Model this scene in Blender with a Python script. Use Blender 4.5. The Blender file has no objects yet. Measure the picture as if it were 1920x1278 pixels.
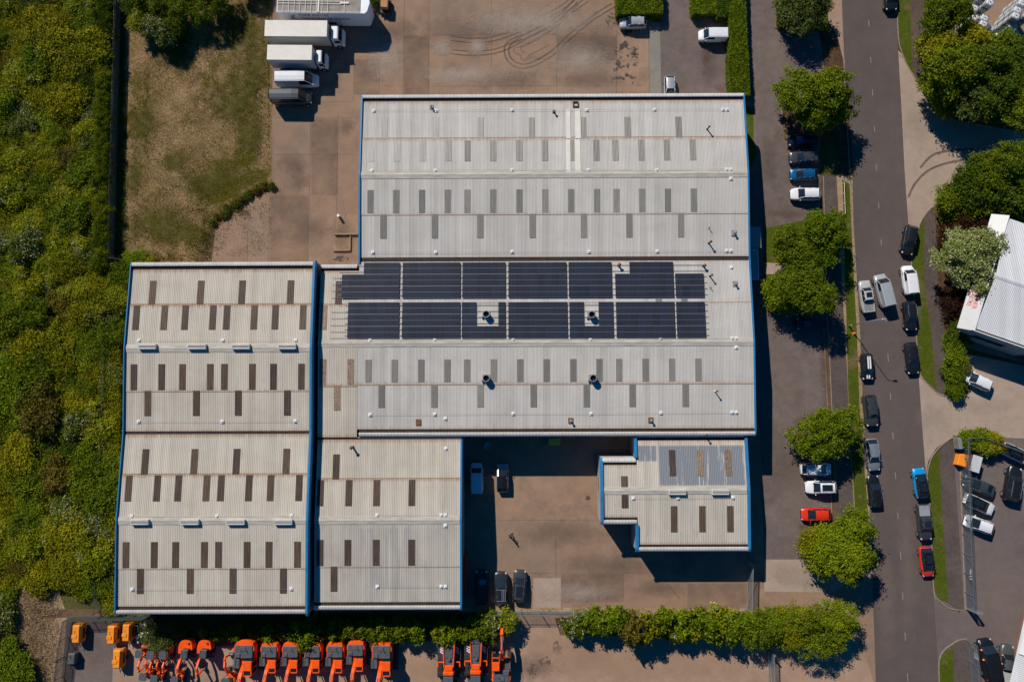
import bpy, math, random
import numpy as np
from math import radians, sin, cos, pi, atan2, sqrt
from mathutils import Vector, Matrix

S = bpy.context.scene
COL = S.collection
random.seed(7)

# ---------------------------------------------------------------- camera
CAM_H = 102.0
TH, RO, RY = radians(5.0), radians(-0.2), radians(0.2)
FPX, CPX, CPY = 1280.0, 960.0, 639.0
ROT = Matrix.Rotation(RY, 3, 'Y') @ Matrix.Rotation(TH, 3, 'X') @ Matrix.Rotation(RO, 3, 'Z')
cd = bpy.data.cameras.new('Camera')
cam = bpy.data.objects.new('Camera', cd)
COL.objects.link(cam)
cam.location = (0, 0, CAM_H)
cam.rotation_euler = ROT.to_euler()
cd.sensor_width = 36.0
cd.lens = 24.0
cd.clip_end = 2000
S.camera = cam

# ---------------------------------------------------------------- light
SUN_EL, SUN_AZ = radians(39), (-0.56, 0.83)
w = bpy.data.worlds.new('World')
S.world = w
w.use_nodes = True
nt = w.node_tree
sky = nt.nodes.new('ShaderNodeTexSky')
sky.sky_type = 'NISHITA'
sky.sun_disc = False
sky.sun_elevation = SUN_EL
sky.sun_rotation = atan2(SUN_AZ[0], SUN_AZ[1])
sky.ozone_density = 6.0
sky.dust_density = 0.2
hs = nt.nodes.new('ShaderNodeHueSaturation'); hs.inputs['Saturation'].default_value = 1.5
nt.links.new(sky.outputs[0], hs.inputs['Color']); nt.links.new(hs.outputs[0], nt.nodes['Background'].inputs[0])
nt.nodes['Background'].inputs[1].default_value = 0.065
sl = bpy.data.lights.new('Sun', 'SUN')
sl.energy = 5.0
sl.angle = radians(0.5)
sl.color = (1.0, 0.925, 0.82)
sun = bpy.data.objects.new('Sun', sl)
COL.objects.link(sun)
sdir = Vector((-SUN_AZ[0] * cos(SUN_EL), -SUN_AZ[1] * cos(SUN_EL), -sin(SUN_EL)))
sun.rotation_euler = sdir.to_track_quat('-Z', 'Y').to_euler()
sun.location = (-60, 90, 90)
S.view_settings.view_transform = 'Standard'
S.view_settings.look = 'None'
S.view_settings.gamma = 1.0
S.view_settings.exposure = 0.0

# ---------------------------------------------------------------- helpers
def G(px, py, z=0.0):
    """ground-plan position of a spot seen in the survey photograph at height z"""
    d = ROT @ Vector(((px - CPX) / FPX, -(py - CPY) / FPX, -1.0))
    t = (z - CAM_H) / d.z
    return (d.x * t, d.y * t)

def GP(pts, z=0.0):
    return [G(a, b, z) for a, b in pts]

class MB:
    def __init__(s):
        s.v = []; s.f = []; s.m = []; s.uv = None
    def add(s, vs, fs, mi=0):
        o = len(s.v)
        s.v += [tuple(p) for p in vs]
        for f in fs:
            s.f.append(tuple(o + i for i in f)); s.m.append(mi)
    def box(s, c, d, rz=0.0, mi=0, ry=0.0, rx=0.0):
        M = Matrix.Translation(c) @ Matrix.Rotation(rz, 4, 'Z') @ Matrix.Rotation(ry, 4, 'Y') @ Matrix.Rotation(rx, 4, 'X')
        vs = [M @ Vector((a * d[0] / 2, b * d[1] / 2, e * d[2] / 2)) for a in (-1, 1) for b in (-1, 1) for e in (-1, 1)]
        s.add(vs, [(0, 1, 3, 2), (4, 6, 7, 5), (0, 4, 5, 1), (2, 3, 7, 6), (0, 2, 6, 4), (1, 5, 7, 3)], mi)
    def bbox(s, c, d, b=0.04, rz=0.0, mi=0, taper=1.0):
        """box with chamfered edges; taper scales the top"""
        hx, hy, hz = d[0] / 2, d[1] / 2, d[2] / 2
        b = min(b, hx * .9, hy * .9, hz * .9)
        rings = []
        for z, i, k in ((-hz, b, 1), (-hz + b, 0, 1), (hz - b, 0, taper), (hz, b, taper)):
            X, Y = (hx - i) * k, (hy - i) * k
            c2 = min(b, X * .5, Y * .5)
            rings.append([(X, -Y + c2, z), (X, Y - c2, z), (X - c2, Y, z), (-X + c2, Y, z), (-X, Y - c2, z), (-X, -Y + c2, z), (-X + c2, -Y, z), (X - c2, -Y, z)])
        M = Matrix.Translation(c) @ Matrix.Rotation(rz, 4, 'Z')
        rings = [[M @ Vector(p) for p in r] for r in rings]
        s.loft(rings, True, True, mi)
    def loft(s, rings, closed=True, caps=True, mi=0):
        n = len(rings[0]); vs = [p for r in rings for p in r]; fs = []
        for i in range(len(rings) - 1):
            for j in range(n if closed else n - 1):
                k = (j + 1) % n
                fs.append((i * n + j, i * n + k, (i + 1) * n + k, (i + 1) * n + j))
        if caps:
            fs.append(tuple(range(n - 1, -1, -1)))
            fs.append(tuple((len(rings) - 1) * n + j for j in range(n)))
        s.add(vs, fs, mi)
    def tube(s, p0, p1, r0, r1=None, n=8, mi=0, caps=True):
        r1 = r0 if r1 is None else r1
        p0, p1 = Vector(p0), Vector(p1)
        q = (p1 - p0).to_track_quat('Z', 'Y')
        rs = []
        for p, r in ((p0, r0), (p1, r1)):
            rs.append([p + q @ Vector((r * cos(2 * pi * i / n), r * sin(2 * pi * i / n), 0)) for i in range(n)])
        s.loft(rs, True, caps, mi)
    def path(s, pts, r, n=6, mi=0):
        for a, b in zip(pts[:-1], pts[1:]):
            s.tube(a, b, r, r, n, mi)
    def prism(s, poly, z0, z1, mi=0, top_only=False):
        a = sum(poly[i][0] * poly[(i + 1) % len(poly)][1] - poly[(i + 1) % len(poly)][0] * poly[i][1] for i in range(len(poly)))
        if a < 0: poly = poly[::-1]
        n = len(poly)
        if top_only:
            s.add([(p[0], p[1], z1) for p in poly], [tuple(range(n))], mi); return
        vs = [(p[0], p[1], z0) for p in poly] + [(p[0], p[1], z1) for p in poly]
        fs = [tuple(range(n, 2 * n))] + [(i, (i + 1) % n, n + (i + 1) % n, n + i) for i in range(n)]
        s.add(vs, fs, mi)
    def strip(s, pts, width, z0, z1, mi=0):
        """raised strip following a plan polyline"""
        P = [Vector(p) for p in pts]; L = []; R = []
        for i, p in enumerate(P):
            d = (P[min(i + 1, len(P) - 1)] - P[max(i - 1, 0)]).normalized()
            nrm = Vector((-d.y, d.x)) * width / 2
            L.append(p + nrm); R.append(p - nrm)
        n = len(P)
        if z0 is None:
            vs = [(q.x, q.y, z1) for q in L] + [(q.x, q.y, z1) for q in R]
            s.add(vs, [(n + i, n + i + 1, i + 1, i) for i in range(n - 1)], mi); return
        rings = [[(l.x, l.y, z0), (l.x, l.y, z1), (r.x, r.y, z1), (r.x, r.y, z0)] for l, r in zip(L, R)]
        s.loft(rings, True, True, mi)
    def build(s, name, mats, parent=None, smooth=False, loc=None, rz=0.0):
        me = bpy.data.meshes.new(name)
        me.from_pydata(s.v, [], s.f)
        if not isinstance(mats, (list, tuple)): mats = [mats]
        for m in mats: me.materials.append(m)
        if len(mats) > 1: me.polygons.foreach_set('material_index', s.m)
        if smooth: me.polygons.foreach_set('use_smooth', [True] * len(s.f))
        if s.uv is not None:
            uvl = me.uv_layers.new(name='uv')
            li = np.empty(len(me.loops), dtype=np.int32); me.loops.foreach_get('vertex_index', li)
            uvl.data.foreach_set('uv', np.array(s.uv, dtype=np.float32)[li].ravel())
        me.update()
        o = bpy.data.objects.new(name, me)
        COL.objects.link(o)
        if parent is not None: o.parent = parent
        if loc is not None: o.location = loc
        o.rotation_euler.z = rz
        return o

def thing(name, label, cat, loc=(0, 0, 0), rz=0.0, group=None):
    o = bpy.data.objects.new(name, None)
    COL.objects.link(o)
    o.empty_display_size = 0.3
    o.location = loc; o.rotation_euler.z = rz
    return tag(o, label, cat, group)

def tag(o, label, cat, group=None):
    o['label'] = label; o['category'] = cat
    if group: o['group'] = group
    return o

def structure(o):
    o['kind'] = 'structure'; return o

def clone(root, loc, rz=0.0, scale=None, label=None, group=None):
    kids = [(c, list(c.children)) for c in root.children]
    r = root.copy(); COL.objects.link(r)
    r.location = loc; r.rotation_euler.z = rz
    if scale is not None: r.scale = scale if isinstance(scale, tuple) else (scale,) * 3
    if label: r['label'] = label
    if group: r['group'] = group
    for c, gs in kids:
        d = c.copy(); COL.objects.link(d); d.parent = r
        for g in gs:
            e = g.copy(); COL.objects.link(e); e.parent = d
    return r

# ---------------------------------------------------------------- materials
def mat(name, col, rough=0.8, metal=0.0, var=0.0, scale=1.0, col2=None, bump=0.0, bscale=None, spec=0.4, coat=0.0, trans=0.0, stretch=None, detail=6.0, emit=None):
    m = bpy.data.materials.new(name); m.use_nodes = True
    t = m.node_tree; N = t.nodes; L = t.links
    b = N['Principled BSDF']
    b.inputs['Roughness'].default_value = rough
    b.inputs['Metallic'].default_value = metal
    b.inputs['Specular IOR Level'].default_value = spec
    b.inputs['Coat Weight'].default_value = coat
    b.inputs['Base Color'].default_value = (*col, 1)
    if var > 0 or col2:
        g = N.new('ShaderNodeNewGeometry'); mp = N.new('ShaderNodeMapping')
        L.new(g.outputs['Position'], mp.inputs[0])
        if stretch: mp.inputs['Scale'].default_value = stretch
        n = N.new('ShaderNodeTexNoise'); n.inputs['Scale'].default_value = scale; n.inputs['Detail'].default_value = detail
        n.inputs['Roughness'].default_value = 0.65
        L.new(mp.outputs[0], n.inputs['Vector'])
        r = N.new('ShaderNodeValToRGB')
        r.color_ramp.elements[0].position = 0.32; r.color_ramp.elements[1].position = 0.68
        c2 = col2 or tuple(min(1, c * (1 + var)) for c in col)
        c1 = col if col2 else tuple(c * (1 - var) for c in col)
        r.color_ramp.elements[0].color = (*c1, 1); r.color_ramp.elements[1].color = (*c2, 1)
        L.new(n.outputs[0], r.inputs[0]); L.new(r.outputs[0], b.inputs['Base Color'])
    if bump > 0:
        g = N.new('ShaderNodeNewGeometry')
        n2 = N.new('ShaderNodeTexNoise'); n2.inputs['Scale'].default_value = bscale or scale * 6; n2.inputs['Detail'].default_value = 4
        L.new(g.outputs['Position'], n2.inputs['Vector'])
        bp = N.new('ShaderNodeBump'); bp.inputs['Strength'].default_value = bump; bp.inputs['Distance'].default_value = 0.05
        L.new(n2.outputs[0], bp.inputs['Height']); L.new(bp.outputs[0], b.inputs['Normal'])
    return m

def ramp(N, L, src, stops):
    r = N.new('ShaderNodeValToRGB')
    while len(r.color_ramp.elements) < len(stops): r.color_ramp.elements.new(0.5)
    for e, (p, c) in zip(r.color_ramp.elements, stops):
        e.position = p; e.color = (*c, 1) if len(c) == 3 else c
    L.new(src, r.inputs[0]); return r.outputs[0]

def noise(N, L, vec, scale, detail=6, rough=0.6, dist=0.0, stretch=None):
    if stretch:
        mp = N.new('ShaderNodeMapping'); mp.inputs['Scale'].default_value = stretch
        L.new(vec, mp.inputs[0]); vec = mp.outputs[0]
    n = N.new('ShaderNodeTexNoise'); n.inputs['Scale'].default_value = scale; n.inputs['Detail'].default_value = detail
    n.inputs['Roughness'].default_value = rough; n.inputs['Distortion'].default_value = dist
    L.new(vec, n.inputs['Vector']); return n.outputs[0]

def mixc(N, L, fac, a, b, mode='MIX'):
    m = N.new('ShaderNodeMix'); m.data_type = 'RGBA'; m.blend_type = mode
    if isinstance(fac, float): m.inputs[0].default_value = fac
    else: L.new(fac, m.inputs[0])
    for i, x in ((6, a), (7, b)):
        if isinstance(x, tuple): m.inputs[i].default_value = (*x, 1)
        else: L.new(x, m.inputs[i])
    return m.outputs[2]

def surface(name, base, light, dark, stain=None, stain_pos=(0.58, 0.72), sc=0.12, fine=6.0, rough=0.9, speck=0.12, stain_sc=0.25, bump=0.15, patches=None):
    """worn ground: broad tone drift + mid blotches + fine grain + stains"""
    m = bpy.data.materials.new(name); m.use_nodes = True
    t = m.node_tree; N = t.nodes; L = t.links; b = N['Principled BSDF']
    g = N.new('ShaderNodeNewGeometry'); P = g.outputs['Position']
    c = ramp(N, L, noise(N, L, P, sc, 5, 0.6, 0.6), [(0.3, dark), (0.5, base), (0.7, light)])
    c = mixc(N, L, 0.5, c, ramp(N, L, noise(N, L, P, sc * 7, 8, 0.7), [(0.3, dark), (0.5, base), (0.68, light)]))
    if stain:
        f = ramp(N, L, noise(N, L, P, stain_sc, 10, 0.72, 0.25), [(stain_pos[0], (0, 0, 0)), (stain_pos[1], (1, 1, 1))])
        c = mixc(N, L, f, c, stain)
    fn = ramp(N, L, noise(N, L, P, fine, 3, 0.8), [(0.25, (1 - speck * 2,) * 3), (0.75, (1 + speck,) * 3)])
    c = mixc(N, L, 1.0, c, fn, 'MULTIPLY')
    L.new(c, b.inputs['Base Color'])
    b.inputs['Roughness'].default_value = rough; b.inputs['Specular IOR Level'].default_value = 0.12
    bp = N.new('ShaderNodeBump'); bp.inputs['Strength'].default_value = bump; bp.inputs['Distance'].default_value = 0.04
    L.new(noise(N, L, P, fine * 1.5, 4, 0.8), bp.inputs['Height']); L.new(bp.outputs[0], b.inputs['Normal'])
    return m

def leafmat(name, c1, c2, c3=None, f3=0.0, dead=None):
    """leaves: tone varies from leaf to leaf and from spray to spray; c3 = share of blossom or pale leaves"""
    m = bpy.data.materials.new(name); m.use_nodes = True
    t = m.node_tree; N = t.nodes; L = t.links; b = N['Principled BSDF']
    g = N.new('ShaderNodeNewGeometry'); oi = N.new('ShaderNodeObjectInfo')
    tc = N.new('ShaderNodeTexCoord')
    ofs = N.new('ShaderNodeVectorMath'); ofs.operation = 'ADD'
    L.new(tc.outputs['Object'], ofs.inputs[0]); L.new(oi.outputs['Random'], ofs.inputs[1])
    V = ofs.outputs[0]
    c = mixc(N, L, ramp(N, L, noise(N, L, V, 0.9, 4, 0.7), [(0.35, (0, 0, 0)), (0.65, (1, 1, 1))]), c1, c2)
    rv = ramp(N, L, g.outputs['Random Per Island'], [(0.0, (0.62,) * 3), (1.0, (1.45,) * 3)])
    c = mixc(N, L, 1.0, c, rv, 'MULTIPLY')
    ov = ramp(N, L, oi.outputs['Random'], [(0.0, (0.78, 0.82, 0.8)), (0.5, (1.0, 1.0, 1.0)), (1.0, (1.2, 1.12, 1.0))])
    c = mixc(N, L, 1.0, c, ov, 'MULTIPLY')
    if c3:
        # blossom sits in sprays: noise mask times per-leaf chance
        nm = noise(N, L, V, 1.1, 3, 0.6)
        mm = N.new('ShaderNodeMath'); mm.operation = 'MULTIPLY'
        L.new(nm, mm.inputs[0]); L.new(g.outputs['Random Per Island'], mm.inputs[1])
        th = 0.5 * (1 - f3)
        f = ramp(N, L, mm.outputs[0], [(th, (0, 0, 0)), (min(th + 0.03, 1), (1, 1, 1))])
        c = mixc(N, L, f, c, c3)
    L.new(c, b.inputs['Base Color'])
    b.inputs['Roughness'].default_value = 0.6
    b.inputs['Specular IOR Level'].default_value = 0.06
    tr = N.new('ShaderNodeBsdfTranslucent'); L.new(c, tr.inputs['Color'])
    mx = N.new('ShaderNodeMixShader'); mx.inputs[0].default_value = 0.34
    L.new(b.outputs[0], mx.inputs[1]); L.new(tr.outputs[0], mx.inputs[2])
    L.new(mx.outputs[0], N['Material Output'].inputs['Surface'])
    return m

def roofmat(name, base, light, dark, rust=(0.30, 0.15, 0.07), grime=0.55, coat=None, cst=(2.4, 0.14, 0.14), cth=0.38, cmx=1.0):
    """fibre-cement sheet: streaks down the slope, algae and rust staining that starts at laps (uv.y)"""
    m = bpy.data.materials.new(name); m.use_nodes = True
    t = m.node_tree; N = t.nodes; L = t.links; b = N['Principled BSDF']
    g = N.new('ShaderNodeNewGeometry'); P = g.outputs['Position']
    c = ramp(N, L, noise(N, L, P, 1.0, 4, 0.6, 0, (1.6, 0.05, 0.05)), [(0.3, dark), (0.5, base), (0.72, light)])
    c2 = ramp(N, L, noise(N, L, P, 0.22, 6, 0.65, 0.5), [(0.3, dark), (0.5, base), (0.7, light)])
    c = mixc(N, L, 0.5, c, c2)
    # every sheet (1 m wide) weathers a little differently
    sp = N.new('ShaderNodeSeparateXYZ'); L.new(P, sp.inputs[0])
    fl = N.new('ShaderNodeMath'); fl.operation = 'FLOOR'; L.new(sp.outputs[0], fl.inputs[0])
    wn = N.new('ShaderNodeTexWhiteNoise'); wn.noise_dimensions = '1D'; L.new(fl.outputs[0], wn.inputs['W'])
    c = mixc(N, L, 1.0, c, ramp(N, L, wn.outputs[0], [(0, (0.91,) * 3), (0.6, (1.0,) * 3), (1, (1.05,) * 3)]), 'MULTIPLY')
    uv = N.new('ShaderNodeUVMap'); su = N.new('ShaderNodeSeparateXYZ'); L.new(uv.outputs[0], su.inputs[0])
    sn = noise(N, L, P, 1.0, 3, 0.7, 0, (6.0, 0.2, 0.2))
    mm = N.new('ShaderNodeMath'); mm.operation = 'MULTIPLY'; L.new(su.outputs[1], mm.inputs[0]); L.new(sn, mm.inputs[1])
    f = ramp(N, L, mm.outputs[0], [(0.2, (0, 0, 0)), (0.42, (0.75,) * 3)])
    c = mixc(N, L, f, c, rust)
    f2 = ramp(N, L, noise(N, L, P, 1.0, 5, 0.75, 0.3, (2.5, 0.25, 0.25)), [(0.58, (0, 0, 0)), (0.8, (grime,) * 3)])
    c = mixc(N, L, f2, c, (0.13, 0.12, 0.11))
    if coat:
        x0, x1, y0, y1, xs, ys, ccol = coat
        def band(src, lo, hi, soft):
            a = N.new('ShaderNodeMapRange'); a.inputs['From Min'].default_value = lo; a.inputs['From Max'].default_value = lo + soft; L.new(src, a.inputs['Value'])
            d = N.new('ShaderNodeMapRange'); d.inputs['From Min'].default_value = hi - soft; d.inputs['From Max'].default_value = hi; d.inputs['To Min'].default_value = 1; d.inputs['To Max'].default_value = 0; L.new(src, d.inputs['Value'])
            e = N.new('ShaderNodeMath'); e.operation = 'MULTIPLY'; L.new(a.outputs[0], e.inputs[0]); L.new(d.outputs[0], e.inputs[1]); return e.outputs[0]
        def mul(p, q):
            e = N.new('ShaderNodeMath'); e.operation = 'MULTIPLY'; L.new(p, e.inputs[0]); L.new(q, e.inputs[1]); return e.outputs[0]
        A = mul(band(sp.outputs[0], x0, x1, 0.3), band(sp.outputs[1], y0, y1, 0.25))
        B = mul(band(sp.outputs[0], x0, xs, 0.3), band(sp.outputs[1], ys, y1, 0.25))
        C = mul(band(sp.outputs[0], xs, x1, 0.3), band(sp.outputs[1], y0, y1, 0.25))
        mxx = N.new('ShaderNodeMath'); mxx.operation = 'MAXIMUM'; L.new(B, mxx.inputs[0]); L.new(C, mxx.inputs[1])
        st = ramp(N, L, noise(N, L, P, 1.0, 4, 0.7, 0, cst), [(cth, (0.0,) * 3), (cth + 0.07, (cmx,) * 3)])
        c = mixc(N, L, mul(mxx.outputs[0], st), c, ccol)
    L.new(c, b.inputs['Base Color'])
    b.inputs['Roughness'].default_value = 0.85; b.inputs['Specular IOR Level'].default_value = 0.25
    return m

M = {}
M['scrub_earth'] = surface('scrub_earth', (0.085, 0.08, 0.022), (0.13, 0.11, 0.04), (0.045, 0.05, 0.012), sc=0.3)
M['lawn'] = surface('rough_lawn', (0.255, 0.165, 0.075), (0.43, 0.29, 0.16), (0.13, 0.10, 0.018), stain=(0.088, 0.078, 0.005), stain_pos=(0.50, 0.58), sc=0.22, fine=4.0, speck=0.45, stain_sc=0.10, bump=0.7)
M['grass'] = surface('mown_grass', (0.068, 0.095, 0.006), (0.11, 0.12, 0.014), (0.045, 0.07, 0.004), stain=(0.17, 0.12, 0.06), stain_pos=(0.54, 0.68), sc=0.4, fine=5.0, speck=0.25, bump=0.5)
M['soil'] = surface('bare_soil', (0.14, 0.09, 0.055), (0.22, 0.15, 0.09), (0.06, 0.04, 0.025), sc=0.5, speck=0.25, bump=0.5)
M['tan_soil'] = surface('dry_tan_soil', (0.36, 0.25, 0.15), (0.46, 0.33, 0.21), (0.20, 0.15, 0.07), sc=0.35, speck=0.3, bump=0.5)
M['yard'] = surface('yard_concrete', (0.272, 0.178, 0.122), (0.35, 0.232, 0.158), (0.18, 0.125, 0.092), stain=(0.12, 0.088, 0.07), stain_pos=(0.52, 0.80), sc=0.06, fine=9.0, speck=0.05, stain_sc=0.16, bump=0.06)
M['yard_pink'] = surface('sandy_concrete', (0.34, 0.225, 0.158), (0.42, 0.285, 0.205), (0.25, 0.165, 0.115), stain=(0.15, 0.10, 0.07), stain_pos=(0.63, 0.8), sc=0.08, fine=7.0, speck=0.07, stain_sc=0.22, bump=0.08)
M['dock'] = surface('pale_dusty_concrete', (0.32, 0.215, 0.135), (0.38, 0.27, 0.18), (0.21, 0.15, 0.10), sc=0.4, fine=7.0, speck=0.1)
M['beige'] = surface('beige_concrete', (0.36, 0.28, 0.22), (0.42, 0.33, 0.265), (0.28, 0.215, 0.17), stain=(0.20, 0.155, 0.125), stain_pos=(0.62, 0.8), sc=0.12, fine=8.0, speck=0.07, bump=0.08)
M['paving'] = surface('grey_slab_paving', (0.23, 0.215, 0.18), (0.27, 0.25, 0.215), (0.18, 0.17, 0.15), sc=0.6, fine=5.0, speck=0.12)
M['road'] = surface('road_asphalt', (0.108, 0.086, 0.079), (0.13, 0.104, 0.095), (0.09, 0.072, 0.066), stain=(0.084, 0.067, 0.061), stain_pos=(0.6, 0.75), sc=0.06, fine=14.0, speck=0.1, bump=0.1)
M['tarmac'] = surface('worn_tarmac', (0.155, 0.122, 0.11), (0.21, 0.168, 0.15), (0.095, 0.074, 0.064), stain=(0.12, 0.077, 0.053), stain_pos=(0.56, 0.72), sc=0.1, fine=12.0, speck=0.14, stain_sc=0.2, bump=0.12)
M['tarmac2'] = surface('grey_tarmac', (0.15, 0.12, 0.112), (0.18, 0.147, 0.137), (0.115, 0.092, 0.086), sc=0.12, fine=12.0, speck=0.1, bump=0.1)
M['path'] = surface('footpath_asphalt', (0.10, 0.078, 0.07), (0.14, 0.108, 0.095), (0.065, 0.052, 0.047), sc=0.3, fine=10.0, speck=0.14)
M['brownpath'] = surface('brown_footpath', (0.105, 0.075, 0.058), (0.14, 0.10, 0.075), (0.07, 0.05, 0.04), sc=0.3, fine=8.0, speck=0.16)
M['kerb'] = mat('kerb_stone', (0.27, 0.20, 0.15), var=0.2, scale=2.0)
M['dark_line'] = mat('joint_dirt', (0.10, 0.07, 0.05), var=0.4, scale=3.0)
M['mulch'] = surface('bark_mulch', (0.10, 0.06, 0.03), (0.17, 0.10, 0.05), (0.04, 0.025, 0.015), sc=0.8, fine=5, speck=0.35)
M['white_line'] = mat('worn_road_paint', (0.27, 0.25, 0.225), var=0.3, scale=4.0)
M['roof'] = roofmat('fibre_cement_roof', (0.49, 0.445, 0.37), (0.56, 0.51, 0.43), (0.39, 0.355, 0.295))
M['roof_coat'] = roofmat('patched_roof', (0.47, 0.43, 0.35), (0.56, 0.51, 0.43), (0.40, 0.365, 0.31), coat=None)
M['roof_grey'] = roofmat('steel_sheet_roof', (0.485, 0.462, 0.425), (0.555, 0.53, 0.49), (0.40, 0.38, 0.35), rust=(0.36, 0.22, 0.13), grime=0.3)
M['clad'] = mat('profiled_cladding', (0.50, 0.48, 0.45), 0.5, 0.0, 0.12, 0.5, stretch=(2, 2, 0.2))
M['clad_dark'] = mat('grey_wall_cladding', (0.30, 0.31, 0.32), 0.5, 0.0, 0.1, 0.4)
M['ridge'] = mat('ridge_capping', (0.43, 0.40, 0.345), 0.8, var=0.22, scale=1.4, stretch=(0.4, 2, 1))
M['blue'] = mat('blue_trim', (0.022, 0.17, 0.36), 0.45, 0.0, 0.12, 1.0)
M['gutter'] = mat('gutter_grime', (0.03, 0.022, 0.018), 0.8, var=0.4, scale=2.0)
M['seam'] = mat('lap_staining', (0.24, 0.165, 0.11), 0.9, var=0.4, scale=3)
M['glass_brown'] = mat('aged_brown_rooflight', (0.085, 0.058, 0.042), 0.5, var=0.3, scale=1.5, stretch=(3, 0.4, 1))
M['glass_old'] = mat('flaking_brown_rooflight', (0.12, 0.08, 0.055), 0.6, col2=(0.33, 0.25, 0.19), scale=3.0, stretch=(3, 0.8, 1))
M['glass_grey'] = mat('grey_rooflight', (0.195, 0.19, 0.172), 0.4, var=0.15, scale=1.5, stretch=(3, 0.4, 1))
M['glass_pale'] = mat('pale_rooflight', (0.33, 0.325, 0.31), 0.4, var=0.12, scale=1.5, stretch=(3, 0.4, 1))
M['steel'] = mat('galvanised_steel', (0.42, 0.43, 0.44), 0.4, 0.6, 0.15, 3.0)
M['dullsteel'] = mat('weathered_steel', (0.26, 0.26, 0.255), 0.6, 0.3, 0.2, 2.0)
M['fence'] = mat('palisade_grey', (0.20, 0.235, 0.27), 0.5, 0.4, 0.1, 2.0)
M['fence_green'] = mat('palisade_green', (0.10, 0.13, 0.12), 0.6, 0.2, 0.15, 2.0)
M['dark'] = mat('dark_plastic', (0.02, 0.021, 0.023), 0.6)
M['rubber'] = mat('rubber', (0.018, 0.018, 0.018), 0.9, var=0.3, scale=6)
M['white'] = mat('white_paint', (0.74, 0.74, 0.73), 0.35, var=0.04, scale=1.5)
M['cream'] = mat('cream_grp', (0.66, 0.63, 0.56), 0.6, var=0.08, scale=0.9)
M['rust'] = mat('rusty_metal', (0.17, 0.085, 0.045), 0.8, 0.2, 0.4, 5.0)
M['orange'] = mat('machine_orange', (0.82, 0.095, 0.010), 0.4, 0.0, 0.15, 2.5, spec=0.12)
M['amber'] = mat('amber_canopy_paint', (0.80, 0.26, 0.022), 0.42, 0.0, 0.1, 2.0, spec=0.25)
M['machine_dark'] = mat('machine_charcoal', (0.045, 0.05, 0.058), 0.5, 0.2, 0.3, 3.0)
M['machine_grey'] = mat('machine_grey', (0.10, 0.105, 0.115), 0.5, 0.2, 0.3, 4.0)
M['track'] = mat('steel_track', (0.06, 0.055, 0.05), 0.6, 0.5, 0.3, 5.0)
M['carglass'] = mat('car_glass', (0.012, 0.018, 0.025), 0.08, 0.0, spec=0.8)
M['lamp_clear'] = mat('headlamp', (0.65, 0.66, 0.68), 0.15, 0.2)
M['lamp_red'] = mat('tail_lamp', (0.45, 0.02, 0.015), 0.25)
M['lamp_amber'] = mat('orange_beacon', (0.9, 0.2, 0.02), 0.3)
M['alloy'] = mat('alloy_rim', (0.45, 0.46, 0.47), 0.3, 0.8)
M['bark'] = mat('bark', (0.08, 0.06, 0.045), 0.9, var=0.4, scale=4.0)
M['brick'] = mat('red_brick', (0.23, 0.10, 0.065), 0.9, var=0.3, scale=6.0)
M['red_paint'] = mat('red_lettering', (0.60, 0.04, 0.015), 0.5)
M['pv'] = None
for k_ in ('glass_brown', 'glass_old', 'glass_grey', 'glass_pale'):          # no two rooflight sheets have weathered alike
    t_ = M[k_].node_tree; b_ = t_.nodes['Principled BSDF']; src_ = b_.inputs['Base Color'].links[0].from_socket
    oi_ = t_.nodes.new('ShaderNodeObjectInfo')
    t_.links.new(mixc(t_.nodes, t_.links, 1.0, src_, ramp(t_.nodes, t_.links, oi_.outputs['Random'], [(0, (0.78,) * 3), (0.5, (1.0, .99, .96)), (1, (1.25, 1.22, 1.15))]), 'MULTIPLY'), b_.inputs['Base Color'])
# ================================================================ THE GROUND
def sheet(name, pts, z, m, kerbz=None):
    b = MB()
    if kerbz is None: b.prism(GP(pts), 0, z, top_only=True)
    else: b.prism(GP(pts, kerbz), -0.05, kerbz)
    return structure(b.build(name, M[m]))

b = MB(); b.add([(-260, -260, -0.03), (260, -260, -0.03), (260, 260, -0.03), (-260, 260, -0.03)], [(0, 1, 2, 3)])
structure(b.build('ground', M['scrub_earth']))
# rough grass paddock
sheet('rough_lawn', [(222, -60), (530, -60), (512, 60), (512, 355), (470, 385), (404, 425), (404, 500), (224, 500)], -0.01, 'lawn')
sheet('tan_bank', [(30, 1105), (110, 1108), (125, 1150), (112, 1340), (30, 1340), (28, 1200)], -0.01, 'tan_soil')
sheet('bank_soil', [(404, 425), (470, 385), (512, 352), (516, 358), (474, 395), (406, 440), (396, 500), (366, 500), (372, 440)], -0.004, 'soil')
# main yard (runs under the buildings)
sheet('yard', [(512, -80), (1225, -80), (1222, 200), (1430, 820), (1433, 1047), (1505, 1047), (1560, 1062), (1600, 1095), (1628, 1080), (1640, 1095), (1652, 1300), (1598, 1300), (1598, 1200), (1560, 1148), (1430, 1152), (860, 1152), (590, 1152), (590, 520), (396, 500), (404, 428), (460, 382), (510, 356)], 0.0, 'yard')
# patches of repaired or differently worn slab
for nm, pts, mt in (('pale_slab', [(1000, 1083), (1052, 1083), (1052, 1138), (1000, 1138)], 'beige'),
                    ('loading_slab', [(632, 402), (673, 402), (673, 438), (628, 438)], 'dock'),
                    ('loading_slab', [(627, 441), (657, 441), (657, 470), (625, 470)], 'dock'),
                    ('kerb_side_slab', [(1198, 62), (1216, 62), (1216, 126), (1198, 126)], 'yard_pink'),
                    ('driveway_slab', [(1433, 1048), (1503, 1048), (1556, 1064), (1590, 1092), (1560, 1110), (1433, 1108)], 'beige')):
    sheet(nm, pts, 0.004, mt)
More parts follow.
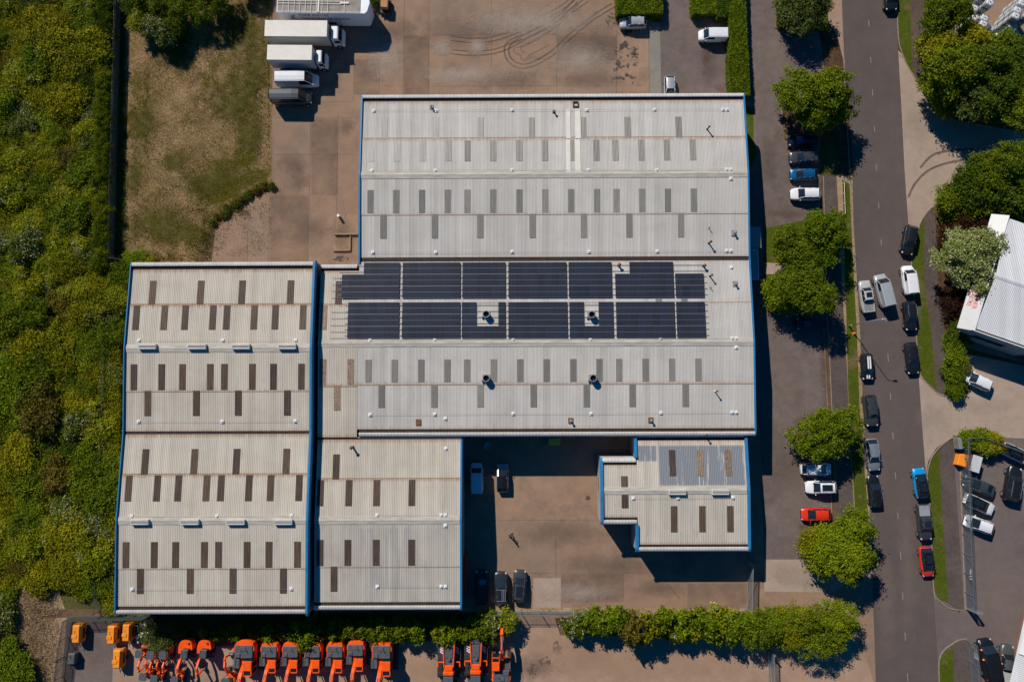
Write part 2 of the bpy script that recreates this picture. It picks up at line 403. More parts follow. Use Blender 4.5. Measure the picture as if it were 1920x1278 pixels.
# joints between the concrete bays
b = MB()
def joint(pts, wd=0.05, z=0.010): b.strip(GP(pts), wd * .75, None, z)
for x0, y0, x1, y1 in ((759, -40, 755, 178), (711, 60, 712, 178), (664, 120, 662, 190), (805, -40, 804, 178), (922, -40, 921, 178), (1043, -40, 1044, 178), (583, 222, 577, 495), (634, 215, 631, 400), (512, 240, 512, 352), (506, 360, 503, 492), (1156, 60, 1156, 178), (466, 392, 463, 492),
                       (1041, 1000, 1043, 1082), (1052, 1083, 1052, 1140), (1122, 1072, 1121, 1128), (1170, 1000, 1172, 1060), (1288, 1092, 1289, 1140), (1216, 62, 1218, 178), (1503, 1048, 1505, 1052)):
    joint([(x0, y0), (x1, y1)], 0.06 if y1 - y0 < 260 else 0.07)
for x0, y0, x1, y1 in ((790, 66, 1215, 64), (600, 113, 760, 112), (600, 192, 662, 190), (806, 162, 1215, 160), (512, 222, 675, 220), (508, 366, 630, 365), (868, 976, 1120, 974), (868, 1074, 1400, 1072), (1050, 114, 1200, 113), (512, 290, 670, 290)):
    joint([(x0, y0), (x1, y1)], 0.035)
structure(b.build('concrete_joints', M['dark_line']))
# rubber marks left by turning lorries
tyre = mat('tyre_rubber_film', (0.105, 0.075, 0.058), 0.9)
t_ = tyre.node_tree; N_ = t_.nodes; L_ = t_.links
g_ = N_.new('ShaderNodeNewGeometry'); tb = N_.new('ShaderNodeBsdfTransparent'); mx_ = N_.new('ShaderNodeMixShader')
L_.new(ramp(N_, L_, noise(N_, L_, g_.outputs['Position'], 0.8, 6, 0.7), [(0.3, (0.35,) * 3), (0.7, (0.68,) * 3)]), mx_.inputs[0])
L_.new(tb.outputs[0], mx_.inputs[1]); L_.new(N_['Principled BSDF'].outputs[0], mx_.inputs[2]); L_.new(mx_.outputs[0], N_['Material Output'].inputs['Surface'])
def spline(pts, n=8):
    out = []
    P = [pts[0]] + list(pts) + [pts[-1]]
    for i in range(1, len(P) - 2):
        for k in range(n):
            t = k / n
            out.append(tuple(0.5 * ((2 * P[i][j]) + (-P[i - 1][j] + P[i + 1][j]) * t + (2 * P[i - 1][j] - 5 * P[i][j] + 4 * P[i + 1][j] - P[i + 2][j]) * t * t + (-P[i - 1][j] + 3 * P[i][j] - 3 * P[i + 1][j] + P[i + 2][j]) * t ** 3) for j in (0, 1)))
    out.append(tuple(pts[-1])); return out
b = MB(); zt = 0.0125
for pts, wd in (([(845, 72), (880, 76), (920, 74), (960, 62), (1010, 38), (1060, 10), (1090, -20)], 0.45),
                ([(845, 97), (880, 100), (925, 97), (960, 84), (1010, 55), (1060, 28), (1100, 0)], 0.4),
                ([(1080, 2), (1040, 40), (1000, 62), (960, 78), (950, 92), (955, 112), (975, 124), (1000, 120), (1035, 100), (1065, 72), (1110, 35), (1150, 10)], 0.5),
                ([(1085, 8), (1045, 50), (1010, 70), (985, 86), (966, 90), (964, 98), (975, 104), (978, 112), (986, 113), (992, 104), (1010, 95), (1030, 84)], 0.22),
                ([(985, 100), (976, 92), (982, 84), (1010, 74), (1050, 44)], 0.18),
                ([(1255, 1098), (1275, 1122)], 0.25)):
    for sh in ((-.62, .62) if wd > .3 else (0,)):
        Q = [Vector(p) for p in GP(spline(pts))]; R_ = []
        for i, p in enumerate(Q):
            d = (Q[min(i + 1, len(Q) - 1)] - Q[max(i - 1, 0)]).normalized(); R_.append((p.x - d.y * sh * .55, p.y + d.x * sh * .55))
        b.strip(R_, wd * .45, None, zt); zt += 0.0015
for pts in ([(1703, 370), (1715, 345), (1740, 320), (1775, 306), (1820, 298)], [(1725, 315), (1750, 290), (1790, 282), (1830, 280)]):
    b.strip(GP(spline(pts)), 0.35, None, zt + 0.01); zt += 0.0015
for cx, cy in ():
    ring = [(cx + 20 * cos(a * pi / 12), cy + 20 * sin(a * pi / 12)) for a in range(25)]
    b.strip(GP(ring), 0.12, None, zt); zt += 0.001
structure(b.build('tyre_marks', tyre))
# oil and water stains
stain = mat('oil_stain_film', (0.05, 0.042, 0.04), 0.7)
t_ = stain.node_tree; N_ = t_.nodes; L_ = t_.links
g_ = N_.new('ShaderNodeNewGeometry'); tb = N_.new('ShaderNodeBsdfTransparent'); mx_ = N_.new('ShaderNodeMixShader')
L_.new(ramp(N_, L_, noise(N_, L_, g_.outputs['Position'], 0.9, 8, 0.65, 0.4), [(0.5, (0.0,) * 3), (0.56, (0.75,) * 3)]), mx_.inputs[0])
L_.new(tb.outputs[0], mx_.inputs[1]); L_.new(N_['Principled BSDF'].outputs[0], mx_.inputs[2]); L_.new(mx_.outputs[0], N_['Material Output'].inputs['Surface'])
b = MB()
def blob(cx, cy, rx, ry, z, seed):
    rr = random.Random(seed)
    b.prism(GP([(cx + rx * cos(a * pi / 8) * rr.uniform(.7, 1.15), cy + ry * sin(a * pi / 8) * rr.uniform(.7, 1.15)) for a in range(16)]), 0, z, top_only=True)
for i, (cx, cy, rx, ry) in enumerate(((1150, 38, 14, 18), (1176, 62, 12, 10), (1178, 90, 20, 18), (1165, 130, 16, 22), (1182, 148, 12, 10), (1150, 150, 8, 8), (1045, 1215, 10, 16), (1022, 1240, 12, 12), (1000, 1258, 14, 14), (1102, 933, 5, 5), (640, 485, 16, 5), (1160, 100, 10, 12), (1190, 110, 9, 14))):
    blob(cx, cy, rx, ry, 0.034 + 0.0012 * i, i)
structure(b.build('oil_stains', stain))

# slab path and staff car park north of the building
sheet('slab_path', [(1216, 42), (1238, 42), (1240, 190), (1219, 190)], 0.006, 'paving')
sheet('car_park_north', [(1238, -80), (1366, -80), (1366, 196), (1240, 196)], 0.005, 'tarmac')
sheet('car_park_west', [(1366, -80), (1552, -80), (1548, 60), (1553, 100), (1538, 200), (1537, 420), (1545, 560), (1550, 700), (1560, 940), (1562, 1030), (1505, 1048), (1433, 1048), (1425, 800), (1366, 200)], 0.012, 'tarmac')
sheet('lawn_strip', [(1393, 200), (1412, 200), (1413, 262), (1420, 290), (1400, 330), (1393, 300)], 0.02, 'grass')
sheet('lawn_island', [(1434, 428), (1560, 402), (1570, 500), (1434, 492)], 0.03, 'grass')
sheet('lawn_island', [(1434, 514), (1565, 514), (1575, 580), (1434, 586)], 0.03, 'grass')
sheet('front_path', [(1434, 492), (1570, 492), (1570, 514), (1434, 514)], 0.026, 'beige')
sheet('tree_bed', [(1466, 198), (1540, 198), (1540, 262), (1470, 262)], 0.03, 'soil')
sheet('tree_bed', [(1490, 805), (1556, 790), (1564, 866), (1500, 862)], 0.03, 'soil')
sheet('tree_bed', [(1500, 985), (1566, 985), (1562, 1045), (1505, 1045)], 0.03, 'soil')
sheet('grass_island', [(1458, -80), (1548, -80), (1552, 60), (1530, 60), (1460, 52)], 0.04, 'grass')
sheet('mulch_bed', [(1530, 30), (1553, 40), (1575, 75), (1584, 130), (1592, 200), (1600, 330), (1580, 340), (1560, 250), (1540, 200), (1545, 120)], 0.03, 'mulch')
sheet('entrance_strip', [(1548, -80), (1576, -80), (1580, 60), (1584, 125), (1570, 70), (1553, 40)], 0.05, 'yard_pink')
# footpath, planted kerb strip and verge on the west side of the road
sheet('kerb_bed', [(1535, 330), (1542, 330), (1549, 560), (1557, 700), (1568, 940), (1572, 1030), (1562, 1030), (1559, 940), (1548, 700), (1540, 560)], 0.05, 'soil')
sheet('footpath_west', [(1542, 330), (1568, 330), (1580, 560), (1588, 700), (1592, 800), (1600, 940), (1604, 1070), (1570, 1040), (1568, 940), (1557, 700), (1549, 560)], 0.055, 'path')
sheet('dirt_verge', [(1568, 330), (1598, 330), (1600, 420), (1612, 620), (1618, 760), (1630, 950), (1636, 1100), (1604, 1070), (1600, 940), (1592, 800), (1588, 700), (1580, 560)], 0.07, 'tan_soil')
sheet('grass_verge_west', [(1579, 338), (1592, 345), (1598, 470), (1606, 620), (1611, 760), (1622, 900), (1627, 960), (1628, 1040), (1606, 1040), (1602, 940), (1592, 800), (1589, 700), (1587, 620), (1583, 470)], 0.085, 'grass')
# the road
sheet('road', [(1560, -400), (1568, -200), (1575, 0), (1583, 130), (1595, 350), (1602, 480), (1611, 640), (1615, 760), (1624, 900), (1628, 960), (1636, 1100), (1642, 1280), (1652, 1500), (1780, 1500), (1761, 1280), (1750, 1105), (1745, 960), (1737, 885), (1729, 800), (1722, 700), (1718, 640), (1708, 500), (1703, 420), (1696, 320), (1691, 220), (1684, 100), (1681, 0), (1672, -200), (1665, -400)], 0.016, 'road')
b = MB()
for x, y0, y1 in ((1629, 38, 50), (1632.5, 107, 118), (1636, 168, 180), (1639.5, 237, 247), (1643, 308, 319), (1647.5, 380, 391), (1652, 449, 460), (1661, 590, 603), (1665, 662, 677), (1669.5, 737, 749), (1674, 810, 822), (1679, 885, 897), (1683.5, 960, 972), (1688.5, 1033, 1048), (1692.5, 1109, 1123), (1697, 1185, 1200), (1701.5, 1261, 1276), (1706, 1338, 1352), (1625, -34, -22)):
    b.strip(GP([(x - .4, y0), (x + .5, y1)]), 0.09, None, 0.0215)
structure(b.build('centre_line_dashes', M['white_line']))
b = MB()
for i in range(len([0] * 5)):
    pass
for x, y in ((1547, 669), (1547, 699), (1546, 729), (1541, 868), (1546, 905), (1549, 948)):
    b.strip(GP([(x - 5, y), (x + 2, y)]), 0.09, None, 0.019)
structure(b.build('bay_markings', M['white_line']))
# east side
sheet('junction_north', [(1684, 95), (1694, 105), (1712, 140), (1740, 180), (1790, 225), (1930, 250), (1990, 250), (1990, 330), (1850, 320), (1812, 325), (1765, 372), (1735, 404), (1722, 428), (1703, 420), (1696, 320), (1691, 220)], 0.020, 'beige')
sheet('junction_south', [(1722, 698), (1757, 735), (1782, 742), (1800, 660), (1990, 700), (1990, 830), (1830, 818), (1800, 812), (1775, 825), (1755, 840), (1740, 865), (1736, 888), (1729, 800)], 0.021, 'beige')
sheet('car_park_east', [(1786, 815), (1990, 825), (1990, 1500), (1800, 1500), (1761, 1280), (1750, 1105), (1752, 1095), (1800, 1150), (1795, 960)], 0.024, 'tarmac2')
sheet('unit_forecourt', [(1770, 640), (1990, 700), (1990, 560), (1800, 560)], 0.010, 'yard')
sheet('storage_yard', [(1800, -80), (1990, -80), (1990, 90), (1860, 110), (1790, 60)], 0.010, 'yard')
sheet('grass_verge_north', [(1682, -80), (1706, -80), (1707, 60), (1709, 115), (1712, 140), (1694, 108), (1684, 60)], 0.09, 'grass')
sheet('footpath_north', [(1706, -80), (1731, -80), (1735, 150), (1742, 182), (1712, 140), (1709, 115), (1707, 60)], 0.08, 'brownpath')
sheet('grass_verge_middle', [(1722, 430), (1733, 405), (1731, 520), (1741, 590), (1747, 640), (1752, 700), (1757, 734), (1733, 712), (1725, 700), (1719, 640), (1714, 560), (1709, 500)], 0.09, 'grass')
sheet('footpath_middle', [(1733, 405), (1750, 388), (1754, 420), (1757, 520), (1768, 600), (1771, 640), (1776, 720), (1782, 745), (1757, 734), (1752, 700), (1747, 640), (1741, 590), (1731, 520)], 0.08, 'path')
sheet('planting_bed', [(1750, 388), (1790, 345), (1860, 300), (1990, 300), (1990, 560), (1800, 655), (1820, 735), (1782, 745), (1776, 720), (1771, 640), (1768, 600), (1757, 520), (1754, 420)], 0.06, 'mulch')
sheet('grass_verge_south', [(1739, 895), (1745, 866), (1757, 846), (1760, 845), (1763, 900), (1766, 958), (1772, 1050), (1777, 1128), (1760, 1122), (1751, 1105), (1746, 958)], 0.09, 'grass')
sheet('footpath_south', [(1757, 846), (1775, 828), (1788, 822), (1789, 870), (1795, 958), (1802, 1060), (1807, 1143), (1792, 1141), (1777, 1128), (1772, 1050), (1766, 958), (1763, 900), (1760, 845)], 0.08, 'path')
sheet('grass_verge_corner', [(1761, 1240), (1770, 1220), (1787, 1208), (1788, 1500), (1772, 1500), (1762, 1290)], 0.09, 'grass')
sheet('footpath_corner', [(1787, 1208), (1795, 1200), (1812, 1197), (1822, 1280), (1830, 1500), (1788, 1500)], 0.08, 'path')
# kerbs
b = MB()
for pts in ([(1575, -80), (1583, 130), (1595, 350), (1602, 480), (1611, 640), (1615, 760), (1624, 900), (1628, 960), (1636, 1100)],
            [(1681, -80), (1684, 60), (1694, 106), (1712, 140), (1740, 181)],
            [(1748, 388), (1733, 405), (1722, 430), (1709, 498), (1714, 560), (1719, 640), (1725, 700), (1733, 712), (1757, 735), (1782, 746), (1800, 747)],
            [(1800, 812), (1775, 827), (1755, 846), (1744, 866), (1739, 895), (1745, 960), (1751, 1105), (1760, 1123), (1777, 1138), (1792, 1142), (1808, 1144)],
            [(1762, 1290), (1761, 1240), (1770, 1219), (1787, 1206), (1800, 1199), (1813, 1197)]):
    b.strip(GP(spline(pts, 4), 0.1), 0.13, 0, 0.105)
for pts in ([(1535, 330), (1541, 560), (1549, 700), (1559, 940), (1562, 1030)], [(1544, 330), (1549, 560), (1557, 700), (1568, 940)], [(1458, -80), (1459, 50), (1463, 53)], [(1466, 198), (1466, 225), (1472, 228)], [(1490, 805), (1491, 825), (1498, 832)], [(1500, 1010), (1502, 1040), (1510, 1044)], [(1363, 45), (1366, 178)]):
    b.strip(GP(pts, 0.08), 0.11, 0, 0.085)
structure(b.build('kerbs', M['kerb']))
sheet('wall_footing', [(1796, 818), (1800, 818), (1812, 1142), (1808, 1142)], 0.10, 'kerb')
# drains
b = MB()
for x, y, s in ((1746.5, 246, 7), (1578, 60, 4.5), (1677, 60, 4.5), (1687, 217, 5.5), (1612, 930, 6), (1766, 503, 8), (1725, 652, 5)):
    gx, gy = G(x, y); b.box((gx, gy, 0.09 if x in (1612, 1725, 1766) else 0.028), (s / 12.5, s / 12.5, 0.012))
structure(b.build('drain_covers', M['dark_line']))
# south: plant yard
sheet('plant_yard', [(112, 1156), (970, 1150), (1598, 1150), (1645, 1300), (1650, 1500), (90, 1500)], 0.005, 'yard_pink')
sheet('plant_yard_tarmac', [(125, 1156), (245, 1156), (212, 1210), (206, 1500), (100, 1500)], 0.009, 'tarmac')
sheet('hedge_bed', [(60, 1142), (240, 1140), (590, 1146), (905, 1146), (905, 1158), (960, 1190), (380, 1212), (250, 1205), (240, 1160), (70, 1156)], 0.012, 'soil')
sheet('hedge_bed', [(1040, 1158), (1590, 1150), (1588, 1195), (1050, 1190)], 0.012, 'soil')
sheet('weedy_edge', [(866, 1138), (1404, 1138), (1404, 1152), (866, 1152)], 0.010, 'tan_soil')
sheet('fence_shade_strip', [(208, -60), (236, -60), (228, 500), (200, 500)], 0.0, 'scrub_earth')  # darker earth colour puts the shade beside the fence into the ground

# drifts of sand and damp dirt lying on the slabs, feathered at their edges
def drift_mat(name, col, strength):
    m = mat(name, col, 0.9); t = m.node_tree; N = t.nodes; L = t.links
    tc = N.new('ShaderNodeTexCoord'); ln = N.new('ShaderNodeVectorMath'); ln.operation = 'LENGTH'; L.new(tc.outputs['Object'], ln.inputs[0])
    g = N.new('ShaderNodeNewGeometry'); nz = noise(N, L, g.outputs['Position'], 0.45, 6, 0.65, 0.5)
    nf = noise(N, L, g.outputs['Position'], 2.6, 8, 0.75)
    sm = N.new('ShaderNodeMath'); sm.operation = 'MULTIPLY_ADD'; L.new(nf, sm.inputs[0]); sm.inputs[1].default_value = 0.9; L.new(nz, sm.inputs[2])
    ls = N.new('ShaderNodeMath'); ls.operation = 'MULTIPLY_ADD'; L.new(ln.outputs['Value'], ls.inputs[0]); ls.inputs[1].default_value = 0.8; ls.inputs[2].default_value = 0.95
    ad = N.new('ShaderNodeMath'); ad.operation = 'MULTIPLY_ADD'; L.new(sm.outputs[0], ad.inputs[0]); ad.inputs[1].default_value = -1.0; L.new(ls.outputs[0], ad.inputs[2])
    f = ramp(N, L, ad.outputs[0], [(0.0, (strength,) * 3), (0.35, (strength * .55,) * 3), (0.72, (0, 0, 0))])
    tb = N.new('ShaderNodeBsdfTransparent'); mx = N.new('ShaderNodeMixShader'); L.new(f, mx.inputs[0]); L.new(tb.outputs[0], mx.inputs[1]); L.new(N['Principled BSDF'].outputs[0], mx.inputs[2]); L.new(mx.outputs[0], N['Material Output'].inputs['Surface'])
    return m
SAND = drift_mat('sand_drift', (0.45, 0.295, 0.19), .42); DAMP = drift_mat('damp_dirt', (0.13, 0.095, 0.075), .38); PALE = drift_mat('pale_dust', (0.34, 0.26, 0.21), .2); GREENS = drift_mat('new_grass', (0.10, 0.088, 0.008), .6); CHALK = drift_mat('chalky_dust', (0.42, 0.345, 0.28), .6); LEAFY = drift_mat('leaf_litter', (0.13, 0.065, 0.035), .4)
zq = 0.060
def drift(px, py, rx, ry, m, nm):
    global zq
    x, y = G(px, py); mb = MB(); mb.v = [(cos(a * pi / 12), sin(a * pi / 12), 0) for a in range(24)]; mb.f = [tuple(range(24))]; mb.m = [0]
    o = structure(mb.build(nm, m)); o.location = (x, y, zq); o.scale = (rx / 12.5, ry / 12.5, 1); zq += 0.0013
for px, py, rx, ry in ((536, 255, 42, 34), (655, 268, 28, 55), (600, 345, 34, 60), (900, 905, 50, 30), (960, 1120, 90, 26), (1200, 1132, 150, 14), (1330, 1130, 90, 14), (540, 470, 60, 26), (660, 420, 30, 40), (700, 165, 60, 22), (1205, 100, 14, 60), (1620, 1180, 16, 90), (1200, 1240, 240, 40), (1060, 1225, 110, 40), (800, 1250, 50, 40), (1480, 1075, 60, 22)):
    drift(px, py, rx, ry, SAND, 'sand_drift')
for px, py, rx, ry in ((650, 235, 20, 22), (548, 310, 34, 30), (585, 430, 40, 40), (640, 440, 30, 50), (870, 60, 120, 40), (1120, 90, 60, 60), (740, 60, 60, 30), (950, 150, 90, 26), (1050, 1000, 110, 36), (1150, 1060, 120, 24), (1000, 1250, 60, 30), (1240, 1100, 60, 20), (560, 340, 30, 30), (1100, 150, 90, 22), (1440, 300, 20, 60), (1330, 120, 20, 50), (1480, 880, 40, 60)):
    drift(px, py, rx, ry, DAMP, 'damp_patch')
for px, py, rx, ry in ((829, 88, 30, 24), (893, 88, 30, 24), (980, 40, 90, 30), (1100, 40, 90, 30), (1460, 110, 30, 90), (1300, 60, 20, 90), (1470, 720, 40, 60), (1490, 930, 30, 60), (1700, 1050, 20, 160), (1860, 1080, 60, 80), (1660, 1120, 22, 140), (1720, 560, 12, 80), (1740, 780, 40, 30), (1850, 760, 70, 24), (1720, 230, 30, 60), (590, 150, 60, 30)):
    drift(px, py, rx, ry, PALE, 'pale_dust')
for px, py, rx, ry in ((1322, 105, 12, 32), (1370, 60, 8, 40), (1310, 25, 20, 12), (1500, 66, 20, 10), (1496, 250, 26, 16), (1478, 225, 8, 40), (1500, 795, 14, 24), (1545, 690, 12, 100), (1478, 400, 60, 12), (1560, 990, 16, 40)):
    drift(px, py, rx, ry, LEAFY, 'leaf_litter')

for px, py, rx, ry in ((829, 88, 26, 24), (893, 88, 22, 22), (990, 40, 160, 46), (1090, 110, 80, 40), (870, 140, 110, 30), (720, 110, 50, 60), (1500, 1080, 60, 22), (1090, 1110, 70, 24), (1140, 920, 16, 40)):
    drift(px, py, rx, ry, CHALK, 'chalky_dust')
for px, py, rx, ry in ((450, 60, 70, 70), (330, 108, 50, 36), (440, 190, 60, 60), (470, 250, 36, 60), (300, 420, 70, 44), (355, 440, 60, 30), (480, 130, 30, 70), (270, 240, 24, 60), (390, 340, 60, 30), (250, 330, 20, 50), (330, 300, 40, 24)):
    drift(px, py, rx, ry, GREENS, 'new_grass_patch')

# bays poured or scrubbed at different times differ a little in tone
def tint(name, col, a):
    m = mat(name, col, .9); t = m.node_tree; tb = t.nodes.new('ShaderNodeBsdfTransparent'); mx = t.nodes.new('ShaderNodeMixShader'); g = t.nodes.new('ShaderNodeNewGeometry')
    t.links.new(ramp(t.nodes, t.links, noise(t.nodes, t.links, g.outputs['Position'], .5, 7, .7), [(.3, (a * .4,) * 3), (.7, (a * 1.5,) * 3)]), mx.inputs[0])
    t.links.new(tb.outputs[0], mx.inputs[1]); t.links.new(t.nodes['Principled BSDF'].outputs[0], mx.inputs[2]); t.links.new(mx.outputs[0], t.nodes['Material Output'].inputs['Surface']); return m
TD = tint('grimy_bay', (0.10, 0.075, 0.06), .22); TL = tint('pale_bay', (0.42, 0.32, 0.24), .22)
for i, (x0, y0, x1, y1, m) in enumerate(((1044, 67, 1156, 113, TD), (806, -30, 921, 65, TL), (922, 114, 1043, 160, TL), (664, 113, 711, 177, TD), (512, 223, 582, 289, TL), (584, 223, 633, 364, TD), (507, 367, 578, 491, TD), (466, 392, 505, 491, TL), (869, 977, 1041, 1073, TL), (1053, 1075, 1170, 1128, TD), (1171, 1000, 1190, 1072, TL), (1290, 1092, 1400, 1140, TD), (757, 67, 805, 177, TD), (1044, 115, 1155, 177, TL), (1505, 1068, 1560, 1110, TL))):
    mb = MB(); mb.prism(GP([(x0, y0), (x1, y0), (x1, y1), (x0, y1)]), 0, .040 + .0011 * i, top_only=True); structure(mb.build('concrete_bay', m))
# ================================================================ BUILDINGS
PITCH = 0.245
AMP = 0.02
def corr(mb, s0, s1, prof, fmap, pitch=PITCH, amp=AMP, mi=0, rust=None, lift=None):
    """corrugated sheet: runs along s; profile points (a, b, na, nb) swept; fmap(s, a, b) -> xyz"""
    step = pitch / 6
    k0, k1 = math.ceil(s0 / step - 1e-6), math.floor(s1 / step + 1e-6)
    ss = [s0] + [k * step for k in range(k0, k1 + 1) if s0 + 1e-4 < k * step < s1 - 1e-4] + [s1]
    n = len(prof); vs = []; uv = []
    for s in ss:
        h = amp * cos(2 * pi * s / pitch)
        for i, (a, bb, na, nb) in enumerate(prof):
            vs.append(fmap(s, a + na * h, bb + nb * h)); uv.append((s, rust[i] if rust else 0.0))
    if mb.uv is None: mb.uv = []
    while len(mb.uv) < len(mb.v): mb.uv.append((0, 0))
    fs = []
    for i in range(len(ss) - 1):
        for j in range(n - 1):
            fs.append((i * n + j, (i + 1) * n + j, (i + 1) * n + j + 1, i * n + j + 1))
    mb.add(vs, fs, mi); mb.uv += uv

class Slope:
    """one roof plane from eave (y, z) to ridge (y, z) between x0 and x1"""
    def __init__(s, x0, x1, ye, ze, yr, zr): s.x0, s.x1, s.ye, s.ze, s.yr, s.zr = x0, x1, ye, ze, yr, zr
    def z(s, y): return s.ze + (s.zr - s.ze) * (y - s.ye) / (s.yr - s.ye)
    def hit(s, px, py):
        z = s.ze
        for _ in range(6):
            x, y = G(px, py, z); z = s.z(y)
        return x, y, z
    def y_at(s, px, py): return s.hit(px, py)[1]

def add_slope(bld, sl, seams, m='roof', name='roof_slope', amp=AMP, pitch=PITCH, rust_k=1.0):
    mb = MB()
    sg = 1 if sl.yr > sl.ye else -1
    seams = [(sl.y_at(*q) - sl.ye) / (sl.yr - sl.ye) if isinstance(q, tuple) else q for q in seams]
    ys = [sl.ye] + [sl.ye + (sl.yr - sl.ye) * f for f in seams] + [sl.yr]
    fm = lambda s_, a, b_: (s_, a, b_)
    for i in range(len(ys) - 1):
        a, c = ys[i], ys[i + 1]
        lo = a - (0.16 * sg if i > 0 else 0)
        up = 0.03 if i > 0 else 0
        L_ = abs(c - lo); npt = max(4, int(L_ / 0.6)); P = []; R_ = []
        for k in range(npt + 1):
            y = lo + (c - lo) * k / npt
            d = abs(y - lo); e = abs(c - y)
            r = max(0, 1 - d / 0.9) * 0.55 + (max(0, 1 - e / 0.5) * 0.35 if i < len(ys) - 2 else 0) + 0.12
            P.append((y, sl.z(y) + up * (1 - k / npt), 0, 1)); R_.append(min(1, r) * rust_k)
        corr(mb, sl.x0, sl.x1, P, fm, pitch, amp, rust=R_)
    o = mb.build(name, M[m], bld, smooth=True)
    # dirt packed in the laps, seen between the crests
    for f in seams:
        y = sl.ye + (sl.yr - sl.ye) * f
        q = MB(); q.box(((sl.x0 + sl.x1) / 2, y - 0.19 * sg, sl.z(y) + 0.006), (sl.x1 - sl.x0 - .05, 0.07, 0.02))
        q.build('lap_dirt', M['seam'], bld)
    return o

def add_lights(bld, sl, xs, py0, py1, ref, m='glass_brown', wd=0.93, name='rooflight', pitch=PITCH, amp=AMP):
    """translucent sheets; xs = photo columns of their left edges, rows py0..py1 read at column ref"""
    y0, y1 = sl.y_at(ref, py0), sl.y_at(ref, py1)
    for px in xs:
        pm = (py0 + py1) / 2
        x = sl.hit(px, pm)[0]
        mm_ = m
        if isinstance(px, float) and False: pass
        mb = MB(); lift = 0.045
        n = 4; P = []
        for k in range(n + 1):
            y = y0 + (y1 - y0) * k / n; P.append((y, sl.z(y) + lift, 0, 1))
        corr(mb, x, x + wd, P, lambda s_, a, b_: (s_, a, b_), pitch, amp)
        # turned-down ends give the sheet its thickness
        o = mb.build(name, M[m], bld, smooth=True)

def add_ridge(bld, x0, x1, y, z, wd=0.55, m='ridge'):
    mb = MB(); h = wd
    prof = [(-h, -h * 0.06 - 0.01), (-h, -h * 0.06 + 0.05), (-.12, 0.085), (0, 0.12), (.12, 0.085), (h, -h * 0.06 + 0.05), (h, -h * 0.06 - 0.01)]
    x = x0; k = 0
    while x < x1 - .05:
        xe = min(x1, x + 1.05); up = 0.004 * (k % 2)
        mb.loft([[(xx, y + a, z + b_ + up) for a, b_ in prof] for xx in (x, xe)], False, False)
        x = xe - 0.0; k += 1
    return mb.build('ridge_cap', M[m], bld)

def add_eave(bld, x0, x1, y, ze, out, wall=True, zb=0.0, name='eave_cladding'):
    """gutter trough then curved profiled cladding that turns down into the wall; out=+1 north, -1 south"""
    g = MB(); g.box(((x0 + x1) / 2, y + out * 0.17, ze - 0.12), (x1 - x0, 0.36, 0.04))
    g.build('gutter', M['gutter'], bld)
    pr = [(0.36, -0.10, 0, 0), (0.36, 0.16, -1, 0), (0.45, 0.20, 0, 1), (0.66, 0.19, 0, 1), (0.84, 0.10, .5, .8), (0.95, -0.08, .8, .5), (1.0, -0.32, 1, 0), (1.0, -ze + zb if wall else -1.2, 1, 0)]
    P = [(y + out * a, ze + b_, out * na, nb) for a, b_, na, nb in pr]
    mb = MB(); corr(mb, x0, x1, P, lambda s_, a, b_: (s_, a, b_), 0.2, 0.022)
    mb.build(name, M['clad'], bld, smooth=False)

def add_valley(bld, x0, x1, y, z):
    g = MB(); g.box(((x0 + x1) / 2, y, z - 0.10), (x1 - x0, 0.5, 0.04)); g.build('valley_gutter', M['gutter'], bld)

def add_gable(bld, x, nodes, out, up=0.32, wd=0.34, zb=0.0, wall='clad_dark', name='verge_trim', drop=0.35):
    """end wall in vertical profiled sheet under a blue verge trim following the roof line; nodes = [(y, z)]"""
    def zt(y):
        for (a, za), (c, zc) in zip(nodes[:-1], nodes[1:]):
            if min(a, c) - 1e-6 <= y <= max(a, c) + 1e-6: return za + (zc - za) * (y - a) / (c - a)
        return nodes[0][1]
    ya, yb = min(n[0] for n in nodes), max(n[0] for n in nodes)
    mb = MB(); step = 0.1; k = 0; vs = []
    ss = list(np.arange(ya, yb, step)) + [yb]
    for s_ in ss:
        h = 0.02 if (k // 1) % 2 else -0.02; k += 1
        vs += [(x + out * (0.02 + h), s_, zb), (x + out * (0.02 + h), s_, zt(s_) + up - drop + .02)]
    mb.add(vs, [(2 * i, 2 * i + 2, 2 * i + 3, 2 * i + 1) for i in range(len(ss) - 1)])
    mb.build('end_wall', M[wall], bld)
    mb = MB()
    rs = []
    for y, z in nodes:
        rs.append([(x - out * 0.10, y, z + up - drop), (x - out * 0.10, y, z + up), (x + out * (wd - .14), y, z + up), (x + out * (wd - .10), y, z + up - .05), (x + out * (wd - .10), y, z + up - drop - .1)])
    mb.loft(rs, True, True)
    mb.build(name, M['blue'], bld)

def add_wall(bld, p0, p1, z0, z1, m='clad_dark', name='wall'):
    mb = MB(); d = Vector((p1[0] - p0[0], p1[1] - p0[1])); L_ = d.length; d /= L_
    mb.box(((p0[0] + p1[0]) / 2, (p0[1] + p1[1]) / 2, (z0 + z1) / 2), (L_, 0.12, z1 - z0), rz=atan2(d.y, d.x))
    return mb.build(name, M[m], bld)

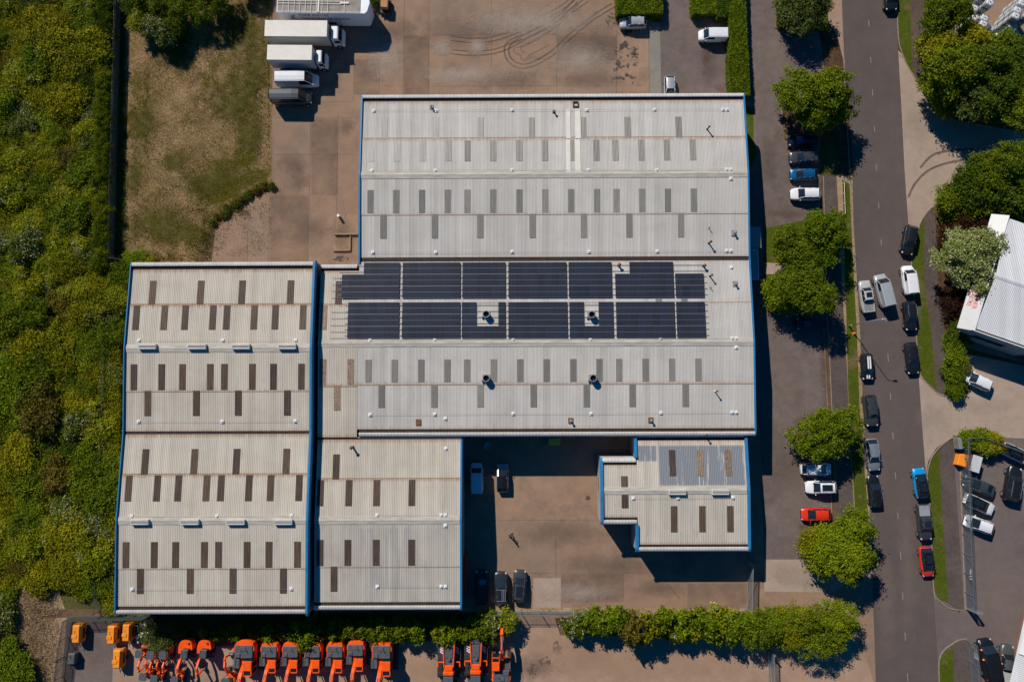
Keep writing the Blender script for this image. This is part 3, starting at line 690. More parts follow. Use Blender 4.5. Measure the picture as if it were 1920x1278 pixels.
def opening(bld, name, c, d, axis, m='dullsteel', frame='dullsteel'):
    """door or window standing 3 cm proud of a wall, with its frame as a sub-part; axis 'x' = wall runs along x"""
    mb = MB(); dd = (d[0], 0.08, d[1]) if axis == 'x' else (0.08, d[0], d[1])
    mb.box(c, dd); o = mb.build(name, M[m], bld)
    fb = MB(); t = 0.08
    for s_ in (-1, 1):
        if axis == 'x': fb.box((c[0] + s_ * (d[0] / 2 + t / 2), c[1], c[2]), (t, 0.12, d[1]))
        else: fb.box((c[0], c[1] + s_ * (d[0] / 2 + t / 2), c[2]), (0.12, t, d[1]))
    if axis == 'x': fb.box((c[0], c[1], c[2] + d[1] / 2 + t / 2), (d[0] + 2 * t, 0.12, t))
    else: fb.box((c[0], c[1], c[2] + d[1] / 2 + t / 2), (0.12, d[0] + 2 * t, t))
    fb.build('frame', M[frame], o)

DZ = 0.7
# ------------------------------------------------ west block (two bays)
LX0, LX1 = -54.33, -28.15
LN, LR1, LV, LR2, LS = 18.8, 7.45, -4.25, -16.1, -27.75
LZ = 6.6
Lb = thing('warehouse', 'west warehouse block with two ridges and staggered dark brown rooflights beside the scrub', 'warehouse', (0, 0, 0), group='sheds of the industrial unit')
g_ = 0.2
LA = Slope(LX0, LX1, LN - .1, LZ, LR1, LZ + DZ); LB = Slope(LX0, LX1, LV + g_, LZ, LR1, LZ + DZ)
LC = Slope(LX0, LX1, LV - g_, LZ, LR2, LZ + DZ); LD = Slope(LX0, LX1, LS + .1, LZ, LR2, LZ + DZ)
for sl, q in ((LA, 572), (LC, 890)): add_slope(Lb, sl, [(400, q)], rust_k=1.3)
for sl, q in ((LB, 731.5), (LD, 1064)): add_slope(Lb, sl, [(400, q)], rust_k=0.9)
add_lights(Lb, LA, [280, 370, 447.5, 538.5], 526, 571, 380)
add_lights(Lb, LA, [249.5, 302, 341, 393, 419, 470.5, 510, 562], 572, 618, 400)
add_lights(Lb, LB, [245, 297, 336, 388, 414.5, 467, 506.5, 559], 682, 731, 400)
add_lights(Lb, LB, [271, 362, 440.5, 532.5], 732, 779, 400)
add_lights(Lb, LC, [266, 358, 437, 530.5], 841, 889, 400)
add_lights(Lb, LC, [235, 288.5, 328, 381, 408, 460.5, 501, 554.5], 890, 939, 400)
add_lights(Lb, LD, [230, 283, 323, 377, 403.5, 457, 498, 551.5], 1015, 1064, 400)
add_lights(Lb, LD, [257, 350.5, 430.5, 525], 1065, 1112, 400)
add_ridge(Lb, LX0 + .1, LX1 - .1, LR1, LZ + DZ); add_ridge(Lb, LX0 + .1, LX1 - .1, LR2, LZ + DZ)
add_valley(Lb, LX0, LX1, LV, LZ)
add_eave(Lb, LX0, LX1, LN, LZ, 1); add_eave(Lb, LX0, LX1, LS, LZ, -1)
Lnodes = [(LN + 1.0, LZ - .25), (LN + .6, LZ), (LR1, LZ + DZ), (LV, LZ), (LR2, LZ + DZ), (LS - .6, LZ), (LS - 1.0, LZ - .25)]
add_gable(Lb, LX0, Lnodes, -1, up=.28, wd=.16)
add_gable(Lb, LX1, Lnodes, 1, up=.95, wd=.34, zb=0, drop=.6)

# ------------------------------------------------ main block (north bay and south bay)
MX0, MX1 = -22.05, 33.5
MN, MR1, MV, MR2, MS = 43.55, 32.25, 20.05, 8.1, -4.0
MZ = 6.0
Mb = thing('warehouse', 'largest central warehouse, two ridges and grey rooflights, carrying all the solar panels', 'warehouse', (0, 0, 0), group='sheds of the industrial unit')
ME = Slope(MX0, MX1, MN - .1, MZ, MR1, MZ + DZ); MF = Slope(MX0, MX1, MV + .35, MZ, MR1, MZ + DZ)
MG = Slope(MX0, MX1, MV - .25, MZ, MR2, MZ + DZ); MH = Slope(MX0, MX1, MS + .1, MZ, MR2, MZ + DZ)
add_slope(Mb, ME, [(1000, 260)], 'roof_grey', pitch=0.2, amp=.014, rust_k=1.2); add_slope(Mb, MF, [(1000, 400)], 'roof_grey', pitch=0.2, amp=.014, rust_k=.9)
add_slope(Mb, MG, [(1000, 570)], 'roof_grey', pitch=0.2, amp=.014, rust_k=.9); add_slope(Mb, MH, [(1000, 718)], 'roof_grey', pitch=0.2, amp=.014, rust_k=1.05)
kw = dict(pitch=0.2, amp=.014, wd=.9)
add_lights(Mb, ME, [715, 811, 895], 220, 259, 900, 'glass_pale', **kw)
add_lights(Mb, ME, [991, 1087.5, 1171, 1266.5], 220, 259, 1100, 'glass_grey', **kw)
add_lights(Mb, ME, [690.5, 738.5, 787, 835], 263, 302, 900, 'glass_pale', **kw)
add_lights(Mb, ME, [871, 919, 968, 1016, 1068, 1112.5, 1148, 1196.5, 1244.5, 1293], 263, 302, 1000, 'glass_grey', **kw)
add_lights(Mb, MF, [689, 737, 785.5, 834, 870.5, 919, 968, 1016.5, 1065, 1113.5, 1150, 1198, 1246.5, 1295], 355, 399, 1000, 'glass_grey', **kw)
add_lights(Mb, MF, [713, 809.5, 894.5, 992.5, 1089, 1174, 1271], 401, 446, 1000, 'glass_grey', **kw)
add_lights(Mb, MH, [685, 734, 784, 833, 870, 920, 969.5, 1019, 1069, 1118, 1155, 1204.5, 1254, 1303.5], 673, 716, 1000, 'glass_grey', **kw)
add_lights(Mb, MH, [709.5, 808.5, 895, 994.5, 1094, 1180, 1279.5], 720, 763, 1000, 'glass_grey', **kw)
add_lights(Mb, MG, [1229, 1277], 559, 571, 1200, 'glass_grey', **kw)
add_ridge(Mb, MX0, MX1 - .1, MR1, MZ + DZ); add_ridge(Mb, MX0, MX1 - .1, MR2, MZ + DZ)
add_valley(Mb, MX0, MX1, MV + .05, MZ)
add_eave(Mb, MX0, MX1, MN, MZ, 1); add_eave(Mb, MX0 + .3, MX1, MS, MZ, -1)
add_gable(Mb, MX1, [(MN + 1.0, MZ - .25), (MN + .6, MZ), (MR1, MZ + DZ), (MV, MZ), (MR2, MZ + DZ), (MS - .6, MZ), (MS - 1.0, MZ - .25)], 1, up=.22, wd=.24)
add_gable(Mb, MX0, [(MN + 1.0, MZ - .25), (MN + .6, MZ), (MR1, MZ + DZ), (MV - .5, MZ)], -1, up=.22, wd=.26)
add_wall(Mb, (MX0 + .1, MV), (MX0 + .1, MS), 0, MZ - .1)
# pale repair strips down the north slope, and the square timber upstand at their head
mb = MB()
for px, wd in ((1061, .62), (1077.5, .8)):
    for a, c in ((205, 260), (262, 328)):
        x0, ya, za = ME.hit(px, a); _, yc, zc = ME.hit(px, c)
        mb.loft([[(x0, ya, za + .05), (x0 + wd, ya, za + .05), (x0 + wd, ya, za + .075), (x0, ya, za + .075)], [(x0, yc, zc + .05), (x0 + wd, yc, zc + .05), (x0 + wd, yc, zc + .075), (x0, yc, zc + .075)]])
mb.build('flashing_strip', M['cream'], Mb)
mb = MB(); x0, y0, z0 = ME.hit(1079, 196)
for dx, dy, sx, sy in ((-.35, 0, .12, .8), (.35, 0, .12, .8), (0, .36, .7, .12), (0, -.36, .7, .12)): mb.box((x0 + dx, y0 + dy, z0 + .12), (sx, sy, .2))
mb.build('roof_upstand', M['rust'], Mb)
# doors and windows in the walls
opening(Mb, 'roller_door', (5.0, MS - 1.06, 2.4), (5.0, 4.8), 'x', 'dullsteel')
opening(Mb, 'roller_door', (-2.5, MS - 1.06, 2.4), (4.2, 4.8), 'x', 'dullsteel')
for x in (10.5, 13.5): opening(Mb, 'window', (x, MS - 1.06, 2.2), (1.6, 1.1), 'x', 'carglass')
for y in (38, 34, 28, 24, 2, -1): opening(Mb, 'window', (MX1 + .06, y, 2.2), (1.8, 1.2), 'y', 'carglass')
for x in (-12, 0, 16): opening(Mb, 'roller_door', (x, MN + 1.05, 2.2), (4.5, 4.4), 'x', 'dullsteel')
# glazed porch on the east side
pa = G(1406, 468, 2.6); pb_ = G(1422, 524, 2.6)
mb = MB(); mb.box(((pa[0] + pb_[0]) / 2, (pa[1] + pb_[1]) / 2, 2.6), (pb_[0] - pa[0], pa[1] - pb_[1], .12))
pr_ = mb.build('porch_roof', M['clad_dark'], Mb)
mb = MB(); mb.box(((pa[0] + pb_[0]) / 2 - .05, (pa[1] + pb_[1]) / 2, 1.27), (pb_[0] - pa[0] - .2, pa[1] - pb_[1] - .2, 2.5)); mb.build('porch_glazing', M['carglass'], Mb)
mb = MB()
for y in (pa[1], pb_[1]): mb.box(((pa[0] + pb_[0]) / 2, y, 2.70), (pb_[0] - pa[0], .1, .08))
mb.box((pb_[0], (pa[1] + pb_[1]) / 2, 2.70), (.1, pa[1] - pb_[1] - .12, .08))
mb.build('porch_trim', M['white'], Mb)
mb = MB(); p_ = G(1410, 445, 2.3); mb.box((p_[0] + .2, p_[1], 2.3), (2.2, 3.2, .14)); mb.box((p_[0] + 1.2, p_[1] + 1.5, 1.13), (.1, .1, 2.2)); mb.box((p_[0] + 1.2, p_[1] - 1.5, 1.13), (.1, .1, 2.2))
mb.build('entrance_canopy', M['clad_dark'], Mb)

# ------------------------------------------------ link bay between west block and main block
KX0, KX1 = -27.55, MX0
KN, KS = 18.5, -5.05
Kb = thing('link_building', 'narrow cream roofed link bay with flaking rooflights between west and central blocks', 'warehouse', (0, 0, 0), group='sheds of the industrial unit')
KG = Slope(KX0, KX1 + .0, KN, MZ + .02, MR2, MZ + DZ + .02); KH = Slope(KX0, KX1, KS + .05, MZ - .02, MR2, MZ + DZ + .02)
add_slope(Kb, KG, [(640, 572)], 'roof', rust_k=1.1); add_slope(Kb, KH, [(640, 722)], 'roof', rust_k=1.1)
add_lights(Kb, KG, [629], 527, 571, 640, 'glass_brown'); add_lights(Kb, KG, [601], 572, 618, 640, 'glass_old')
add_lights(Kb, KH, [599.5, 651.5], 673, 722, 640, 'glass_old'); add_lights(Kb, KH, [626], 722, 769, 640, 'glass_old')
add_ridge(Kb, KX0, KX1, MR2, MZ + DZ + .01)
add_eave(Kb, KX0, KX1 - .3, KN, MZ, 1)
add_wall(Kb, (KX0 + .1, KN), (KX0 + .1, KS), 0, MZ - .1)

# ------------------------------------------------ middle south block
BX0, BX1 = -27.55, -7.47
BN, BR, BS = -5.3, -16.25, -27.45
BZ = 5.9
Bb = thing('warehouse', 'south middle warehouse with one ridge, sooty patch on its south slope, left of courtyard', 'warehouse', (0, 0, 0), group='sheds of the industrial unit')
BA = Slope(BX0, BX1, BN, BZ, BR, BZ + DZ); BB = Slope(BX0, BX1, BS + .1, BZ, BR, BZ + DZ)
sooty = roofmat('sooty_roof', (0.44, 0.41, 0.35), (0.50, 0.465, 0.41), (0.34, 0.31, 0.27), coat=(-21.6, -14.2, -25.5, -17.2, -21.5, -25.5, (0.30, 0.285, 0.27)), cst=(3.0, 0.10, 0.10), cth=0.46, cmx=.6)
M['sooty'] = sooty
add_slope(Bb, BA, [(700, 898.5)], rust_k=1.2); add_slope(Bb, BB, [(700, 1060.5)], 'sooty', rust_k=.8)
add_lights(Bb, BA, [624], 851, 898, 700); add_lights(Bb, BA, [594.5, 648, 700, 766], 899, 948, 700)
add_lights(Bb, BB, [594, 646, 699, 765.5], 1011, 1060, 700); add_lights(Bb, BB, [620], 1061, 1108, 700)
add_ridge(Bb, BX0, BX1 - .1, BR, BZ + DZ)
add_valley(Bb, KX0, BX1, -5.25, BZ)
mb = MB(); corr(mb, MX0, BX1 + .1, [(MS - .95, BZ - .02, 0, 1), (-5.1, BZ - .06, 0, 1)], lambda s_, a, b_: (s_, a, b_), 0.2, .014); mb.build('apron_sheet', M['roof_grey'], Bb)
add_eave(Bb, BX0, BX1, BS, BZ, -1)
add_gable(Bb, BX1, [(BN, BZ), (BR, BZ + DZ), (BS - .6, BZ), (BS - 1.0, BZ - .25)], 1, up=.24, wd=.3)
add_wall(Bb, (BX0 + .1, BN), (BX0 + .1, BS), 0, BZ - .1)
opening(Bb, 'roller_door', (BX1 + .06, -12, 2.3), (4.4, 4.6), 'y', 'dullsteel')
opening(Bb, 'roller_door', (BX1 + .06, -19, 2.3), (4.4, 4.6), 'y', 'dullsteel')
mb = MB(); mb.box((BX1 + .35, -24.8, 1.0), (.5, 5.5, 1.9)); mb.build('red_rack', M['red_paint'], Bb)

# ------------------------------------------------ small east block with its west wing
def xat(px, py, z): return G(px, py, z)[0]
EX0, EX1 = xat(1194, 900, 5.6), 32.25
EN, ER, ES = -5.6, -12.45, -19.85
EZ, EDZ = 5.4, 0.5
WX0 = xat(1129, 900, 5.5)
Eb = thing('workshop_block', 'small south east block with a lower west wing, its north slope half painted blue grey', 'workshop', (0, 0, 0), group='sheds of the industrial unit')
ydrop = G(1250, 866, 5.7)[1]; xs_ = xat(1234, 880, 5.7)
M['east_n'] = roofmat('half_painted_roof', (0.50, 0.46, 0.38), (0.57, 0.52, 0.44), (0.42, 0.385, 0.325), coat=(EX0 + .1, EX1 - .1, ER + .55, EN - .6, xs_, ydrop, (0.20, 0.215, 0.24)), cth=0.36)
M['east_s'] = roofmat('mossy_roof', (0.48, 0.44, 0.37), (0.55, 0.50, 0.43), (0.40, 0.37, 0.315), grime=0.75)
EA = Slope(EX0, EX1, EN, EZ, ER, EZ + EDZ); EB = Slope(EX0, EX1, ES, EZ, ER, EZ + EDZ)
add_slope(Eb, EA, [], 'east_n'); add_slope(Eb, EB, [], 'east_s')
wn_, ws_ = G(1160, 871, EZ + .1)[1], G(1160, 969, EZ + .1)[1]
EWA = Slope(WX0, EX0, wn_, EA.z(wn_), ER, EZ + EDZ); EWB = Slope(WX0, EX0, ws_, EB.z(ws_), ER, EZ + EDZ)
add_slope(Eb, EWA, [], 'east_s'); add_slope(Eb, EWB, [], 'east_s')
add_lights(Eb, EA, [1254.5], 843, 892, 1300, 'glass_brown'); add_lights(Eb, EA, [1306.5, 1359.5], 843, 892, 1300, 'glass_old')
add_lights(Eb, EB, [1257.5, 1310.5, 1363], 948, 997, 1300, 'glass_brown')
add_lights(Eb, EWA, [1164.5], 892, 916, 1170, 'glass_brown'); add_lights(Eb, EWB, [1165.5], 927, 952, 1170, 'glass_brown')
add_ridge(Eb, WX0, EX1 - .1, ER, EZ + EDZ, .5)
add_eave(Eb, EX0, EX1, ES, EZ, -1)
add_eave(Eb, WX0, EX0 - .15, wn_, EWA.ze, 1); add_eave(Eb, WX0, EX0 - .15, ws_, EWB.ze, -1)
add_valley(Eb, EX0, EX1, -5.35, EZ)
mb = MB(); corr(mb, EX0 - .3, EX1 - .15, [(MS - .95, MZ - .35, 0, 1), (-5.2, EZ + .12, 0, 1)], lambda s_, a, b_: (s_, a, b_), 0.2, .014); mb.build('apron_sheet', M['roof_grey'], Eb)
add_gable(Eb, EX1, [(EN + .4, EZ), (ER, EZ + EDZ), (ES - .6, EZ), (ES - 1, EZ - .25)], 1, up=.26, wd=.4)
add_gable(Eb, EX0, [(EN + .4, EZ), (wn_ + 1.0, EA.z(wn_))], -1, up=.26, wd=.4)
add_gable(Eb, EX0, [(ws_ - 1.0, EB.z(ws_)), (ES - .6, EZ), (ES - 1, EZ - .25)], -1, up=.26, wd=.4)
add_gable(Eb, WX0, [(wn_ + 1.0, EWA.ze - .25), (wn_ + .6, EWA.ze), (ER, EZ + EDZ), (ws_ - .6, EWB.ze), (ws_ - 1, EWB.ze - .25)], -1, up=.24, wd=.4)
opening(Eb, 'roller_door', (28, ES - 1.06, 2.0), (3.6, 4.0), 'x', 'dullsteel'); opening(Eb, 'window', (22, ES - 1.06, 2.0), (2.0, 1.2), 'x', 'carglass')
opening(Eb, 'window', (WX0 - .06, -12, 2.0), (1.8, 1.2), 'y', 'carglass')

# ------------------------------------------------ ridge ventilators
def louvre(bld, sl_z, px0, px1, py, z):
    xa, ya = G(px0, py, z); xb, _ = G(px1, py, z); L_ = xb - xa
    mb = MB(); mb.bbox(((xa + xb) / 2, ya, z + .05), (L_, .75, .5), .05)
    o = mb.build('ridge_ventilator', M['clad'], bld)
    q = MB()
    for k in range(2): q.box(((xa + xb) / 2, ya + .10 - k * .16, z + .315), (L_ - .2, .05, .03))
    q.build('louvre', M['dark'], o)
for a, c in ((260.5, 294), (353, 387.5), (435.5, 469.5), (522.5, 556)): louvre(Lb, None, a, c, 650, LZ + DZ + .2)
for a, c in ((245.5, 280), (339.5, 374), (425.5, 460), (514.5, 549)): louvre(Lb, None, a, c, 978, LZ + DZ + .2)
for a, c in ((1253.5, 1286), (1334, 1366.5)): louvre(Eb, None, a, c, 922, EZ + EDZ + .2)

# ------------------------------------------------ round roof fans and flues
def fan(px, py, sl, label):
    x, y, z = sl.hit(px, py + 3)
    t = thing('roof_fan', label, 'roof fan', (x, y, z), group='round extract fans on the central roof')
    mb = MB()
    for r, z0, z1 in ((0.42, .0, .35), (.5, .35, 1.0)): mb.tube((0, 0, z0), (0, 0, z1), r, r, 20, caps=False)
    mb.tube((0, 0, .35), (0, 0, .36), .5, .42, 20, caps=False)
    a = [(.5 * cos(2 * pi * i / 20), .5 * sin(2 * pi * i / 20), 1.0) for i in range(20)]; c = [(.42 * cos(2 * pi * i / 20), .42 * sin(2 * pi * i / 20), 1.0) for i in range(20)]
    d = [(p[0], p[1], .4) for p in c]
    mb.loft([a, c, d], True, False)
    mb.build('cowl', M['steel'], t)
    q = MB(); q.tube((0, 0, .4), (0, 0, .5), .41, .41, 16); q.build('fan_disc', M['dark'], t)
    q = MB(); q.box((0, 0, .03), (1.1, 1.1, .1)); q.box((-.6, -.3, .3), (.2, .2, .3)); q.build('base_flashing', M['dullsteel'], t)
fan(912, 587, MG, 'round steel roof fan in the left gap of the lower solar row')
fan(1108.5, 588, MG, 'round steel roof fan in the right gap of the lower solar row')
fan(912, 706, MH, 'round steel roof fan on the plain south slope, below the left solar gap')
fan(1111, 706, MH, 'round steel roof fan on the plain south slope, below the right solar gap')

def flue(px, py, sl, h, r, m, label, name='flue_pipe', cap=True):
    x, y, z = sl.hit(px, py)
    t = thing(name, label, 'flue', (x, y, z - .03), group='flue pipes on the roofs')
    mb = MB(); mb.tube((0, 0, 0), (0, 0, h), r, r, 10); mb.tube((0, 0, 0), (0, 0, .12), r * 2, r * 1.2, 10); mb.build('pipe', M[m], t, smooth=True)
    if cap:
        q = MB(); q.tube((0, 0, h + .06), (0, 0, h + .2), r * 2.0, r * .5, 12); q.tube((0, 0, h), (0, 0, h + .06), r * .5, r * .5, 6); q.build('cowl', M['rust'], t)
for px, py, sl, h, r, m, lb in ((1326, 243, ME, 1.1, .09, 'dark', 'bent dark flue near the right end of the northern roof slope'),
        (1329, 428, MF, .7, .05, 'dark', 'thin dark vent pipe right of the grey rooflights'), (1329, 456, MF, 1.1, .1, 'dark', 'flue with rusty cowl just above the central valley gutter'),
        (1160, 498, MG, .7, .14, 'rust', 'rusty mushroom flue in the notch of the upper solar row'), (1319, 499, MG, .7, .12, 'dark', 'dark flue at the top right corner of the empty panel rails'),
        (1331, 518, MG, 1.1, .09, 'dark', 'dark flue right of the upper solar row'), (1332, 540, MG, .6, .05, 'dark', 'thin vent pipe below the dark flue right of the panels'),
        (1340, 733, MH, 1.1, .08, 'cream', 'pale kinked flue pipe on the southern slope of the central block'), (662, 838, BA, 1.1, .13, 'rust', 'short brown flue at the top of the south middle roof'),
        (1320, 814, EA, 1.3, .09, 'dullsteel', 'tall flue at the top edge of the small east block'), (1351, 814, EA, .8, .05, 'dullsteel', 'slim vent pipe beside the tall flue of the east block')):
    flue(px, py, sl, h, r, m, lb, cap=(r > .07))

def ventbox(px, py, sl, m, s, label, pipe=True):
    x, y, z = sl.hit(px, py)
    t = thing('roof_vent', label, 'roof vent', (x, y, z), group='small vents on the central roof')
    mb = MB(); mb.bbox((0, 0, .06), (s, s * 1.1, .14), .02); mb.build('flashing_plate', M[m], t)
    if pipe:
        q = MB(); q.tube((0, -.05, .1), (0, -.05, .65), .1, .1, 10); q.tube((0, -.05, .65), (0, -.05, .8), .2, .08, 10); q.build('cowl', M['steel'], t)
ventbox(1376, 437, MF, 'dullsteel', .75, 'grey roof vent with pipe near the right edge above the valley')
ventbox(1378, 532, MG, 'dullsteel', .7, 'grey roof vent near the right edge below the valley')
ventbox(1070, 788, MH, 'rust', .7, 'rusty square vent, left one of the pair near the southern gutter')
ventbox(1220, 787, MH, 'rust', .7, 'rusty square vent, right one of the pair near the southern gutter')
ventbox(784.5, 791, MH, 'rust', .75, 'flat rusty patch plate on the lower left of the central roof', False)
ventbox(1038.5, 210, ME, 'rust', .4, 'small brown vent near the northern eave left of the pale strips')
ventbox(809, 201, ME, 'dullsteel', .6, 'grey duct outlet near the northern eave at the left')

# ------------------------------------------------ fall-arrest anchors and cable
def anchors(sl, pts, glabel, wire=True):
    P = []
    for px, py in pts:
        x, y, z = sl.hit(px, py); z += .05
        P.append((x, y, z + .16))
        if not anchors.proto:
            t = thing('roof_anchor', glabel, 'roof anchor', (x, y, z), group='white fall arrest anchors on the roofs')
            mb = MB(); mb.bbox((0, 0, .03), (.46, .46, .08), .02); mb.build('base_plate', M['white'], t)
            mb = MB(); mb.tube((0, 0, .06), (0, 0, .30), .06, .05, 8); mb.build('post', M['white'], t); anchors.proto = t
        else: clone(anchors.proto, (x, y, z), label=glabel)
    return P
anchors.proto = None
AL = 'white square fall arrest anchor fixed to the roof sheets'
runs = [(ME, [(701, 208), (818, 208), (960, 207), (1100, 207), (1227, 206), (1355, 206), (1363, 206)]), (ME, [(697.5, 320), (816, 320), (960, 319), (1103, 319), (1231, 319), (1362, 318), (1369.5, 318)]),
        (MF, [(1370, 335)]), (MF, [(699, 473), (817, 473), (960, 472), (1104, 472), (1232, 471), (1362, 470), (1370, 470)]), (MG, [(1371, 501)]),
        (MG, [(694, 637), (815, 637), (962, 636), (1107, 636), (1238, 634), (1372, 634), (1380, 634)]), (MH, [(1380, 651)]), (MH, [(694, 777), (815, 776), (962, 775), (1108, 775), (1239, 773.5), (1372, 772.5), (1380, 772.5)]), (MH, [(835, 784)]),
        (LA, [(261, 638), (418, 638), (554, 638)]), (LB, [(260, 790), (417, 790), (553.5, 789)]), (LC, [(247, 967), (407, 967), (546.5, 966)]), (LD, [(248, 1104), (546, 1103)]),
        (BA, [(836, 840)]), (BA, [(707, 965), (827, 965), (835, 965)]), (BB, [(835, 984.5)]), (BB, [(707.5, 1098.5), (827, 1098.5), (835, 1098.5)]), (EB, [(1187, 933), (1271, 933), (1374, 932)])]
cab = []
for sl, pts in runs:
    P = anchors(sl, pts, AL)
    if len(P) > 1: cab.append(P)
for i, P in enumerate(cab):
    mb = MB(); mb.path(P, .012, 5)
    tag(mb.build('safety_cable', M['dullsteel']), 'thin steel safety cable strung between white roof anchors', 'cable', 'safety cables on the roofs')

# ------------------------------------------------ solar arrays
pvm = bpy.data.materials.new('photovoltaic_cells'); pvm.use_nodes = True
t_ = pvm.node_tree; N_ = t_.nodes; L_ = t_.links; b_ = N_['Principled BSDF']
tc_ = N_.new('ShaderNodeTexCoord'); sp_ = N_.new('ShaderNodeSeparateXYZ'); L_.new(tc_.outputs['Object'], sp_.inputs[0])
def grid_line(src, per, wd, off):
    a = N_.new('ShaderNodeMath'); a.operation = 'ADD'; a.inputs[1].default_value = off; L_.new(src, a.inputs[0])
    f = N_.new('ShaderNodeMath'); f.operation = 'PINGPONG'; f.inputs[1].default_value = per / 2; L_.new(a.outputs[0], f.inputs[0])
    c = N_.new('ShaderNodeMath'); c.operation = 'LESS_THAN'; c.inputs[1].default_value = wd / 2; L_.new(f.outputs[0], c.inputs[0]); return c.outputs[0]
gl = grid_line(sp_.outputs[0], 0.165, 0.022, 0.0)
oi_ = N_.new('ShaderNodeObjectInfo')
cc = ramp(N_, L_, oi_.outputs['Random'], [(0, (0.012, 0.017, 0.030)), (0.5, (0.019, 0.023, 0.035)), (1, (0.016, 0.025, 0.046))])
L_.new(mixc(N_, L_, gl, cc, (0.055, 0.063, 0.082)), b_.inputs['Base Color'])
b_.inputs['Roughness'].default_value = 0.45; b_.inputs['Specular IOR Level'].default_value = 0.15
M['pv'] = pvm
M['pvframe'] = mat('panel_frame', (0.22, 0.22, 0.24), 0.5, 0.3)
PW = 1.0
def panel_proto():
    mb = MB(); hw, hl = .495, .83
    mb.box((0, 0, 0), (2 * hw, 2 * hl, .035), mi=0)
    for s_ in (-1, 1): mb.box((0, s_ * .408, .0195), (2 * hw + .006, .785, .006), mi=1)
    return mb
pproto = None
def array(px, cols, rows, top_py, label, skip=(), rails_px=None):
    """block of portrait panels; px = photo columns of block ends, rows = list of panel rows present"""
    global pproto
    x0, y0, z0 = MG.hit(px[0], top_py + 33); x1 = MG.hit(px[1], top_py + 33)[0]
    wd = (x1 - x0) / cols
    ang = atan2(MG.zr - MG.ze, MG.yr - MG.ye)
    _, yt, zt = MG.hit((px[0] + px[1]) / 2, top_py)
    t = thing('solar_array', label, 'solar panels', (x0, yt, zt), group='blocks of solar panels on the central roof')
    dirv = Vector((0, MG.yr - MG.ye, MG.zr - MG.ze)).normalized(); nrm = Vector((0, dirv.z, -dirv.y)); 
    if nrm.z < 0: nrm = -nrm
    for r in range(3):
        for c in range(cols):
            if (r, c) in skip: continue
            loc = Vector(((c + .5) * wd, 0, 0)) + dirv * (r + .5) * PL + nrm * .17
            if pproto is None: o = panel_proto().build('solar_panel', [M['pvframe'], M['pv']], t); pproto = o
            else: o = pproto.copy(); COL.objects.link(o); o.parent = t
            o.location = loc; o.scale = (wd / 1.0, PL / 1.67, 1)
            o.rotation_euler.x = atan2(dirv.z, dirv.y) - pi if dirv.y < 0 else atan2(dirv.z, dirv.y)
    mb = MB()
    for r in range(3):
        for f in (.25, .75):
            p = dirv * (r + f) * PL + nrm * .11
            mb.box((cols * wd / 2, p.y, p.z), (cols * wd + .9, .05, .05))
    mb.build('mounting_rail', M['steel'], t)
    return t
PL = (Vector(MG.hit(1000, 558.5)) - Vector(MG.hit(1000, 492))).length / 3
U = 491.8
array((641.5, 749.5), 8, 3, U + .9, 'upper row solar block at the far left, stepped at its top corner', skip=[(0, 0), (0, 1), (0, 2)])
array((755, 863.5), 8, 3, U + .6, 'upper row solar block of eight panels across, second from the left')
array((867, 948), 6, 3, U + .3, 'upper row solar block of six panels across, above the left roof fan')
array((953, 1062.5), 8, 3, U, 'upper row solar block in the middle, eight panels across')
array((1066, 1147), 6, 3, U - .3, 'upper row solar block of six panels across, left of the rusty mushroom flue')
array((1153, 1262.5), 8, 3, U - .6, 'upper row solar block notched at its top left for the rusty flue', skip=[(0, 0), (0, 1)])
array((1265.5, 1319), 4, 3, U - .9, 'upper row solar block at the right end below the bare rails', skip=[(0, 0), (0, 1), (0, 2), (0, 3)])
Lw = 566.3
array((652.5, 748.5), 7, 3, Lw + .6, 'lower row solar block at the far left beside long bare rails')
array((754, 863), 8, 3, Lw + .4, 'lower row solar block of eight panels across, second from the left')
array((866, 948), 6, 3, Lw + .2, 'lower row solar block with a gap around the left roof fan', skip=[(0, 2), (0, 3), (0, 4), (1, 2), (1, 3), (1, 4)])
array((953, 1064), 8, 3, Lw, 'lower row solar block in the middle between the two fan gaps')
array((1067.5, 1150), 6, 3, Lw - .2, 'lower row solar block with a gap around the right roof fan', skip=[(0, 2), (0, 3), (1, 2), (1, 3)])
array((1155, 1265), 8, 3, Lw - .4, 'lower row solar block of eight panels across, right of the right fan')
array((1268, 1322), 4, 3, Lw - .6, 'lower row solar block of four panels across at the right end')
mb = MB()
for px0, px1, py in ((624, 641, 521), (623, 640, 533), (622, 640, 545), (621, 640, 558), (621, 652, 585), (620, 652, 597), (619, 652, 610), (619, 651, 622), (618, 651, 634)):
    a = MG.hit(px0, py); c = MG.hit(px1, py); mb.tube((a[0], a[1], a[2] + .12), (c[0], c[1], c[2] + .12), .03, .03, 4)
tag(mb.build('spare_rail', M['steel']), 'bare mounting rails sticking out left of the solar blocks', 'rails')
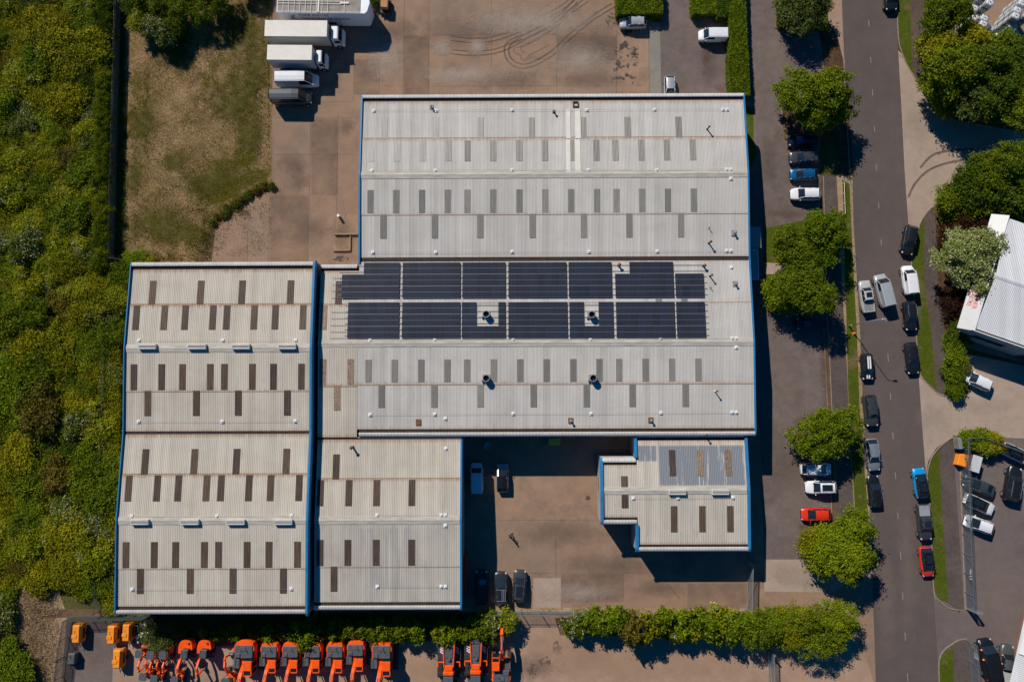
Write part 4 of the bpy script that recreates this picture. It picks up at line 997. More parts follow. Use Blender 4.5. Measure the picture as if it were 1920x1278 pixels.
# ================================================================ VEHICLES
PAINT = {}
def paint(col, rough=0.3, metal=0.35):
    k = (col, rough, metal)
    if k not in PAINT:
        PAINT[k] = mat('car_paint', col, rough, metal, coat=0.5, var=0.05, scale=2.0)
    return PAINT[k]
KINDS = dict(
    hatch=dict(L=4.1, W=1.78, H=1.48, hood=.85, ws=.75, rw=.4, tail=.12, hz=.92, bz=.95, nz=.68),
    mini=dict(L=3.9, W=1.74, H=1.44, hood=.95, ws=.5, rw=.3, tail=.12, hz=.92, bz=.95, nz=.75),
    suv=dict(L=4.5, W=1.88, H=1.68, hood=1.05, ws=.65, rw=.35, tail=.12, hz=1.05, bz=1.08, nz=.85),
    bigsuv=dict(L=4.9, W=1.98, H=1.82, hood=1.25, ws=.6, rw=.3, tail=.15, hz=1.15, bz=1.18, nz=.98),
    saloon=dict(L=4.65, W=1.84, H=1.42, hood=1.15, ws=.8, rw=.75, tail=.5, hz=.9, bz=.93, nz=.68),
    estate=dict(L=4.7, W=1.82, H=1.47, hood=1.15, ws=.75, rw=.45, tail=.15, hz=.9, bz=.94, nz=.68),
    mpv=dict(L=4.5, W=1.82, H=1.62, hood=.8, ws=.9, rw=.35, tail=.12, hz=.98, bz=1.0, nz=.7),
    van=dict(L=4.4, W=1.82, H=1.84, hood=.75, ws=.6, rw=.06, tail=.08, hz=1.1, bz=1.12, nz=.8),
    midvan=dict(L=5.0, W=1.95, H=1.98, hood=.75, ws=.7, rw=.06, tail=.08, hz=1.15, bz=1.2, nz=.85),
    bigvan=dict(L=6.4, W=2.05, H=2.65, hood=.85, ws=.85, rw=.08, tail=.08, hz=1.3, bz=1.35, nz=.95),
    pickup=dict(L=5.2, W=1.9, H=1.8, hood=1.2, ws=.6, rw=.25, tail=1.75, hz=1.12, bz=1.14, nz=.95))
def vehicle(kind, px, py, ang, col, label, cat='car', roof=None, sunroof=False, rails=False, bars=False, cover=None, stripes=False, scale=1.0, beacons=False, metal=0.35, group=None, name=None):
    K = dict(KINDS[kind]); L, W, H = K['L'], K['W'], K['H']
    x, y = G(px, py, .8)
    nm = name or {'van': 'panel_van', 'midvan': 'panel_van', 'bigvan': 'panel_van', 'pickup': 'pickup_truck'}.get(kind, 'parked_car')
    t = thing(nm, label, cat, (x, y, 0.03), radians(ang), group)
    t.scale = (scale,) * 3
    pm = paint(col, metal=metal); hl = L / 2
    xw0 = hl - K['hood']; xw1 = xw0 - K['ws'] * (1.2 if kind in ('suv', 'hatch', 'estate', 'saloon', 'mpv') else 1.0); xr0 = -hl + K['tail']; xr1 = xr0 + K['rw'] * (1.25 if kind in ('suv', 'hatch', 'estate', 'saloon', 'mpv') else 1.0)
    isvan = kind in ('van', 'midvan', 'bigvan'); pk = kind == 'pickup'
    bedz = 1.02
    def zs(xx):
        if xx > xw0: u = (xx - xw0) / (hl - xw0); return K['hz'] - (K['hz'] - K['nz']) * u ** 1.7
        if xx < xr0 + .05: return (K['bz'] - .04) if not pk else bedz
        return K['bz']
    # body shell
    st = [-hl, -hl + .08, -hl + .3, -hl + .8]
    n = 8; st += [(-hl + .8) + (hl - .8 - (-hl + .8)) * i / n for i in range(1, n)] + [hl - .8, hl - .45, hl - .2, hl - .07, hl]
    wf = []
    for xx in st:
        u = abs(xx) / hl
        k = 1 - (.36 if xx > 0 else .22) * max(0, (u - .62) / .38) ** 2.6
        wf.append(k * W / 2)
    rings = []
    for xx, ww in zip(st, wf):
        e = 1.0 if abs(xx) < hl - .02 else .0
        z = zs(xx) - (0 if e else .12)
        lo = .22 if e else .38
        half = [(0, lo - .02), (ww * .80, lo), (ww * .96, .36), (ww, .58), (ww * .985, z - .14), (ww * .93, z - .03), (ww * .78, z + .012), (ww * .4, z + .04), (0, z + .05)]
        ring = [(xx, -a, b_) for a, b_ in half] + [(xx, a, b_) for a, b_ in half[-2:0:-1]]
        rings.append(ring)
    mb = MB(); mb.loft(rings)
    body = mb.build('body', pm, t, smooth=True)
    # glasshouse grid
    wb, wr = W / 2 * .90, W / 2 * (.72 if not isvan else .84)
    if kind == 'bigvan': wr = W / 2 * .82
    zb = K['bz'] - .01
    def sta(xx, top, wk=1.0, zr=None):
        zr = zr or H
        return [(xx, wb * wk, zb), (xx, (wr if top else wb * .93) * wk, (zr - .09) if top else zb + .02), (xx, (wr if top else wb * .93) * .82 * wk, (zr - .02) if top else zb + .03), (xx, 0, zr if top else zb + .04)]
    if isvan: xm = xw1 - 1.05
    else: xm = (xw1 + xr1) / 2
    S_ = [sta(xw0, False, .93), sta(xw1, True, .97, H - .03), sta(xm, True), sta(xr1, True, .98, H - .03), sta(xr0, False, .90)]
    def full(s_): return [(a, -b_, c) for a, b_, c in s_] + [(a, b_, c) for a, b_, c in s_[-2::-1]]
    F_ = [full(s_) for s_ in S_]
    if isvan: F_[4] = [(xr0 - .02, b_ * .99, c) for (a, b_, c) in F_[3]]
    def patch(i0, i1, j0, j1, grow=0.0):
        q = MB(); vs = []; 
        for i in range(i0, i1 + 1):
            for j in range(j0, j1 + 1):
                a, b_, c = F_[i][j]; vs.append((a, b_ * (1 + grow), c + grow))
        nj = j1 - j0 + 1
        q.add(vs, [(i * nj + j, i * nj + j + 1, (i + 1) * nj + j + 1, (i + 1) * nj + j) for i in range(i1 - i0) for j in range(nj - 1)])
        return q
    rm = paint(roof) if roof else pm
    patch(0, 1, 1, 5).build('windscreen', M['carglass'], t, smooth=True)
    rf = patch(1, 3, 1, 5, .004)
    # thickness and pillars go with the roof panel
    def pillar(p, q, r=.035): rf.tube(p, q, r, r, 5)
    for sgn in (0, 6):
        j = 1 if sgn == 0 else 5
        pillar(F_[0][j], F_[1][j], .045); pillar(F_[3][j], F_[4][j], .05)
        pillar(F_[2][0 if sgn == 0 else 6], F_[2][j], .04)
        for a in (1, 2): pillar(F_[a][j], F_[a + 1][j], .03)
    for jj in ((0, 1), (5, 6)):
        if isvan:
            patch(0, 2, *jj).build('side_window', M['carglass'], t)
            q = patch(2, 4, *jj, .003); rf.add(q.v, q.f)
        else: patch(0, 4, *jj).build('side_window', M['carglass'], t)
    if isvan:
        ring = F_[4]; rf.add(ring, [tuple(range(6, -1, -1))])
    else: patch(3, 4, 1, 5).build('rear_window', M['carglass'], t, smooth=True)
    rf.build('roof', rm, t, smooth=not isvan)
    if sunroof:
        q = MB(); a, c = xw1 - .25, xr1 + .35
        if roof == 'pan': a, c = xw1 - .02, xr1 + .1
        q.bbox(((a + c) / 2, 0, H + .0), (a - c, wr * 1.35, .035), .012); q.build('sunroof', M['carglass'], t)
    if rails:
        for s_ in (-1, 1):
            q = MB(); q.path([(xw1 - .15, s_ * wr * .93, H - .03), (xw1 - .25, s_ * wr * .93, H + .05), (xr1 + .2, s_ * wr * .93, H + .05), (xr1 + .1, s_ * wr * .93, H - .03)], .022, 5); q.build('roof_rail', M['steel'], t)
    if bars:
        q = MB()
        for xx in (xw1 - .5, xr1 + .5): q.box((xx, 0, H + .09), (.06, wr * 2, .03))
        for s_ in (.1, .3, .5): q.box(((xw1 + xr1) / 2, -s_ * wr * 1.6, H + .125), (1.5, .07, .04))
        q.build('roof_bars', M['steel'], t)
    if stripes:
        q = MB()
        for s_ in (-.16, .16):
            q.box(((xw1 + xr1) / 2 - .05, s_, H + .006), (xw1 - xr1 - .2, .2, .012))
            q.box(((xw0 + hl) / 2 + .05, s_, K['hz'] + .0), (K['hood'] * .55, .2, .02), ry=.09)
        q.build('bonnet_stripes', M['white'], t)
    if beacons:
        for xx, s_ in ((xw1 + .4, 1), (xw1 - .8, 1), (xw1 - .9, -1)):
            q = MB(); q.bbox((xx, s_ * W / 2 * .97, 1.35), (.22, .22, .2), .05); q.build('orange_marker', M['lamp_amber'], t)
    if pk:
        bx0, bx1 = -hl + .06, xr0 - .02
        q = MB()
        for s_ in (-1, 1): q.bbox(((bx0 + bx1) / 2, s_ * (W / 2 - .10), bedz + .08), (bx1 - bx0, .13, .22), .03)
        q.bbox((bx0 + .05, 0, bedz + .08), (.1, W - .3, .22), .03)
        q.build('bed_side', pm, t)
        q = MB(); q.box(((bx0 + bx1) / 2, 0, bedz + (.175 if cover else .05)), (bx1 - bx0 - .1, W - .34, .03))
        if not cover:
            for k in range(6): q.box(((bx0 + bx1) / 2, -W * .32 + k * W * .128, bedz + .075), (bx1 - bx0 - .2, .05, .02))
        q.build('bed_cover' if cover else 'bed_floor', cover or M['dullsteel'], t)
    # wheels
    wr_ = .33 if H < 1.6 else .37
    for xx in (hl - .82, -hl + .8):
        for s_ in (-1, 1):
            yo = s_ * (W / 2 - .10)
            q = MB(); q.tube((xx, yo - .11, wr_ - .03), (xx, yo + .11, wr_ - .03), wr_, wr_, 18); wh = q.build('wheel', M['rubber'], t)
            q = MB(); q.tube((xx, yo + s_ * .108, wr_ - .03), (xx, yo + s_ * .122, wr_ - .03), wr_ * .66, wr_ * .6, 14); q.build('rim', M['alloy'], wh)
    for s_ in (-1, 1):
        q = MB(); q.bbox((xw0 - .28, s_ * (W / 2 + .09), K['bz'] + .02), (.12, .2, .14), .04); q.build('mirror', pm if not roof else rm, t)
        q = MB(); q.bbox((hl - .2, s_ * W * .36, K['nz'] - .0), (.30, .26, .12), .05, rz=-s_ * .35); q.build('headlight', M['lamp_clear'], t)
        q = MB(); q.bbox((-hl + .10, s_ * W * .40, K['bz'] - .16), (.14, .22, .16), .04); q.build('tail_light', M['lamp_red'], t)
    q = MB(); q.box((hl - .005, 0, .52), (.06, W * .55, .2)); q.build('grille', M['dark'], t)
    q = MB(); q.box((xw0 - .02, 0, K['hz'] + .03), (.1, W * .66, .035)); q.build('wiper_cowl', M['dark'], t)
    return t

SILV = (0.42, 0.44, 0.46); WHT = (0.72, 0.73, 0.75); BLK = (0.017, 0.019, 0.023); DGR = (0.05, 0.055, 0.062); NAVY = (0.012, 0.02, 0.035)
vehicle('suv', 1187, 43, 180, SILV, 'silver hatchback parked below the clipped hedge at the north edge', scale=.93)
vehicle('van', 1336, 67, 180, WHT, 'small white van parked against the long hedge', 'van', metal=0.0)
vehicle('hatch', 1256, 166, -90, SILV, 'silver car half under the north eave of the central block')
gq = 'cars in the west car park'
vehicle('suv', 1506, 264, 180, NAVY, 'dark car half hidden under the big tree, topmost of the four in the row', group=gq)
vehicle('suv', 1508, 296, 180, (0.06, 0.065, 0.07), 'dark grey car in tree shade above the blue car', group=gq)
vehicle('hatch', 1507, 327, 180, (0.01, 0.13, 0.30), 'metallic blue car between the dark grey and the white car', group=gq, metal=.5)
vehicle('suv', 1510, 364, 180, WHT, 'white estate style car, lowest of the four in the upper row', group=gq, metal=0.0)
vehicle('suv', 1522, 607, 180, NAVY, 'dark blue car in deep tree shade opposite the parked pickup', group=gq)
vehicle('mpv', 1530, 879, 0, (0.60, 0.66, 0.70), 'pale silver people carrier dappled by leaf shadow', group=gq, metal=.1)
vehicle('suv', 1539, 913, 180, WHT, 'white crossover with a black glass roof beside the pale silver people carrier', group=gq, sunroof=True, roof=None, metal=0.0)
vehicle('hatch', 1530, 964, 180, (0.62, 0.03, 0.008), 'red hatchback partly under the lowest tree of the car park', group=gq, metal=0.0, scale=1.05)
gr = 'vehicles parked along the road'
vehicle('suv', 1704.5, 450, -103, BLK, 'black crossover parked at an angle by the end of the beige junction', group=gr)
vehicle('van', 1704, 525, 95, WHT, 'small white van parked on the east kerb of the road', 'van', group=gr, metal=0.0)
vehicle('suv', 1706, 592, -87, BLK, 'black car with roof rails directly behind the white van', group=gr, rails=True, scale=.97)
vehicle('pickup', 1624.5, 556, 96, (0.50, 0.51, 0.50), 'silver pickup with open bed parked beside the silver van', 'pickup', group=gr, metal=.2, scale=.93, sunroof=True)
vehicle('midvan', 1656, 545, 102, (0.44, 0.46, 0.47), 'silver grey van standing in the road beside the silver pickup', 'van', group=gr, scale=1.0, metal=.3)
vehicle('mini', 1626, 687, -89, BLK, 'small black car with two white roof stripes', group=gr, stripes=True)
vehicle('bigsuv', 1632, 769, -87, (0.055, 0.06, 0.065), 'dark grey off roader parked on the west kerb below the striped car', group=gr, scale=.95)
vehicle('estate', 1710, 671, -86, BLK, 'black saloon at the end of the middle grass verge', group=gr)
vehicle('estate', 1637, 852, -86, (0.24, 0.27, 0.30), 'silver blue estate parked beside the fourth tree', group=gr, rails=True)
vehicle('estate', 1640, 921, 93, (0.012, 0.016, 0.018), 'black estate parked behind the silver blue estate', group=gr, scale=.97)
vehicle('hatch', 1726, 905, 96, (0.005, 0.27, 0.60), 'bright sky blue car with dark roof facing north', group=gr, roof=(0.01, 0.012, 0.015), sunroof=True, metal=.1, scale=1.06)
vehicle('pickup', 1732.5, 978, -88, (0.05, 0.055, 0.062), 'dark grey pickup with grey load cover between the sky blue and the red car', 'pickup', group=gr, cover=mat('tonneau_grey', (0.24, 0.26, 0.29), 0.6, var=.1), sunroof=True, beacons=False, scale=.98)
vehicle('hatch', 1738, 1053, -86, (0.55, 0.03, 0.01), 'orange red car with black glass roof, lowest on the road', group=gr, roof=(0.01, 0.01, 0.012), sunroof=True, metal=0.0, scale=1.03)
vehicle('suv', 1669.5, -6, -90, BLK, 'black car cut by the top edge at the right of the road', group=gr)
vehicle('suv', 1831, 713, 154, WHT, 'white hatchback parked askew below the white roofed unit', metal=0.0)
ge = 'cars in the east car park'
vehicle('suv', 1905, 850, -26, (0.68, 0.69, 0.70), 'white car with black roof beside the diagonal fence', group=ge, roof=(0.01, 0.012, 0.014), sunroof=True, metal=0.0)
vehicle('saloon', 1836, 911, 158, (0.06, 0.07, 0.08), 'dark grey saloon, topmost of three parked along the pale fence', group=ge)
vehicle('suv', 1836, 945, -25, (0.68, 0.69, 0.70), 'white crossover with black roof between the dark saloon and the white hatchback', group=ge, roof=(0.01, 0.012, 0.014), sunroof=True, metal=0.0, scale=.97)
vehicle('hatch', 1835, 983, 160, WHT, 'all white hatchback, lowest of three parked along the pale fence', group=ge, metal=0.0, scale=1.06)
vehicle('bigsuv', 1898, 907, 77, BLK, 'large black off roader with roof rails standing alone in the east car park', group=ge, rails=True, scale=1.02)
vehicle('midvan', 1852, 1234, 99, (0.012, 0.016, 0.02), 'black van with orange markers behind the corner fence', 'van', group=ge, beacons=True, scale=1.12)
vehicle('pickup', 1885, 1243, 80, (0.10, 0.11, 0.12), 'grey pickup with a pale load cover next to the black van', 'pickup', group=ge, cover=mat('load_cover_grey', (0.36, 0.37, 0.37), 0.6, var=.1), beacons=True, scale=1.0)
vehicle('hatch', 1862, 1300, -22, (0.02, 0.06, 0.12), 'dark blue car at the bottom edge behind the van', group=ge)
gc = 'vehicles in the courtyard'
vehicle('van', 894, 896, 91, (0.62, 0.66, 0.68), 'white van standing in the deep courtyard shadow', 'van', group=gc, metal=0.0, scale=1.02)
vehicle('hatch', 942, 895, 90, (0.30, 0.31, 0.32), 'silver hatchback with black roof half in the courtyard shadow', group=gc, roof=(0.012, 0.014, 0.018), scale=1.02)
vehicle('bigsuv', 903, 1100, 90, (0.012, 0.016, 0.022), 'black off roader fully in shadow beside the courtyard wall', group=gc, scale=.97)
vehicle('bigsuv', 940, 1103, 91, (0.035, 0.038, 0.043), 'black off roader with load bars on its roof', group=gc, bars=True, sunroof=True, scale=.97)
vehicle('suv', 974, 1098, 86, (0.06, 0.065, 0.07), 'charcoal crossover with a sunroof, rightmost of three in the courtyard', group=gc, sunroof=True, scale=1.0)
gl_ = 'lorries and vans by the grass'
vehicle('bigvan', 559, 152, 0, (0.66, 0.67, 0.69), 'white high roof van between the box lorry and the black van', 'van', group=gl_, metal=0.0, scale=1.0)
vehicle('bigvan', 548, 185, 0, (0.05, 0.058, 0.065), 'black high roof van at the south end of the lorry row', 'van', group=gl_, scale=.97)

def wheelset(t, xs, W, r=.48, w=.3):
    for xx in xs:
        for s_ in (-1, 1):
            yo = s_ * (W / 2 - w / 2 - .03)
            q = MB(); q.tube((xx, yo - w / 2, r), (xx, yo + w / 2, r), r, r, 18); wh = q.build('wheel', M['rubber'], t)
            q = MB(); q.tube((xx, yo + s_ * (w / 2 - .02), r), (xx, yo + s_ * (w / 2 + .015), r), r * .55, r * .5, 12); q.build('rim', M['steel'], wh)
def lorry(px0, px1, py0, py1, pxc, label, H=3.75, boxcol='cream'):
    """box lorry facing east; px/py give the lit roof of its box"""
    x0, y0 = G(px0, py0, H); x1, y1 = G(px1, py1, H); xc, _ = G(pxc, py0, 2.4)
    cx, cy = (x0 + x1) / 2, (y0 + y1) / 2; L_, W_ = x1 - x0, y0 - y1
    t = thing('box_lorry', label, 'lorry', (cx, cy, 0.0), radians(-.8), group=gl_)
    mb = MB(); mb.bbox((0, 0, (1.05 + H) / 2), (L_, W_, H - 1.05), .05); bx = mb.build('box_body', M['lorry_side'], t)
    mb = MB(); mb.bbox((0, 0, H + .02), (L_ + .02, W_ + .02, .06), .02)
    mb.build('box_roof', M[boxcol], bx)
    mb = MB(); mb.box((.8, 0, .85), (L_ + 1.2, .9, .3)); mb.box((0, 0, .95), (L_ - .2, W_ - .3, .14)); mb.build('chassis', M['dark'], t)
    cl = xc - x1 - .35; x0_ = L_ / 2 + .35; x1_ = x0_ + cl; W2 = W_ * .90; hc = 2.75
    mb = MB(); secs = []
    for xx, zt, k in ((x0_, hc - .05, .97), (x0_ + .1, hc, 1), (x0_ + cl * .52, hc, 1), (x0_ + cl * .62, hc - .12, .98), (x1_ - .28, 1.75, .98), (x1_ - .06, 1.62, .95), (x1_, 1.4, .88)):
        hw = W2 / 2 * k
        secs.append([(xx, -hw, .55), (xx, -hw, 1.5), (xx, -hw * (.93 if zt > 2 else 1), max(1.52, zt - .1)), (xx, -hw * .85, zt + .04), (xx, hw * .85, zt + .04), (xx, hw * (.93 if zt > 2 else 1), max(1.52, zt - .1)), (xx, hw, 1.5), (xx, hw, .55)])
    mb.loft(secs); mb.build('cab', M['white'], t, smooth=False)
    mb = MB(); a, c = Vector((x0_ + cl * .64, 0, hc - .10)), Vector((x1_ - .30, 0, 1.80))
    hw = W2 / 2 * .86
    mb.loft([[(a.x, -hw, a.z + .03), (a.x, hw, a.z + .03)], [(c.x + .02, -hw * 1.06, c.z + .03), (c.x + .02, hw * 1.06, c.z + .03)]], False, False)
    mb.build('windscreen', M['carglass'], t)
    for s_ in (-1, 1):
        mb = MB(); mb.box((x0_ + cl * .45, s_ * (W2 / 2 + .005), 1.95), (cl * .5, .04, .6)); mb.build('side_window', M['carglass'], t)
        mb = MB(); mb.bbox((x1_ - .25, s_ * (W2 / 2 + .22), 2.1), (.12, .25, .5), .03); mb.tube((x1_ - .25, s_ * (W2 / 2 - .05), 2.2), (x1_ - .25, s_ * (W2 / 2 + .2), 2.2), .02); mb.build('mirror', M['dark'], t)
        mb = MB(); mb.bbox((x1_ - .02, s_ * W2 * .38, .95), (.12, .3, .2), .03); mb.build('headlight', M['lamp_clear'], t)
    wheelset(t, (x0_ + cl * .5, -L_ * .22, -L_ * .22 - 0.01 - 1.1 if L_ > 8 else -L_ * .22), W_)
    return t
M['lorry_side'] = mat('lorry_curtain_grey', (0.50, 0.49, 0.46), 0.6, var=.08, scale=1.2)
lorry(497, 613, 39, 68.5, 643, 'large box lorry with cream roof and white cab, next to the exhibition trailer')
lorry(501.5, 584.5, 85, 112.5, 611, 'shorter box lorry with speckled cream roof and white cab')

# exhibition trailer with lettering on its flank
Ht = 4.0
xa, ya = G(518.5, 23, Ht); xb, yb = G(688, 29, Ht)
ytop = ya + 3.4
t = thing('exhibition_trailer', 'white exhibition trailer with caged grey roof and brown lettering on its side', 'trailer', (xa, ya, 0), radians(-1.2), group=gl_)
Lt = xb - xa
M['trailer_side'] = mat('trailer_white', (0.74, 0.77, 0.80), 0.4, var=.05, scale=.6)
mb = MB(); out = [(0, 0), (Lt - .35, 0), (Lt, .35), (Lt + .35, 1.7), (Lt, 3.05), (Lt - .35, 3.4), (0, 3.4)]
o0 = [(a, b_, .45) for a, b_ in out]; o1 = [(a, b_, Ht) for a, b_ in out]
mb.loft([o0, o1]); tb = mb.build('trailer_body', M['trailer_side'], t)
mb = MB(); mb.box((Lt / 2 - .45, 1.7, Ht + .015), (Lt - 1.1, 3.25, .03)); mb.build('trailer_roof', mat('dirty_trailer_roof', (0.22, 0.19, 0.165), .9, col2=(0.36, 0.32, 0.28), scale=1.2), tb)
mb = MB(); zt_ = Ht + .11
for k in range(13):
    if k in (9, 10): continue
    xx = 1.3 + k * .84 - .3
    if xx > Lt - 3.3: break
    mb.box((xx, 1.7, zt_), (.07, 3.2, .05))
for yy, l0 in ((.08, Lt - .9), (1.35, Lt * .72), (1.75, Lt * .72), (2.5, Lt * .72), (3.32, Lt - .9)): mb.box((l0 / 2, yy, zt_ + .03), (l0, .06, .05))
mb.box((6.3, 1.7, zt_), (.25, 3.2, .06)); mb.box((Lt * .72 + .4, 1.55, zt_ + .03), (1.3, .3, .04))
mb.build('roof_frame', M['cream'], tb)
mb = MB(); mb.box((Lt - 5.9, -.03, 1.15), (1.2, .06, .55)); mb.build('hatch', M['dark'], tb)
wheelset(t, (2.2, 3.4, 4.6, Lt - 2.0), 2.6, .5)
for c in t.children:
    if c.name.startswith('wheel'): c.location.y += 1.7
def text(body, size, loc, rot, m, parent=None, name='lettering', ext=.008, align='LEFT', sx=1.0, space=1.0):
    cu = bpy.data.curves.new(name, 'FONT'); cu.body = body; cu.size = size; cu.extrude = ext; cu.align_x = align; cu.space_character = space
    o = bpy.data.objects.new(name, cu); COL.objects.link(o)
    bpy.context.view_layer.update()
    me = bpy.data.meshes.new_from_object(o.evaluated_get(bpy.context.evaluated_depsgraph_get()))
    bpy.data.objects.remove(o); bpy.data.curves.remove(cu)
    me.materials.clear(); me.materials.append(m)
    o = bpy.data.objects.new(name, me); COL.objects.link(o)
    o.parent = parent; o.location = loc; o.rotation_euler = rot; o.scale = (sx, 1, 1)
    return o
brn = mat('brown_lettering', (0.045, 0.014, 0.008), .6)
text('COME AND SEE', .80, (3.1, -.015, 3.05), (pi / 2, 0, 0), brn, tb, sx=.78, space=1.05)
text('THE WORLD OF HONDA', .80, (3.3, -.015, 2.15), (pi / 2, 0, 0), brn, tb, sx=.78, space=1.05)
mb = MB()
for k in range(5):
    mb.add([(1.3 + .12 * k, -.02, 2.75 - .1 * k + .15), (2.55 - .08 * k, -.02, 3.35 - .22 * k), (2.45 - .1 * k, -.02, 3.2 - .22 * k)], [(0, 1, 2)])
mb.add([(1.3, -.02, 2.4), (2.8, -.02, 2.4), (2.75, -.02, 2.3), (1.7, -.02, 2.3)], [(0, 1, 2, 3)])
mb.build('wing_emblem', brn, tb)

# ---------------------------------------------------------------- plant machines
def track(t, L_, W_, yo, r=.38, name='track'):
    mb = MB(); N = 30; sec_o = []; per = []
    for i in range(N):
        u = i / N; P = 2 * (L_ - 2 * r) + 2 * pi * r; d = u * P; s = L_ - 2 * r
        if d < s: p = (-s / 2 + d, 2 * r); n_ = (0, 1)
        elif d < s + pi * r: a = (d - s) / r; p = (s / 2 + r * sin(a), r + r * cos(a)); n_ = (sin(a), cos(a))
        elif d < 2 * s + pi * r: p = (s / 2 - (d - s - pi * r), 0); n_ = (0, -1)
        else: a = (d - 2 * s - pi * r) / r; p = (-s / 2 - r * sin(a), r - r * cos(a)); n_ = (-sin(a), -cos(a))
        k = .025 if i % 2 else 0
        per.append((p[0] + n_[0] * k, p[1] + n_[1] * k))
    mb.loft([[(a, yo + sgn * W_ / 2, b_) for a, b_ in per] for sgn in (-1, 1)])
    for i in range(int(L_ / .2)): mb.box((-L_ / 2 + r + i * .2, yo, 2 * r + .02), (.07, W_, .04)) if i * .2 < L_ - 2 * r else None
    return mb.build(name, M['track'], t)

def bucket(t, p, w, s=1.0, rot=0.0, m='machine_grey'):
    mb = MB(); prof = [(0, 0), (.1, -.45), (.45, -.8), (.9, -.75), (1.05, -.45), (.95, -.42), (.82, -.6), (.5, -.66), (.22, -.4), (.12, 0)]
    c_, s_ = cos(rot), sin(rot)
    pr = [(p[0] + s * (a * c_ - b_ * s_), p[2] + s * (a * s_ + b_ * c_)) for a, b_ in prof]
    mb.loft([[(a, p[1] - w / 2, b_) for a, b_ in pr], [(a, p[1] + w / 2, b_) for a, b_ in pr]])
    bk = mb.build('bucket', M[m], t)
    mb = MB()
    for k in range(5):
        a, b_ = pr[4]; mb.box((a + .08 * s * c_, p[1] - w / 2 + w * (k + .5) / 5, b_ + .08 * s), (.22 * s, w * .09, .06))
    mb.build('teeth', M['steel'], bk)

def beam(mb, pts, w, ds, y=0.0, mi=0):
    """box-section arm through (x, z) points with depth ds[i]"""
    rings = []
    for i, (x, z) in enumerate(pts):
        a = pts[max(0, i - 1)]; c = pts[min(len(pts) - 1, i + 1)]
        d = Vector((c[0] - a[0], c[1] - a[1])).normalized(); n_ = Vector((-d.y, d.x)) * ds[i] / 2
        rings.append([(x - n_.x, y - w / 2, z - n_.y), (x - n_.x, y + w / 2, z - n_.y), (x + n_.x, y + w / 2, z + n_.y), (x + n_.x, y - w / 2, z + n_.y)])
    mb.loft(rings, True, True, mi)

